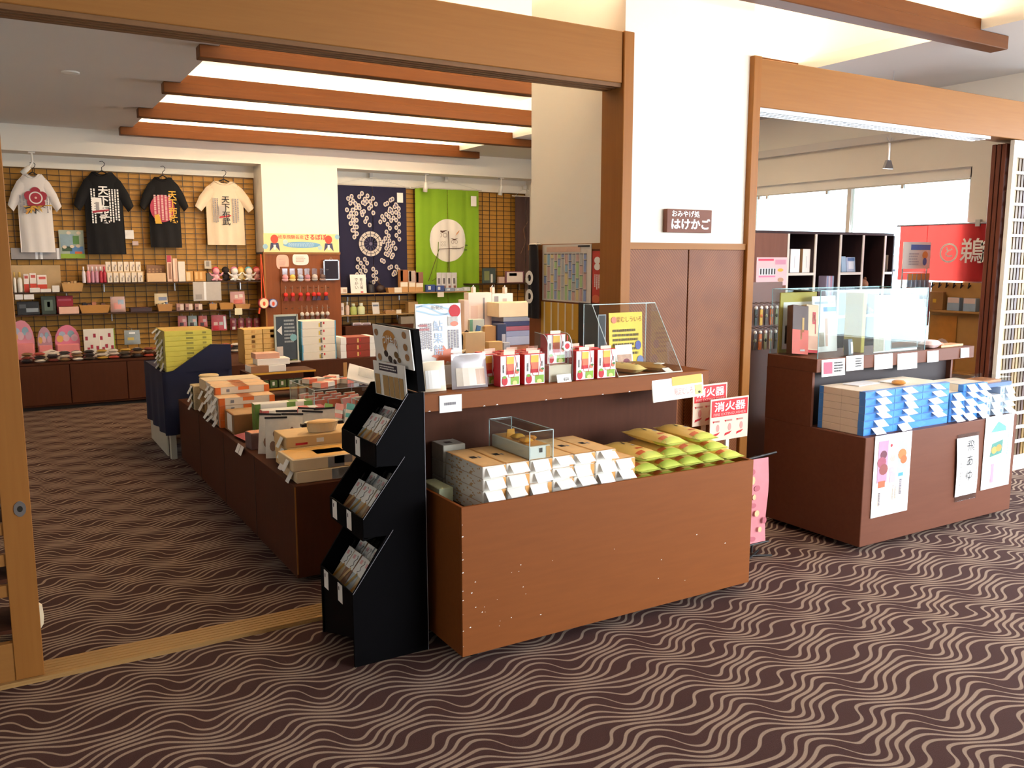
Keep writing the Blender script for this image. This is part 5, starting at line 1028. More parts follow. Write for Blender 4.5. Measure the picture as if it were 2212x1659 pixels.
flatpx('wall_note', 'white note on the grid beside the second T-shirt', 'note', (268, 497, 289, 516), 10.415, PAPER); flatpx('wall_note', 'tiny pinkish tag on the grid under the white note', 'note', (286, 521, 299, 530), 10.415, mat('cdb4b0', .6))
flatpx('clear_sleeve', 'clear plastic sleeve with a grey sheet hanging below the crest T-shirt', 'sleeve', (24, 536, 131, 560), 10.37, mat('a39c9a', .25, .25, .2, 12), lambda b, w, h: [b.rct(w*x, w*(x+.05), 0, h, -.0015, mat('f3f2f5', .2, 0)) for x in (-.02, .08, .42)])
# ---- goods on the cabinet top
for k, (px, lab, c) in enumerate((((20, 692, 73, 745), 'large rounded pink souvenir pack with pastel picture on the cabinet top', 'd88a9c'), ((80, 706, 112, 742), 'mauve rounded souvenir pack on the cabinet top', 'b48a9a'), ((118, 702, 172, 746), 'bright pink rounded souvenir pack with pastel picture on the cabinet top', 'd87a98'))):
    x0, x1, z0, z1 = rect(*px, 10.1); w, h = x1-x0, z1-ZB; t = thing('rounded_pack', lab, 'pack', ((x0+x1)/2, 10.1, ZB+.0006))
    pts = [(-w/2, 0), (w/2, 0), (w/2, h*.5)]+[(w/2*math.cos(a), h*.5+h*.5*math.sin(a)) for a in (.4, .8, 1.2, 1.57, 1.95, 2.35, 2.75)]+[(-w/2, h*.5)]
    MB().prism(pts, 0, .06, mat(c, .4, .08)).obj('card', t); MB().box(-w*.46, w*.46, -.05, 0, 0, h*.42, mat('e48a8c', .35, .1)).obj('pouch', t, bevel=.008)
    b = MB()
    for q, (u, v, cc) in enumerate(((-.2, .7, 'a9b4cc'), (.15, .72, '88a8bc'), (-.05, .6, 'd8b0bc'), (.28, .6, 'c8a0b4'), (-.3, .58, 'd8a860'))): b.disc(u*w, v*h, w*.14, h*.11, -.0012-.0004*q, mat(cc, .6, .1), 12)
    b.obj('print', t)
for px, lab in (((180, 711, 216, 746), 'left white box with red berries on the cabinet top'), ((212, 710, 248, 747), 'right white box with red berries and a green edge on the cabinet top')):
    x0, x1, z0, z1 = rect(*px, 10.05); t = boxgood('berry_box', lab, 'box', (x1-x0)*.97, .06, z1-ZB, mat('ece6dc', .5, .03), ((x0+x1)/2, 10.05, ZB+.0006), -.1, prints=[('f', u, v, u+.16, v+.14, mat('b0344a', .5, .1)) for u, v in ((.1, .6), (.6, .7), (.4, .3), (.75, .25), (.2, .2))]+([('r', 0, 0, 1, 1, LIM), ('f', .95, 0, 1, 1, mat('8fbf3a', .5, 0))] if px[0] > 200 else []))
hang('clear_pack', 'clear blister pack standing on the cabinet top by the yellow boxes', (268, 713, 303, 744), 10.05, '8f9aa0', ((.2, .3, .6, .5, 'c8b060'), (.3, .75, .7, .85, 'eef0f2')))
tag(MB().prism([(-.1, 0), (.1, 0), (.085, .075), (0, .11), (-.085, .085)], -.004, .004, mat('cdbfb0', .5, .15, 0, 20)).obj('fan_card', None, (.45, 9.92, ZB+.0006), (-.3, 0, .1)), 'pale card printed with a brown fan on the cabinet top', 'card')
first = None; rr = random.Random(21); PC = ['2a2426', 'c9bfb4', '7a3a34', '8a6a48', 'd8cfc4', '4a4038', 'b08a3a', 'a8483a']
protos = []
for k in range(8):
    t = thing('small_packet', ('black', 'pale grey', 'brick red', 'brown', 'white', 'dark olive', 'mustard', 'rust red')[k]+' small packet among the rows along the cabinet top', 'packet', (.3, 9.75, ZB+.0006), 0, 'small packets along the cabinet top'); MB().pillow(.1, .08, .034, mat(PC[k], .4, .2, 0, 60), 6, 5).obj('bag', t, smooth=True); MB().box(-.02, .02, -.02, .015, .0335, .0345, mat(PC[(k+4) % 8], .5, 0)).obj('label', t); protos.append(t)
for k in range(100):
    kk = k % 40; ly = k//40
    loc = (.22+(kk % 20)*.112+rr.uniform(-.006, .006), 9.72+.1*(kk//20)+rr.uniform(-.005, .005), ZB+.0006+ly*.0345)
    if k < 8: protos[k].location = loc; protos[k].rotation_euler = (0, 0, rr.uniform(-.25, .25))
    else: dup(protos[rr.randrange(8)], loc, rr.uniform(-.25, .25))
for k, (px, c) in enumerate(((474, 'c8242c'), (486, 'b81f28'), (500, 'a01c26'))): x = on('Y', 9.9, px, 735).x; tag(MB().ball((0, 0, .035), .04, .035, .035, mat(c, .4, .1), 12, 7).obj('red_charm', None, (x, 9.92, ZB+.0006), smooth=True), ('left', 'middle', 'right')[k]+' red ball charm on the cabinet top behind the tier stand', 'charm')
# ================================================================== pier between the niches
x0, x1, z0, z1 = rect(569, 505, 731, 545, YB-.02)
def draw_banner(b, w, h):
    for s in (-1, 1):
        b.disc(s*w*.36, h*.7, .045, .05, -.0014, mat('d8432e', .6, .03), 18); b.poly([(s*w*.36-.06, -.0012, h*.05), (s*w*.36, -.0012, h*.35), (s*w*.36+.06, -.0012, h*.05), (s*w*.36+.045, -.0012, h*.5), (s*w*.36-.045, -.0012, h*.5)], mat('3a3a5c', .6, .1)); b.rct(s*w*.36-.014, s*w*.36+.014, h*.14, h*.4, -.0018, PAPER)
        b.disc(s*w*.48, h*.3 if s < 0 else h*.85, .03, .03, -.001, mat('8fb8cc', .6, 0), 14)
    b.disc(0, h*.4, w*.25, h*.17, -.0012, mat('6fa4cc', .6, .05), 24); lines(b, -w*.18, w*.18, h*.3, h*.5, 3, mat('b4d0e4', .6, 0), -.0018); b.disc(-w*.22, h*.55, .03, .03, -.001, mat('b4cfc8', .6, 0)); b.disc(w*.24, h*.25, .028, .028, -.001, mat('b4cfc8', .6, 0))
t = board('doll_banner', 'cream banner with two red dolls and red lettering above the charm hooks', 'banner', x1-x0, z1-z0, ((x0+x1)/2, YB-.03, z0), 0, mat('f3d99a', .6, .03), .006, None, draw_banner)
text(t, '岐阜飛騨名産', -.13, (z1-z0)*.8, .05, REDINK, -.002, .3); text(t, 'さるぼぼ', .16, (z1-z0)*.8, .07, REDINK, -.002, .26, bold=.02)
for px, lab, c, dr in (((597, 550, 624, 582), 'pink rounded notice pinned under the doll banner', 'eeb4a0', 1), ((632, 547, 667, 573), 'white rounded notice pinned under the doll banner', 'f0ece4', 2)):
    x0, x1, z0, z1 = rect(*px, YB-.02); w, h = (x1-x0)/2, (z1-z0)/2; t = thing('rounded_notice', lab, 'notice', ((x0+x1)/2, YB-.016, z0))
    MB().prism([(w*abs(math.cos(a))**.6*(1 if math.cos(a) > 0 else -1), h+h*abs(math.sin(a))**.6*(1 if math.sin(a) > 0 else -1)) for a in [2*math.pi*(k+.5)/24 for k in range(24)]], -.003, 0, mat(c, .6, .02)).obj('sheet', t); b = MB(); lines(b, -w*.6, w*.6, h*.5, h*1.5, 4, mat('c9a89c', .6, 0), -.0045); b.obj('print', t)
x0, x1, z0, z1 = rect(607, 576, 716, 700, YB-.02)
t = thing('hook_panel', 'reddish brown panel with rows of hooks on the pier', 'panel', ((x0+x1)/2, YB-.013, z0)); w, h = (x1-x0)/2, z1-z0
MB().box(-w, w, -.012, 0, 0, h, WAINS).obj('panel', t)
for r, zz in enumerate((.86, .55, .2)):
    for k in range(8): MB().tube([(-w*.85+k*w*.24, -.012, h*zz+.06), (-w*.85+k*w*.24, -.07, h*zz+.055), (-w*.85+k*w*.24, -.075, h*zz+.065)], .0025, METAL, 5).obj('hook', t)
CH2 = {}
def charm(x, z, c1, c2, label, group, big):
    key = (c1, c2, big)
    if key in CH2: return dup(CH2[key], (x, YB-.085, z))
    t = thing('hanging_charm', label, 'charm', (x, YB-.085, z), 0, group)
    if big:
        MB().box(-.03, .03, -.006, .006, -.02, .055, FILM).obj('wrapper', t); MB().ball((0, -.008, -.045), .036, .026, .032, mat(c1, .7, .08), 10, 6).obj('head', t, smooth=True); MB().ball((0, 0, -.075), .04, .026, .022, mat(c2, .7, .08), 10, 5).obj('body', t, smooth=True)
    else:
        MB().tube([(0, 0, .055), (0, 0, -.03)], .002, mat('c8b8a8', .6), 5).obj('cord', t); MB().ball((0, 0, -.05), .027, .024, .027, mat(c1, .6, .05), 10, 6).obj('head', t, smooth=True); MB().prism([(-.028, -.12), (.028, -.12), (.014, -.07), (-.014, -.07)], -.012, .012, mat(c2, .7, .05)).obj('body', t)
    CH2[key] = t; return t
xs = [on('Y', YB-.09, px, 600).x for px in (616, 632, 649, 664, 680, 697)]
for x, (a, c, l) in zip(xs, (('e09aa4', 'e6b4b8', 'pink'), ('e0bc5c', 'ead49a', 'yellow'), ('a8b0c4', 'cfd0d4', 'grey-blue'), ('c88a98', 'd8a49c', 'rose'), ('cfc4bc', 'b0a49c', 'white'), ('6a5450', 'a8908a', 'dark brown'))): charm(x, z0+h*.86+.02, a, c, l+' plush charm on the top row of hooks', None, True)
xs = [on('Y', YB-.09, px, 650).x for px in (618, 633, 650, 666, 679, 689, 705)]
for k, x in enumerate(xs): charm(x, z0+h*.55+.03, 'd42a22', '7a1f22' if k < 4 else '3a2a44', 'red headed charm with a dark red body on the middle row of hooks' if k < 4 else 'red headed charm with a dark purple body on the middle row of hooks', 'red charms on the middle row', False)
xs = [on('Y', YB-.09, px, 684).x for px in (653, 664, 675, 686, 697, 708)]
for k, x in enumerate(xs): charm(x, z0+h*.2+.035, 'cfc8c0', '6a3a34' if k % 2 else '5a4a44', 'small pale headed charm on the bottom row of hooks', 'pale charms on the bottom row', False)
x0, x1, z0, z1 = rect(697, 561, 731, 605, YB-.03)
t = thing('wall_mirror', 'small square mirror in a silver frame on the pier edge', 'mirror', ((x0+x1)/2, YB-.06, z0)); w, h = (x1-x0)/2, z1-z0
MB().box(-w+.014, w-.014, 0, .004, .014, h-.014, mat('dfe3e6', .03, 0, 1)).obj('glass', t)
MB().box(-w, -w+.014, -.006, .01, 0, h, METAL).box(w-.014, w, -.006, .01, 0, h, METAL).box(-w, w, -.006, .01, 0, .014, METAL).box(-w, w, -.006, .01, h-.014, h, METAL).obj('frame', t); MB().tube([(-.02, .003, h), (0, .003, h+.03), (.02, .003, h)], .002, METAL, 5).obj('hanger', t)
ORC = mat('d8502a', .6, .08)
for px, lab, c, dx in ((570, 'cream drum charm with an orange bird on a long orange cord', 'efe0b4', 0), (590, 'blue and white round drum charm beside the cream one', 'c9c4d4', .0)):
    p = on('Y', YB-.08, px, 655); t = thing('drum_charm', lab, 'charm', (p.x, YB-.07, p.z))
    MB().tube([(0, -.02, 0), (0, .02, 0)], .062 if c == 'efe0b4' else .05, mat('b8303a' if c == 'efe0b4' else '4a5a9c', .5), 18).obj('drum', t); b = MB().disc(0, 0, .05 if c == 'efe0b4' else .04, .056 if c == 'efe0b4' else .044, -.0215, mat(c, .6, .03), 18); b.disc(.0, -.005, .016, .026, -.0225, ORC, 10); b.obj('skin', t)
    if c == 'efe0b4':
        MB().tube([(-.02, 0, .05), (-.01, .02, .3), (.0, .04, .56)], .006, ORC, 6).tube([(.02, 0, .05), (.012, .02, .3), (.0, .04, .56)], .006, ORC, 6).obj('cord', t); MB().tube([(-.045, 0, -.05), (-.06, 0, -.12)], .012, ORC, 6).obj('tassel', t)
# ================================================================== curtains in the right niche
def noren(name, label, px0, px1, ytop, ybot, col, Y, amp, split, lab_col=None):
    x0, x1, _, z1 = rect(px0, ytop, px1, ytop, Y); _, _, z0, _ = rect(px0, ybot, px1, ybot, Y); w, h = x1-x0, z1-z0
    t = thing(name, label, 'curtain', ((x0+x1)/2, Y, z0)); m = mat(col, .85, .06, 0, 10)
    def cy(x): return amp*math.sin(x*24+1)+amp*.5*math.sin(x*51)
    for a, c in ((-w/2, -.004), (.004, w/2)):
        b = MB(); b.sheet(lambda u, v: (a+(c-a)*u, cy(a+(c-a)*u)*(1-.5*v), h*v), 20, 8, m); b.sheet(lambda u, v: (c+(a-c)*u, cy(c+(a-c)*u)*(1-.5*v)+.003, h*v), 20, 8, m); b.obj('panel', t, smooth=True)
    MB().tube([(-w/2-.05, 0, h+.004), (w/2+.05, 0, h+.004)], .008, mat('cfc8bc', .4), 8).obj('pole', t)
    MB().tube([(-w/2, .0, h+.01), (0, .04, h+.12), (w/2, .0, h+.01)], .0025, mat('d9d6d0', .5), 5).obj('cord', t)
    MB().box(-.02, .02, .02, .06, h+.1, h+.16, mat('dcdad4', .5)).obj('hook', t)
    b = MB().box(w*.36, w*.45, -amp*2.2-.004, -amp*2.2-.002, h*.86, h*.95, PAPER); b.obj('price_note', t)
    return t, w, h, cy
t, w, h, cy = noren('door_curtain', 'navy split curtain with white grape clusters and a wheel', 729, 876, 402, 640, '1b1838', 10.34, .006, True)
b = MB(); GW = mat('cfc6bc', .85, .1, 0, 60); GD = mat('6a6480', .85, 0)
def grape(x, z, n, dx, dz, r=.026):
    for k in range(n):
        xx, zz = x+dx*k+(.022 if k % 2 else -.022)*(1 if abs(dz) > abs(dx) else 0), z+dz*k+(.02 if k % 2 else -.02)*(0 if abs(dz) > abs(dx) else 1)
        b.disc(xx*w, zz*h, r, r*1.15, -.0165, GW, 10); b.disc(xx*w, zz*h, r*.45, r*.6, -.0175, GD, 8)
for x, z, n, dx, dz in ((-.36, .9, 3, .05, -.02), (-.33, .86, 5, .04, -.02), (-.3, .8, 4, .05, .01), (-.2, .92, 7, .04, -.01), (-.12, .86, 5, .03, -.02), (-.36, .78, 9, .012, -.03), (-.27, .78, 8, .0, -.03), (-.18, .8, 6, .02, -.03), (.26, .9, 5, .03, -.03), (.18, .86, 5, .03, -.03), (.36, .84, 10, -.0, -.035), (.27, .8, 8, -.01, -.035), (.1, .7, 4, .03, .01), (.14, .52, 7, .03, -.01), (.18, .46, 6, .02, -.02), (.2, .4, 4, -.03, -.03), (-.22, .34, 9, -.005, -.035), (-.12, .34, 8, -.012, -.035), (.0, .25, 5, .0, -.03), (.22, .28, 4, .03, -.03), (.3, .24, 3, .03, .01)): grape(x, z, n, dx, dz)
for k in range(10):
    for j in range(6): a = k; 
cz = (-.05*w, h*.48)
b.ring(*cz, .09, .155, -.016, GW, 28); b.ring(*cz, .12, .126, -.0175, mat('1b1838', .9, 0), 28); b.disc(*cz, .022, .022, -.016, GD, 12)
for k in range(12): a = k*math.pi/6; b.poly([(cz[0]+.02*math.cos(a), -.0162, cz[1]+.02*math.sin(a)), (cz[0]+.085*math.cos(a-.03), -.0162, cz[1]+.085*math.sin(a-.03)), (cz[0]+.085*math.cos(a+.05), -.0162, cz[1]+.085*math.sin(a+.05))], GD)
for k in range(14): a = (k+.5)*2*math.pi/14; b.poly([(cz[0]+r*math.cos(a+d), -.018, cz[1]+r*math.sin(a+d)) for r, d in ((.092, -.03), (.153, -.03), (.153, .03), (.092, .03))], mat('1b1838', .9, 0))
b.obj('print', t)
t, w, h, cy = noren('door_curtain', 'lime green split curtain with a white moon and two owls', 897, 1033, 409, 655, '7fa81e', 10.33, .013, True)
MO = mat('e9e4dc', .85, .02); b = MB(); R = .265; mz = h*.555; nS = 40
for k in range(nS):
    xa, xb = -R+2*R*k/nS, -R+2*R*(k+1)/nS
    za, zb = math.sqrt(max(0, R*R-xa*xa))*1.05, math.sqrt(max(0, R*R-xb*xb))*1.05
    fy = lambda x, s=1.0: cy(x)*(1-.5*.56)-.004
    b.poly([(xa, fy(xa), mz-za), (xb, fy(xb), mz-zb), (xb, fy(xb), mz+zb), (xa, fy(xa), mz+za)], MO)
BRW = mat('5a4034', .8, 0); OW = mat('b9b0a8', .8, 0)
def cyy(x): return cy(x)*.72-.0055
for xo, zo, s in ((-.085, mz+.01, 1.7), (.09, mz-.06, 1.2)):
    for dx in (-.022, .022): b.ring(xo+dx*s, zo+.035*s, .012*s, .02*s, cyy(xo)-.002, OW, 14)
    b.poly([(xo-.045*s, cyy(xo)-.002, zo+.075*s), (xo-.0, cyy(xo)-.002, zo+.05*s), (xo+.045*s, cyy(xo)-.002, zo+.075*s), (xo, cyy(xo)-.002, zo+.068*s)], BRW)
    for q in range(6): b.ring(xo+(-.02+.02*(q % 3))*s, zo-(.02+.022*(q//3))*s, .006*s, .009*s, cyy(xo)-.002, OW, 8)
b.tube([(-.3, -.022, h*.2), (-.14, -.022, mz-.11), (.0, -.022, mz-.105), (.17, -.022, mz-.1), (.22, -.022, mz-.08)], .004, BRW, 5); b.tube([(0, -.024, h*.2), (.004, -.024, mz-.1), (-.004, -.024, mz+.12)], .006, BRW, 5); b.tube([(-.2, -.022, h*.28), (-.16, -.022, h*.42), (-.15, -.022, mz-.02)], .005, mat('6f8f2a', .8, 0), 5); b.tube([(-.25, -.022, h*.2), (-.1, -.022, h*.26), (.05, -.022, h*.24)], .003, BRW, 5)
for k, (x, z) in enumerate(((.02, h*.27), (.1, h*.23), (-.1, h*.22), (.26, mz-.06), (.25, mz-.12))): b.disc(x, z, .022, .011, -.023, mat('4a6a1e', .8, 0), 8)
b.poly([(.1, -.024, mz+.06), (.15, -.024, mz+.11), (.165, -.024, mz+.14), (.12, -.024, mz+.1)], mat('d8905a', .8, 0)); b.obj('print', t)
t, w, h, cy = noren('door_curtain', 'dark brown curtain hanging at the right end of the niche', 1113, 1160, 425, 600, '4a3430', 10.33, .01, True); MB().tube([(-.1, -.02, h*.3), (-.02, -.02, h*.45), (-.06, -.02, h*.6), (.02, -.02, h*.7)], .003, mat('8a6a52', .8, 0), 5).obj('print', t)
for px, y0, lab in ((930, 378, 'small white track spotlight above the lime curtain'), (1094, 386, 'small white track spotlight right of the lime curtain')):
    p = on('Y', 10.06, px, y0); t = thing('spotlight', lab, 'spotlight', (p.x, 10.2, 2.57)); MB().tube([(0, 0, 0), (0, 0, -.1)], .008, WHITE, 8).obj('stem', t); MB().tube([(0, 0, -.1), (0, .03, -.22)], .024, WHITE, 12, .03).obj('head', t, smooth=True); MB().box(-.03, .03, -.03, .03, -.012, 0, WHITE).obj('mount', t)
p = on('Y', 10.06, 70, 338); t = thing('spotlight', 'white bent-arm spotlight over the crest T-shirt', 'spotlight', (p.x, 10.18, 2.57)); MB().tube([(0, 0, 0), (.0, -.01, -.1), (-.04, -.03, -.16)], .01, WHITE, 8).obj('stem', t); MB().tube([(-.03, -.03, -.15), (-.1, -.03, -.22)], .022, WHITE, 12, .026).obj('head', t, smooth=True); MB().box(-.03, .03, -.03, .03, -.012, 0, WHITE).obj('mount', t)
# ---- goods before the curtains
wg('box', 'white_carton', 'small white carton pair at the left end of the pale shelf', 'box', (732, 621, 750, 0), SA, ('e9dfd2',), d=.06, prints=(('f', .5, .2, .9, .7, 'c8b09a'),))
x0, x1, z0, z1 = rect(759, 593, 793, 632, 10.18); t = board('brush_card', 'white card with black brush lettering on the pale shelf', 'card', x1-x0, z1-SA, ((x0+x1)/2, 10.2, SA+.0006), (-.12, 0, 0), PAPER, .004, None, lambda b, w, h: b.disc(w*.2, h*.06, .02, .008, -.0012, REDINK)); text(t, 'で\nか\nい', -.025, (z1-SA)*.5, .05, INK, -.002); text(t, '郡\n上\n八\n幡', .04, (z1-SA)*.5, .035, INK, -.002)
wg('bottle', 'dark_cup', 'dark cup standing before the navy curtain', 'cup', (795, 607, 810, 0), SA, ('22202a', '22202a'), d=.07); t = thing('dark_figurine', 'dark brown figurine before the navy curtain', 'figurine', (on('Y', 10.25, 822, 620).x, 10.25, SA+.0006)); MB().ball((0, 0, .05), .06, .04, .05, mat('3a2620', .5, .2)).obj('body', t, smooth=True); MB().tube([(0, 0, .08), (-.03, 0, .14), (-.01, 0, .18)], .018, mat('3a2620', .5, .2), 8, .008).obj('neck', t, smooth=True)
wg('tray', 'kraft_tray', 'kraft tray with a white card on the pale shelf', 'tray', (838, 622, 868, 0), SA, ('b98a52',), d=.1, Y=10.15); wg('box', 'tray_card', 'white card before the kraft tray', 'card', (852, 621, 868, 0), SA, ('ece2d0',), d=.003, Y=10.142)
for k, (a, c, e, col, pc) in enumerate(((863, 881, 583, 'a8642c', 'd8a04a'), (882, 897, 585, 'b9a49a', 'e8e0d8'), (897, 914, 588, '8a5a44', 'c9a890'))): wg('box', 'spice_pack', ('amber', 'pale', 'brown')[k]+' upright spice pack on a kraft base, on the pale shelf', 'pack', (a, e, c, 0), SA, ('c0925a',), d=.06, Y=10.2, prints=(('f', 0, .45, 1, 1, col), ('f', .1, .5, .4, .98, pc), ('f', .1, .25, .95, .45, 'ece2d0')))
for k in range(4): wg('bag', 'silver_sachet', 'silver sachet with dark print in the row before the lime curtain', 'sachet', (944+11*k, 589, 955+11*k, 0), SA+.0, ('c9c8cc',), 'silver sachets on the pale shelf', d=.03, Y=10.24, prints=((.25, .1, .7, .3, '8a5a50'), (.2, .4, .6, .7, '6a6468')))
for k, (a, c, e, col) in enumerate(((921, 940, 615, '2f4686'), (942, 960, 617, '384f90'), (962, 982, 622, '8a9ab8'), (983, 1000, 622, 'b8c0cc'), (1001, 1016, 620, 'c4ccd4'))): wg('box', 'blue_carton', ('deep blue', 'royal blue', 'grey-blue', 'pale blue', 'ice blue')[k]+' small carton along the front of the pale shelf', 'box', (a, e, c, 0), SA, (col,), d=.05, Y=10.145, prints=(('f', .2, .3, .5, .8, 'd8dce4'),))
wg('box', 'shelf_note', 'white price note under the edge of the pale shelf', 'note', (945, 631, 959, 0), SA-.07, ('eee8da',), d=.003, Y=10.135)
wg('box', 'white_carton', 'white carton with a grey picture on the lower pale shelf', 'box', (732, 655, 743, 0), SB, ('e6ddd6',), d=.06, prints=(('f', .2, .4, .8, .7, 'a89c98'),)); wg('bottle', 'soft_bottle', 'pale pink bottle on the lower pale shelf', 'bottle', (747, 652, 755, 0), SB, ('d8c0b4', 'e4dcd4'), d=.04); wg('bottle', 'soft_bottle', 'green topped rounded bottle on the lower pale shelf', 'bottle', (758, 656, 772, 0), SB, ('a8b86a', 'dfe6cc'), d=.07); wg('bottle', 'soft_bottle', 'white and green rounded bottle on the lower pale shelf', 'bottle', (774, 655, 790, 0), SB, ('cfd8b0', 'e8ece0'), d=.08)
t = wg('box', 'standing_card', 'grey and white card standing on the lower pale shelf', 'card', (805, 653, 820, 0), SB, ('d0ccca',), d=.004, prints=(('f', .1, .65, .9, .8, '6a7484'),)); t.rotation_euler = (-.2, 0, 0)
wg('tray', 'kraft_tray', 'kraft tray with small goods on the lower pale shelf', 'tray', (832, 672, 860, 0), SB, ('b48a5a', 'c8a07a'), d=.1, Y=10.15); wg('box', 'tray_card', 'white card before the kraft tray of the lower pale shelf', 'card', (856, 669, 867, 0), SB, ('ece2d0',), d=.003, Y=10.142); wg('box', 'brown_carton', 'brown carton with a blue packet on the lower pale shelf', 'box', (882, 652, 903, 0), SB, ('a88858',), d=.1)
for k in range(2): wg('box', 'photo_box', ('left', 'right')[k]+' white photo box on the cabinet top under the navy curtain', 'box', (762+20*k, 697, 781+20*k, 0), ZB+.2, ('d8ccd0',), d=.05, prints=(('f', .1, .1, .9, .5, '8a7078'), ('f', .2, .6, .8, .8, 'b49aa4')))
boxgood('goods_step', 'brown display step on the cabinets under the navy curtain', 'step', 1.4, .3, .2, BROWND, (4.35, 10.25, ZB+.0003))
wg('box', 'picture_pack', 'dark green glossy picture pack on the short dark shelf', 'pack', (1043, 579, 1071, 0), SCc, ('3a4a4c',), d=.03, prints=(('f', .1, .2, .5, .8, '7a8458'), ('f', .6, .05, .75, .6, 'e4e8ea'))); wg('box', 'pale_figure', 'small pale pink figure on the short dark shelf', 'figure', (1078, 598, 1090, 0), SCc, ('d0b8b0',), d=.05)
wg('box', 'framed_card', 'white card in a mauve frame on the short dark shelf', 'frame', (1092, 586, 1132, 0), SCc, ('7a5064',), d=.02, prints=(('f', .07, .06, .93, .92, 'efe8ea'), ('f', .2, .6, .6, .85, 'b4a4c0')))
wg('box', 'grey_carton', 'grey carton on the cabinets under the lower pale shelf', 'box', (866, 684, 900, 0), ZB+.2005, ('8a7f70',), d=.1, Y=10.12)
# ================================================================== pier's shop side: posters and hanging cloth
def sideposter(name, label, cat, px, m, draw, off=0.004):
    a, c = on('X', 2.612, px[0], (px[1]+px[3])/2), on('X', 2.612, px[2], (px[1]+px[3])/2); z0, z1 = on('X', 2.612, (px[0]+px[2])/2, px[3]).z, on('X', 2.612, (px[0]+px[2])/2, px[1]).z
    return board(name, label, cat, a.y-c.y, z1-z0, (2.618-off, (a.y+c.y)/2, z0), -R90, m, .002, None, draw), a.y-c.y, z1-z0
def draw_chart(b, w, h):
    cs = ['a8c890', '90b4cc', 'd8c890', 'c8a4a0', '8fa0cc', 'b4b8bc']
    for k in range(12):
        x = -w*.46+k*w*.075; z = h*.03; r = random.Random(k)
        while z < h*.8:
            l = h*r.uniform(.12, .3); zz = min(z+l, h*.84); b.rct(x, x+w*.05, z, zz, -.001, mat(cs[r.randrange(6)], .7, .05)); b.rct(x, x+w*.06, zz-.004, zz, -.0015, mat('4a4e58', .7, 0)); z = zz+.004
    b.rct(-w*.4, w*.3, h*.87, h*.96, -.001, mat('d8b4a0', .7, .2, 0, 20)); b.rct(w*.25, w*.48, h*.95, h*.98, -.0015, INK)
sideposter('tourist_chart', 'large pastel chart poster with columns of print on the side of the pier', 'poster', (1171, 528, 1276, 652), mat('e2dcd2', .7, .02), draw_chart)
sideposter('red_poster', 'red poster with white figures behind the door post', 'poster', (1277, 542, 1299, 655), mat('c0392c', .6, .1), lambda b, w, h: [b.disc(0, h*z, w*.3, h*.07, -.001, PAPER, 12) for z in (.82, .7)]+[b.disc(-w*.1, h*.08, w*.4, h*.08, -.001, ORD, 12), lines(b, -w*.3, w*.3, h*.25, h*.55, 3, PAPER, -.001, True)], .0)
sideposter('gold_poster', 'mustard yellow poster with white ribbons below the pastel chart', 'poster', (1168, 654, 1248, 770), mat('c99a2a', .6, .05), lambda b, w, h: [b.rct(w*(-.42+k*.19), w*(-.38+k*.19), h*(.05+.12*k), h, -.001, mat('e0d4b8', .6, 0)) for k in range(5)]+[b.rct(w*(-.05+k*.17), w*(.08+k*.17), h*.06, h*(.2+.08*k), -.0015, mat('a8801f', .5, .2, 0, 60)) for k in range(3)])
sideposter('dark_board', 'black narrow board right of the mustard poster', 'board', (1249, 655, 1292, 775), mat('1c1a20', .5), None)
y0 = on('X', 2.6, 1144, 600).y; y1 = on('X', 2.6, 1168, 600).y
t = thing('hanging_cloth', 'black cloth with white rings hanging at the inner corner of the pier', 'cloth', (2.59, (y0+y1)/2, 1.17), -R90); w, h = y0-y1, .41
MB().sheet(lambda u, v: ((u-.5)*w*(1+.1*math.sin(v*3)), .008*math.sin(u*9+v*2), h*v), 8, 10, mat('18151c', .9, .1)).obj('cloth', t, smooth=True); MB().ring(-w*.2, h*.55, .018, .04, -.014, PAPER).ring(-w*.2, h*.3, .018, .04, -.014, PAPER).obj('print', t); MB().tube([(-w/2, .01, h), (w/2, .01, h)], .005, METAL, 6).tube([(0, .01, h), (0, .03, h+.01)], .004, METAL, 5).obj('rod', t)
# ================================================================== second brown display, before the side opening
A0, A1, B0, B1 = 3.722, 5.085, 2.75, 3.42
BROWN2 = wood('side_display_brown', '633a2a', '704432', 0, 5, .5, 10)  # display brown darkened: this unit's dimmer light is put into its colour
t = thing('display_counter', 'brown display counter with blue boxes before the side opening', 'counter', ((A0+A1)/2, (B0+B1)/2, 0))
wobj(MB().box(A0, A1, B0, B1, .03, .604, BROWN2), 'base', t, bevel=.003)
wobj(MB().box(A0+.02, A1-.12, 3.13, 3.145, .604, .9, mat('2a1c1c', .7, .1)), 'riser_panel', t)
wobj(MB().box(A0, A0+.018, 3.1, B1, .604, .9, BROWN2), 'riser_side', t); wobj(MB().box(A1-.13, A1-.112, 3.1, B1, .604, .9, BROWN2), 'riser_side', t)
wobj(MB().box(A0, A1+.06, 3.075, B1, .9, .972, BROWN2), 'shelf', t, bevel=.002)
for x in (A0+.06, A1-.06):
    for y in (B0+.06, B1-.06): wobj(MB().tube([(x-.01, y, .016), (x+.01, y, .016)], .016, CAST, 10).box(x-.006, x+.006, y-.012, y+.012, .017, .032, CAST), 'caster', t)
BLB = mat('3f86d8', .35, .06, 0, 25); CRM = mat('e6d8c4', .45, .04); first = None
BW, BD, BH = .234, .285, .0376
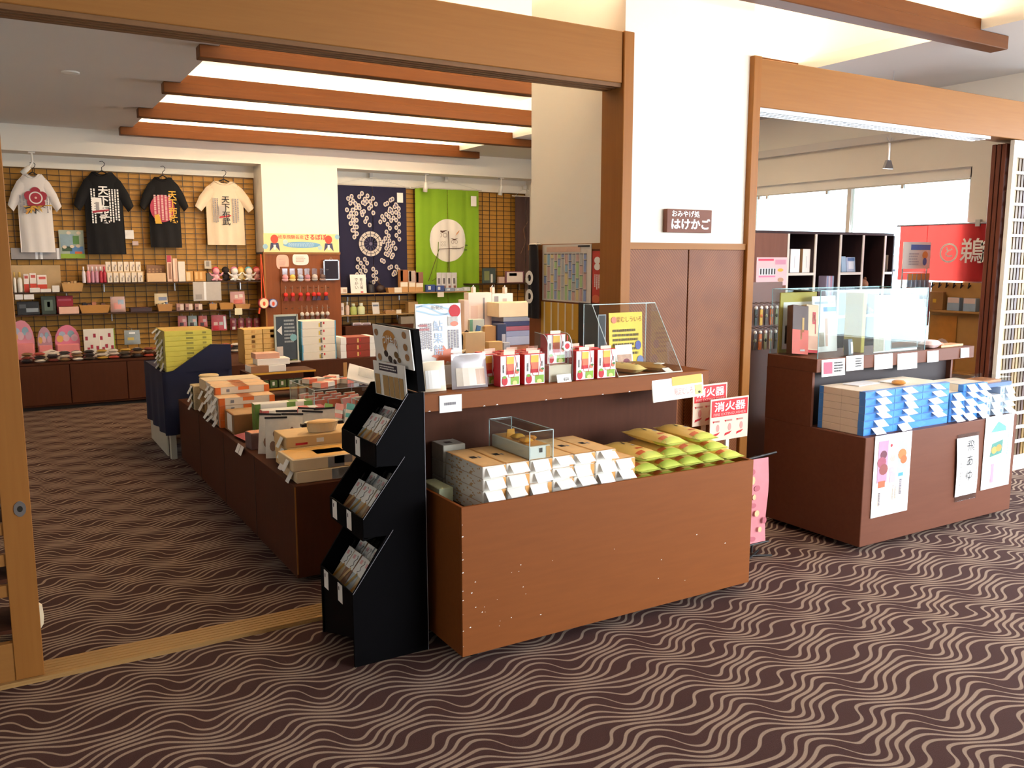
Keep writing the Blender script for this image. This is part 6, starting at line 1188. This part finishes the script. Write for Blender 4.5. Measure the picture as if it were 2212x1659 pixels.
for c in range(3):
    for k in range(6):
        loc = (3.752+BW/2+c*(BW+.002), 2.79+BD/2, .6045+k*(BH+.0003))
        lb = 'cream box with blue wrapped ends, %s in the stack %s' % (layer(k, 6), ('over the sweets poster', 'between the other two', 'beside the small boxes')[c])
        if first is None:
            first = boxgood('wrapped_box', lb, 'box', BW, BD, BH, CRM, loc, 0, 'blue ended boxes on the side display', (('f', 0, 0, 1, 1, mat('2c66b4', .4, .05)), ('f', 0, .1, 1, .92, BLB, .0017), ('l', 0, 0, .12, 1, BLB), ('l', .9, 0, 1, 1, BLB), ('l', .495, 0, .5, 1, mat('b9ab98', .5, 0)), ('t', 0, 0, 1, .09, BLB)), ('f', .42, .95, .08, .045, .85), sep=True)  # dark blue rim puts the shading of the rounded edges into the colour
            for s in (0, 1): MB().poly([(-BW/2+s*BW, -BD/2-.002, 0), (-BW/2+s*BW, -BD/2-.002, BH), (-BW/2+s*BW+(.05 if s == 0 else -.05), -BD/2-.002, BH*.5)][::1 if s else -1], mat('4a8fde', .3, .05)).obj('folded_end', first)
        else:
            r_ = dup(first, loc, random.uniform(-.006, .006), lb)
            for q_ in list(r_.children):
                if q_.name.startswith('price_tag'):
                    if random.random() < .22: bpy.data.objects.remove(q_)
                    else: q_.location.x += random.uniform(-.025, .03)
first = None
for c in range(3):
    for k in range(4+(c > 0)):
        loc = (4.475+.057+c*.1175, 2.79+.1, .6045+k*.0403)
        lb = 'small blue wrapped box, %s in the %s column from the tall blue stacks' % (layer(k, 4+(c > 0)), NTH[c])
        if first is None: first = boxgood('small_wrapped_box', lb, 'box', .114, .2, .04, BLB, loc, 0, 'small blue boxes on the side display', (('f', .02, .05, .98, .95, mat('3f86d8', .35, .1)), ('t', 0, .1, 1, 1, CRM), ('l', .15, 0, 1, 1, CRM)), ('f', .5, .95, .075, .05, .9))
        else: dup(first, loc, random.uniform(-.01, .01), lb)
first = None; PB = mat('b8cfe6', .4, .08)
for c in range(2):
    for k in range(3+c):
        loc = (4.83+.066+c*.128, 2.79+.1, .6045+k*.0403)
        lb = 'pale ice blue box, %s in the column %s the small blue boxes' % (layer(k, 3+c), ('next to', 'farther from')[c])
        if first is None: first = boxgood('pale_box', lb, 'box', .125, .2, .04, PB, loc, 0, 'pale blue boxes on the side display', (('f', .1, .3, .2, .8, mat('7a94b4', .5, 0)), ('t', 0, 0, 1, 1, mat('d8dce0', .4, .05))), ('f', .6, .95, .07, .045, .8))
        else: dup(first, loc, random.uniform(-.01, .01), lb)
t = thing('sample_case', 'flat clear lidded sample box with a blue base on the pale boxes', 'case', (4.95, 2.9, .7665), .02); MB().box(-.14, .16, -.09, .09, 0, .022, mat('3a5a9c', .4, .1)).obj('base', t); MB().box(-.14, .16, -.09, .09, .0225, .048, ACR).obj('lid', t); MB().box(-.1, .1, -.06, .06, .0221, .034, mat('b9743c', .5, .2, 0, 50)).obj('sweets', t)
for k, (x, y, c, lab, w) in enumerate(((3.98, 2.99, 'e2e4ea', 'white leaflet lying on the tall blue stack', .2), (4.2, 2.95, 'f4f4f6', 'bright white card lying on the tall blue stack', .14))): tag(MB().box(-w/2, w/2, -.05, .05, 0, .004, mat(c, .5, .02)).obj('flat_leaflet', None, (x, y, .833), (0, 0, .1)), lab, 'leaflet')
tag(MB().pillow(.09, .07, .024, mat('c98a3c', .5, .15, 0, 40)).obj('fish_cake', None, (4.13, 2.87, .833), (0, 0, .6), smooth=True), 'golden sample cake lying on the tall blue stack', 'cake')
boxgood('rear_carton', 'pale carton standing behind the tall blue stack under the raised shelf', 'box', .5, .04, .06, mat('d8d0d0', .5, .05), (4.1, 3.09, .833-.2275), prints=())
# raised shelf price cards
for px, lab, c in (((1776, 776, 1826, 812), 'white card with a red picture on the left of the side display shelf', 'c0405a'), ((1829, 768, 1866, 800), 'white card with a pink picture next to the red picture card', 'e0a4a0'), ((1890, 765, 1929, 797), 'blank white card in the middle of the side display shelf', None), ((1940, 763, 1982, 797), 'blank white card right of the middle one on the side display shelf', None), ((2004, 758, 2028, 782), 'small pale card near the right of the side display shelf', None), ((2076, 752, 2094, 772), 'small grey card at the right end of the side display shelf', None)):
    x0, x1, z0, z1 = rect(*px, 3.068); card(lab, x1-x0, z1-z0, ((x0+x1)/2, 3.068, z0), (-.06, 0, 0), draw=(lambda b, w, h: (b.rct(-w*.42, -w*.05, h*.15, h*.85, -.0012, mat(c, .6, .2, 0, 90)), lines(b, w*.02, w*.42, h*.2, h*.85, 4, INK, -.0012))) if c else (lambda b, w, h: lines(b, w*.05, w*.4, h*.12, h*.22, 1, mat('c8b8bc', .6, 0), -.0012)))
# acrylic case on that shelf
ZP = .9725
AQ = mat('86b8c0', .2, .03)
t = acrylic_cover('acrylic_case', 'long clear acrylic case with aqua edges on the side display shelf', 3.735, 4.66, 3.085, 3.415, ZP, 1.335)
for o in t.children:
    if o.name.startswith('edges'): o.data.materials[0] = AQ
OLV = mat('b9a844', .5, .06)
boxgood('mounted_picture', 'olive green mount with a white lake picture inside the acrylic case', 'picture', .3, .01, .34, OLV, (3.93, 3.40, ZP+.0006), prints=(('f', .08, .06, .92, .84, PAPER), ('f', .3, .55, .7, .7, mat('6fa4a8', .6, .2, 0, 40)), ('f', .42, .7, .58, .76, mat('6fa4a8', .6, 0)), ('f', .15, .15, .4, .45, mat('9ab0c0', .6, .2, 0, 30))))
boxgood('cookie_box', 'tall box, dark brown over orange red, leaning in the acrylic case', 'box', .115, .045, .27, mat('5a3430', .4, .08), (3.80, 3.28, ZP+.004), rot=(-.14, .1, -.12), prints=(('f', 0, 0, 1, .5, mat('d8482c', .4, .05)), ('f', .6, .45, .72, .75, mat('d8a45a', .5, 0)), ('f', .5, .3, .6, .5, mat('e8b070', .5, 0)), ('f', .5, .06, .8, .1, PAPER)))
boxgood('cookie_box', 'tall pale peach box with a red spiral leaning in the acrylic case', 'box', .09, .045, .27, mat('e8c4a0', .4, .05), (3.908, 3.29, ZP+.004), rot=(-.14, .1, -.12), prints=(('f', .0, 0, 1, .06, REDINK), ('f', .1, .08, .95, .35, mat('e0a488', .5, .15, 0, 30)), ('f', .5, .6, .75, .85, mat('d0404c', .5, 0)), ('f', .56, .65, .69, .8, mat('e8c4a0', .5, 0)), ('f', .72, .4, .78, .7, mat('d0404c', .5, 0))))
boxgood('notice_sheet', 'white notice with a blue bar inside the acrylic case', 'notice', .2, .004, .32, PAPER, (4.06, 3.3, ZP+.0006), rot=(-.1, 0, 0), prints=(('f', .45, .72, 1, .8, mat('5f94d8', .6, 0)), ('f', .1, .86, .9, .9, mat('b8c4d4', .6, 0)), ('f', .5, .1, .6, .6, mat('d8b4a4', .6, .1)), ('f', .1, .1, .45, .35, mat('a89c8c', .6, .2, 0, 40))))
boxgood('fish_figure_card', 'small dark penguin-coloured card before the white notice', 'card', .05, .03, .09, mat('3a3a44', .5, .1), (4.03, 3.12, ZP+.0006), rot=(-.1, 0, .2), prints=(('f', .5, .1, .95, .8, PAPER),))
boxgood('olive_divider', 'narrow olive divider standing in the acrylic case', 'divider', .03, .12, .34, OLV, (4.2, 3.22, ZP+.0006))
boxgood('poster_sheet', 'large white sheet with a fish photo strip in the acrylic case', 'poster', .4, .004, .325, PAPER, (4.44, 3.12, ZP+.0006), rot=(-.03, 0, 0), prints=(('f', .0, .02, .22, .32, mat('a49a84', .6, .3, 0, 60)), ('f', .25, .02, .37, .3, mat('b4c0cc', .6, .05)), ('f', .38, .04, 1, .34, mat('7a8080', .6, .3, 0, 30)), ('f', .4, .06, .98, .16, mat('8a5f40', .6, .25, 0, 40))))
for k, (x, c) in enumerate(((4.72, 'e6dedc'), (4.8, 'efe9e8'))): pouch('white_sachet', ('left', 'right')[k]+' tall white sachet beside the acrylic case', .085, .24, .03, mat(c, .4, .06), (x, 3.2, ZP+.0006), (-.05, 0, 0), prints=((.3, .2, .6, .8, mat('b49a90', .5, .2, 0, 40)),))
t = thing('wrapped_snack', 'crumpled pink and white wrapped snack at the right end of the side display shelf', 'snack', (4.78, 3.13, ZP+.0006), .2); MB().pillow(.16, .09, .05, mat('e4c8c4', .3, .25, 0, 40), 8, 6).obj('wrap', t, smooth=True); MB().pillow(.06, .06, .03, mat('d88a6c', .4, .1), 6, 5, (.1, -.01, 0)).obj('snack', t, smooth=True)
tag(MB().box(-.12, .12, -.04, .04, 0, .012, mat('cf9a5a', .5, .1)).obj('wood_strip', None, (4.97, 3.15, ZP+.0006), (0, 0, .05)), 'flat pale wooden strip at the right end of the side display shelf', 'strip')
# posters on the front of the side display
def draw_p1(b, w, h):
    b.rct(-w*.4, w*.4, h*.06, h*.93, -.001, mat('ecdcc8', .6, .05)); b.rct(-w*.4, w*.4, h*.32, h*.5, -.0013, mat('f0e4e0', .6, 0))
    b.rct(-w*.4, -w*.14, h*.42, h*.93, -.0015, mat('b888a4', .6, .2, 0, 12)); b.rct(-w*.14, w*.12, h*.42, h*.93, -.0015, mat('efd8cc', .6, .1, 0, 12)); b.rct(w*.12, w*.4, h*.42, h*.93, -.0015, mat('a8cce0', .6, .15, 0, 12))
    for x, z, r, c in ((-.26, .76, .07, '6a3040'), (-.3, .67, .09, '9a4a5c'), (-.24, .58, .09, '8a4440'), (-.06, .86, .025, 'c02838'), (0, .7, .06, 'd8a8a0'), (.25, .73, .09, 'c8743a'), (.3, .66, .07, 'b8622c'), (-.02, .55, .06, 'e0a4c0')): b.disc(w*x, h*z, w*r*1.3, h*r*.75, -.002, mat(c, .6, .15, 0, 60), 12)
    b.rct(-w*.36, -w*.18, h*.36, h*.44, -.0025, mat('d8603c', .6, .05)); b.rct(-w*.06, w*.1, h*.4, h*.52, -.0025, mat('e8a4c4', .6, .05)); b.rct(w*.18, w*.3, h*.46, h*.5, -.0025, mat('4a94d4', .6, 0)); lines(b, w*.02, w*.16, h*.14, h*.36, 2, mat('b0a49c', .6, 0), -.0025, True); lines(b, w*.2, w*.3, h*.2, h*.42, 1, mat('6a6470', .6, 0), -.0025, True); lines(b, -w*.36, -w*.28, h*.1, h*.3, 1, mat('6a6470', .6, 0), -.0025, True)
board('sweets_poster', 'white bordered poster of pink and orange sweets taped to the side display', 'poster', .3, .432, (3.94, 2.7445, .175), 0, PAPER, .002, None, draw_p1)
x0 = 4.585; t = thing('brush_packet', 'white paper packet with black brush lettering and clear ends on the side display', 'packet', (4.6, 2.742, .165))
MB().sheet(lambda u, v: ((u-.5)*.2+.02*(.5-v), -.006*math.sin(v*3.1)-.002*math.sin(u*14), .02+.335*v), 8, 10, PAPER).obj('paper', t, smooth=True); MB().box(-.1, .1, -.001, .003, .33, .375, FILM).box(-.085, .115, -.001, .003, -.01, .03, FILM).obj('clear_end', t)
for k, s in enumerate('飛あゆ'): text(t, s, .015, .3-k*.085, .07, INK, -.0105)
b = MB(); lines(b, -.07, -.03, .06, .3, 2, mat('b9b4b8', .6, 0), -.0105, True); lines(b, .07, .09, .06, .22, 1, mat('c8988c', .6, 0), -.0105, True); b.obj('print', t)
def draw_p2(b, w, h):
    b.poly([(-w*.3, -.001, h*.78), (-w*.05, -.001, h*.92), (w*.22, -.001, h*.84), (w*.24, -.001, h*.78)], mat('5f9a90', .6, .15, 0, 30)); b.rct(-w*.32, w*.24, h*.745, h*.765, -.001, mat('c0cfc0', .6, 0))
    b.poly([(-w*.28, -.001, h*.44), (w*.14, -.001, h*.47), (w*.16, -.001, h*.66), (-w*.22, -.001, h*.62)], mat('4a8478', .6, .2, 0, 30)); b.disc(-w*.14, h*.53, w*.1, h*.05, -.0015, mat('d0924a', .6, .1), 12); b.disc(w*.02, h*.55, w*.1, h*.05, -.0016, mat('c8863c', .6, .1), 12)
    b.disc(-w*.3, h*.22, w*.14, h*.1, -.001, mat('b4cce8', .6, 0)); b.rct(-w*.2, -w*.1, h*.08, h*.34, -.0015, mat('d88aa0', .6, .05)); lines(b, w*.08, w*.2, h*.14, h*.36, 1, mat('c4c0cc', .6, 0), -.001, True); lines(b, w*.3, w*.42, h*.3, h*.9, 1, mat('9ab0d8', .6, 0), -.001, True)
board('lake_poster', 'white poster with a green mountain and golden cakes on the side display', 'poster', .282, .425, (4.902, 2.7445, .188), 0, PAPER, .002, None, draw_p2)
# ================================================================== cube bookcase before the bright window
t = thing('cube_bookcase', 'dark cube bookcase with pale edges before the bright window', 'bookcase', (5.62, 4.75, 0)); EDGEW = mat('cfc6bb', .5, .03); DKB = wood('bookcase_dark', '2e2022', '3c2a2c', 2, 4, .6, 8)
wobj(MB().box(4.82, 6.43, 4.88, 4.9, 0, 1.69, DKB), 'back', t); wobj(MB().box(6.43, 6.445, 4.6, 4.9, 0, 1.69, DKB), 'end_side', t); wobj(MB().box(4.82, 6.43, 4.6, 4.9, 1.69, 1.71, DKB), 'top', t)
wobj(MB().box(4.82, 5.17, 4.6, 4.615, 0, 1.69, wood('bookcase_end', '6a4438', '7a5244', 2, 4, .6, 8)), 'end_panel', t)
for x in (5.18, 5.485, 5.775, 6.05, 6.325): wobj(MB().box(x-.011, x+.011, 4.606, 4.88, 0, 1.69, DKB), 'upright', t); wobj(MB().box(x-.011, x+.011, 4.598, 4.606, 0, 1.69, EDGEW), 'upright_edge', t)
for a, c in ((5.191, 5.474), (5.786, 6.039), (6.336, 6.43)): wobj(MB().box(a, c, 4.606, 4.88, 1.375, 1.395, DKB), 'cube_shelf', t); wobj(MB().box(a, c, 4.598, 4.606, 1.375, 1.395, EDGEW), 'shelf_edge', t)
for a, c in ((5.191, 5.474), (5.496, 5.764), (5.786, 6.039), (6.061, 6.314), (6.336, 6.43)): wobj(MB().box(a, c, 4.606, 4.88, 1.03, 1.05, DKB), 'cube_shelf', t); wobj(MB().box(a, c, 4.598, 4.606, 1.03, 1.05, EDGEW), 'shelf_edge', t)
def bc(name, label, cat, px, z, c, d=.08, Y=4.64, prints=(), rot=None):
    x0, x1, _, z1 = rect(px[0], px[1], px[2], px[1], Y); return boxgood(name, label, cat, x1-x0, d, z1-z, mat(c, .5, .05), ((x0+x1)/2, Y+d/2, z+.0006), rot=rot, prints=[(p[0], p[1], p[2], p[3], p[4], mat(p[5], .5, .05)) for p in prints])
bc('white_book_box', 'left tall white box in the bookcase cube', 'box', (1709, 538, 1729, 0), 1.395, 'f0eaea', prints=(('f', .4, .2, .45, .7, 'b4b0b8'),)); bc('white_book_box', 'right tall white box in the bookcase cube', 'box', (1735, 538, 1754, 0), 1.395, 'efe6e0', prints=(('f', .4, .2, .45, .7, 'b4b0b8'), ('l', 0, 0, 1, 1, 'b8946c')))
bc('blue_booklet', 'pale blue booklet leaning in a bookcase cube', 'booklet', (1820, 554, 1830, 0), 1.395, '9ab8d0', .02, rot=(-.1, 0, 0)); bc('blue_booklet', 'pale blue gift pack leaning in a bookcase cube', 'pack', (1831, 556, 1850, 0), 1.395, 'b4c4dc', .03, prints=(('f', .2, .2, .8, .7, 'dfe6f0'), ('f', .1, .75, .9, .95, '5a7cae')), rot=(-.1, 0, 0))
bc('cream_lantern_box', 'cream box with a dark foot in the last bookcase cube', 'box', (1918, 551, 1936, 0), 1.395, 'ece0c8', .07, prints=(('f', 0, 0, 1, .14, '3a3a4c'),))
bc('striped_books', 'blue and pink striped packet stack in the bookcase', 'packets', (1786, 596, 1811, 0), 1.05, 'b4a8c4', .08, prints=[('f', .05+.16*k, 0, .12+.16*k, 1, c) for k, c in enumerate(('88a4c4', 'e0d4dc', 'd88a9c', '9ab4cc', 'e8c4c8', 'c06a80'))])
t = pouch('frilled_bag', 'tied pale bag with a pink base in the bookcase', .1, .42, .07, mat('a89aa8', .4, .25, 0, 30), (5.552, 4.72, 1.0506), 0, prints=((.2, .1, .8, .3, mat('c85a80', .5, .1)),))
t = thing('wood_stick', 'pale wooden stick leaning in the bookcase', 'stick', (6.075, 4.7, 1.0506)); MB().tube([(0, 0, .006), (.03, .02, .3), (.08, .06, .45)], .008, mat('d0b090', .6), 6, .014).obj('stick', t)
t = thing('animal_figure', 'brown plush animal sitting in the bookcase', 'figure', (6.2, 4.72, 1.0506), -.1); FUR = mat('8a5f44', .9, .2, 0, 30); MB().ball((0, 0, .11), .07, .06, .11, FUR).obj('body', t, smooth=True); MB().ball((0, -.02, .24), .05, .045, .045, mat('a4775a', .9, .2, 0, 30)).ball((-.035, -.01, .285), .016, .012, .018, FUR).ball((.035, -.01, .285), .016, .012, .018, FUR).obj('head', t, smooth=True)
for s in (-1, 1): MB().tube([(s*.03, -.03, .05), (s*.05, -.09, .02)], .025, FUR, 8, .018).obj('leg', t, smooth=True)
x0, x1, z0, z1 = rect(1635, 556, 1701, 617, 4.59)
board('pink_poster', 'pink product poster on the end panel of the bookcase', 'poster', x1-x0, z1-z0, ((x0+x1)/2, 4.596, z0), 0, mat('d8b4b8', .6, .05), .002, None, lambda b, w, h: (b.rct(-w*.45, w*.05, h*.88, h*.95, -.001, mat('d0405c', .6, 0)), b.rct(-w*.42, w*.12, h*.38, h*.62, -.001, mat('c8ccd0', .6, 0)), [b.rct(w*(-.38+.09*k), w*(-.34+.09*k), h*.4, h*.6, -.0015, INK) for k in range(6)], b.rct(-w*.42, w*.12, h*.3, h*.35, -.001, mat('d87a9c', .6, 0)), b.disc(w*.28, h*.55, w*.1, h*.06, -.001, mat('e0a43a', .6, 0), 12), b.disc(w*.3, h*.2, w*.1, h*.08, -.001, mat('b48a6c', .6, 0), 12), b.rct(w*.1, w*.45, h*.75, h*.92, -.001, mat('c88aa0', .6, .1))))
# strap rack left of it and low goods seen through the gap
t = thing('strap_rack', 'wire rack of colourful straps before the bookcase', 'rack', (4.66, 4.3, 0)); RB_ = mat('6a4a40', .5)
MB().box(-.2, .14, 0, .02, 0, 1.34, RB_).obj('back_board', t); MB().box(-.22, .16, -.12, .06, 0, .03, CAST).obj('foot', t)
for r in range(2):
    for k in range(6): MB().tube([(-.17+k*.05, 0, 1.2-r*.17), (-.17+k*.05, -.07, 1.19-r*.17)], .003, METAL, 5).obj('hook', t)
SCs = ['2f3a34', 'c9a23a', '4a4440', 'd0743a', '8a8f70', 'b8b0a0']; first = {}
for r in range(2):
    for k in range(6):
        loc = (4.49+k*.05, 4.245, 1.185-r*.17); c = (k+r*2) % 6
        if c not in first:
            q = thing('phone_strap', ('dark green', 'golden', 'charcoal', 'orange', 'sage', 'cream')[c]+' strap hanging on the wire rack', 'strap', loc, 0, 'straps on the wire rack'); first[c] = q
            MB().box(-.012, .012, -.004, .004, -.14, -.03, mat(SCs[c], .6, .1)).obj('strap', q); MB().ball((0, 0, -.018), .013, .011, .013, PAPER, 8, 5).obj('bead', q, smooth=True); MB().ball((0, 0, -.075), .014, .01, .014, mat(SCs[(c+2) % 6], .6), 8, 5).obj('charm', q, smooth=True)
        else: dup(first[c], loc)
boxgood('pink_leaflet_box', 'pale pink leaflet box seen through the gap between the displays', 'box', .35, .1, .25, mat('dcb0ac', .5, .05), (4.69, 3.97, .7185), prints=(('f', .2, .6, .7, .66, INK), ('f', .2, .45, .8, .5, INK)))
boxgood('dark_plinth', 'dark plinth seen through the gap between the displays', 'plinth', .5, .4, .42, DKB, (4.72, 3.9, 0))
for k in range(6): boxgood('olive_box', 'olive yellow box, %s of the stack on the dark plinth' % layer(k, 6), 'box', .34, .25, .049, mat('a8a02a', .5, .08), (4.68, 3.9, .4205+k*.0496), 0, 'olive yellow boxes in the gap')
# ================================================================== red curtain and kraft rack on the window wall
XR = 6.42
ya = on('X', XR, 1945, 500).y; yb = on('X', XR, 2131, 500).y; zt = 1.765; zb_ = 1.33; w = ya-yb; h = zt-zb_
t = thing('red_curtain', 'red shop curtain with white characters on the window wall', 'curtain', (XR, (ya+yb)/2, zb_), -R90)
RC = bpy.data.materials.new('red_cloth'); RC.use_nodes = True; n = RC.node_tree.nodes['Principled BSDF']; n.inputs['Base Color'].default_value = lin('b02c34'); n.inputs['Roughness'].default_value = .9
tl = nd(RC.node_tree, 'ShaderNodeBsdfTranslucent'); tl.inputs[0].default_value = lin('d84a40'); mxs = nd(RC.node_tree, 'ShaderNodeMixShader'); mxs.inputs[0].default_value = .35; RC.node_tree.links.new(n.outputs[0], mxs.inputs[1]); RC.node_tree.links.new(tl.outputs[0], mxs.inputs[2]); RC.node_tree.links.new(mxs.outputs[0], RC.node_tree.nodes['Material Output'].inputs[0])
for k in range(3): MB().sheet(lambda u, v: (-w/2+w*(k+u)/3+(-.004 if k else 0), .008*math.sin((k+u)*7), h*v), 10, 6, RC).obj('panel', t, smooth=True)
MB().tube([(-w/2-.03, 0, h+.004), (w/2+.03, 0, h+.004)], .007, METAL, 8).obj('rod', t); MB().box(w*.38, w*.43, -.01, .02, h-.02, h+.03, METAL).obj('clip', t)
MB().ring(.08, h*.5, .062, .076, -.012, WHINK, 28).obj('crest_ring', t); text(t, 'と', .08, h*.5, .09, WHINK, -.013, bold=.02); text(t, '鵜', .27, h*.5, .2, WHINK, -.013, bold=.01); text(t, '飼', .43, h*.5, .2, WHINK, -.013, bold=.01)
KRA = mat('b98a4a', .6, .1, 0, 20)
t = thing('kraft_rack', 'kraft coloured wall rack with folded goods below the red curtain', 'rack', (6.38, 4.0, .62), -R90)
MB().box(-.22, .24, .03, .05, 0, .7, KRA).obj('back', t); MB().box(-.22, .24, -.05, .03, .47, .485, KRA).obj('ledge', t); MB().box(-.22, .24, -.05, .03, 0, .015, KRA).obj('ledge', t)
for k in range(6): MB().tube([(-.2+k*.06, .03, .68), (-.18+k*.06, -.03, .66), (-.17+k*.06, -.035, .7)], .005, INK, 5).obj('hook', t)
for k, y in enumerate((4.0-.02, 4.0-.15)): boxgood('blue_handkerchief', ('left', 'right')[k]+' pale blue folded handkerchief pack with a white top on the kraft rack', 'handkerchief', .1, .05, .1, mat('9ab0c8', .6, .1), (6.358, y, 1.1056), -R90, prints=(('f', .05, .6, .95, 1, mat('e0c8c4', .6, 0)),))
boxgood('craft_pouch', 'kraft pouch with a yellow mark on the rack ledge', 'pouch', .14, .04, .14, mat('a87a44', .6, .1), (6.36, 4.14, 1.1056), -R90, prints=(('f', .4, .4, .6, .6, mat('e0b43a', .6, 0)),))
board('autumn_poster', 'orange autumn leaf poster on the lower part of the kraft rack', 'poster', .22, .42, (6.40, 4.09, .64), -R90, mat('c8842f', .6, .25, 0, 14), .002, None, lambda b, w, h: (b.disc(0, h*.45, w*.25, h*.12, -.001, mat('e8c8b8', .6, .1), 12), b.disc(w*.15, h*.4, w*.12, h*.08, -.0015, mat('c04048', .6, 0), 10), b.rct(-w*.45, w*.45, h*.2, h*.27, -.001, mat('5a84a4', .6, .1)), b.rct(-w*.45, w*.45, h*.0, h*.18, -.001, mat('a83c34', .6, .2))))
# product stand with a white sign
t = thing('product_stand', 'slim wire product stand topped by a white and blue sign', 'stand', (6.15, 4.2, 0)); WR = mat('cfcfd2', .3, 0, .8)
MB().tube([(-.15, 0, .02), (-.15, 0, 1.62)], .006, WR, 6).tube([(.15, 0, .02), (.15, 0, 1.62)], .006, WR, 6).obj('upright', t); MB().box(-.16, .16, -.14, .1, 0, .02, WR).obj('foot', t)
for z in (.95, 1.1, 1.25, 1.4): MB().tube([(-.15, 0, z), (.15, 0, z)], .004, WR, 5).obj('cross_wire', t)
sp = MB().box(-.17, .17, -.012, -.006, 1.425, 1.63, PAPER); so = sp.obj('sign_plate', t); b = MB().rct(-.08, .16, 1.57, 1.61, -.0135, mat('5a82d0', .6, .02)).disc(.1, 1.53, .035, .03, -.0135, mat('e0a45a', .6, 0)).disc(.1, 1.48, .025, .03, -.0135, mat('4a74c0', .6, 0)); lines(b, -.1, .04, 1.45, 1.55, 5, mat('c8c4cc', .6, 0), -.0135); b.obj('print', so)
for k in range(5): boxgood('strip_packet', 'slim blue and orange packet hanging on the wire stand', 'packet', .045, .01, .2, mat('94a4b8', .4, .2, 0, 40), (6.04+k*.055, 4.165, 1.19), 0, 'packets on the wire stand', (('f', 0, .75, 1, 1, mat('d89a50', .5, .1)), ('f', .1, .1, .4, .7, mat('6f88a8', .5, 0))))
pouch('hanging_white_pack', 'white and pink long pack hanging on the right of the wire stand', .06, .34, .03, mat('e8dfe4', .4, .1), (6.29, 4.165, .98), 0, prints=((.3, .2, .6, .6, mat('d07a94', .5, .1)),))
# hanging clip from the ceiling
p = on('X', 5.6, 1920, 330)
t = thing('ceiling_clip', 'metal sign clip hanging from the ceiling inside the side opening', 'clip', (5.6, p.y, ZC)); MB().tube([(0, 0, 0), (0, 0, -.46)], .0025, METAL, 5).tube([(-.03, 0, -.46), (0, 0, -.5), (.03, 0, -.46)], .003, METAL, 5).tube([(0, 0, -.5), (0, 0, -.62)], .01, METAL, 8).obj('wire', t); MB().prism([(-.05, -.68), (.05, -.68), (.02, -.62), (-.02, -.62)], -.01, .01, METAL).obj('clip', t)
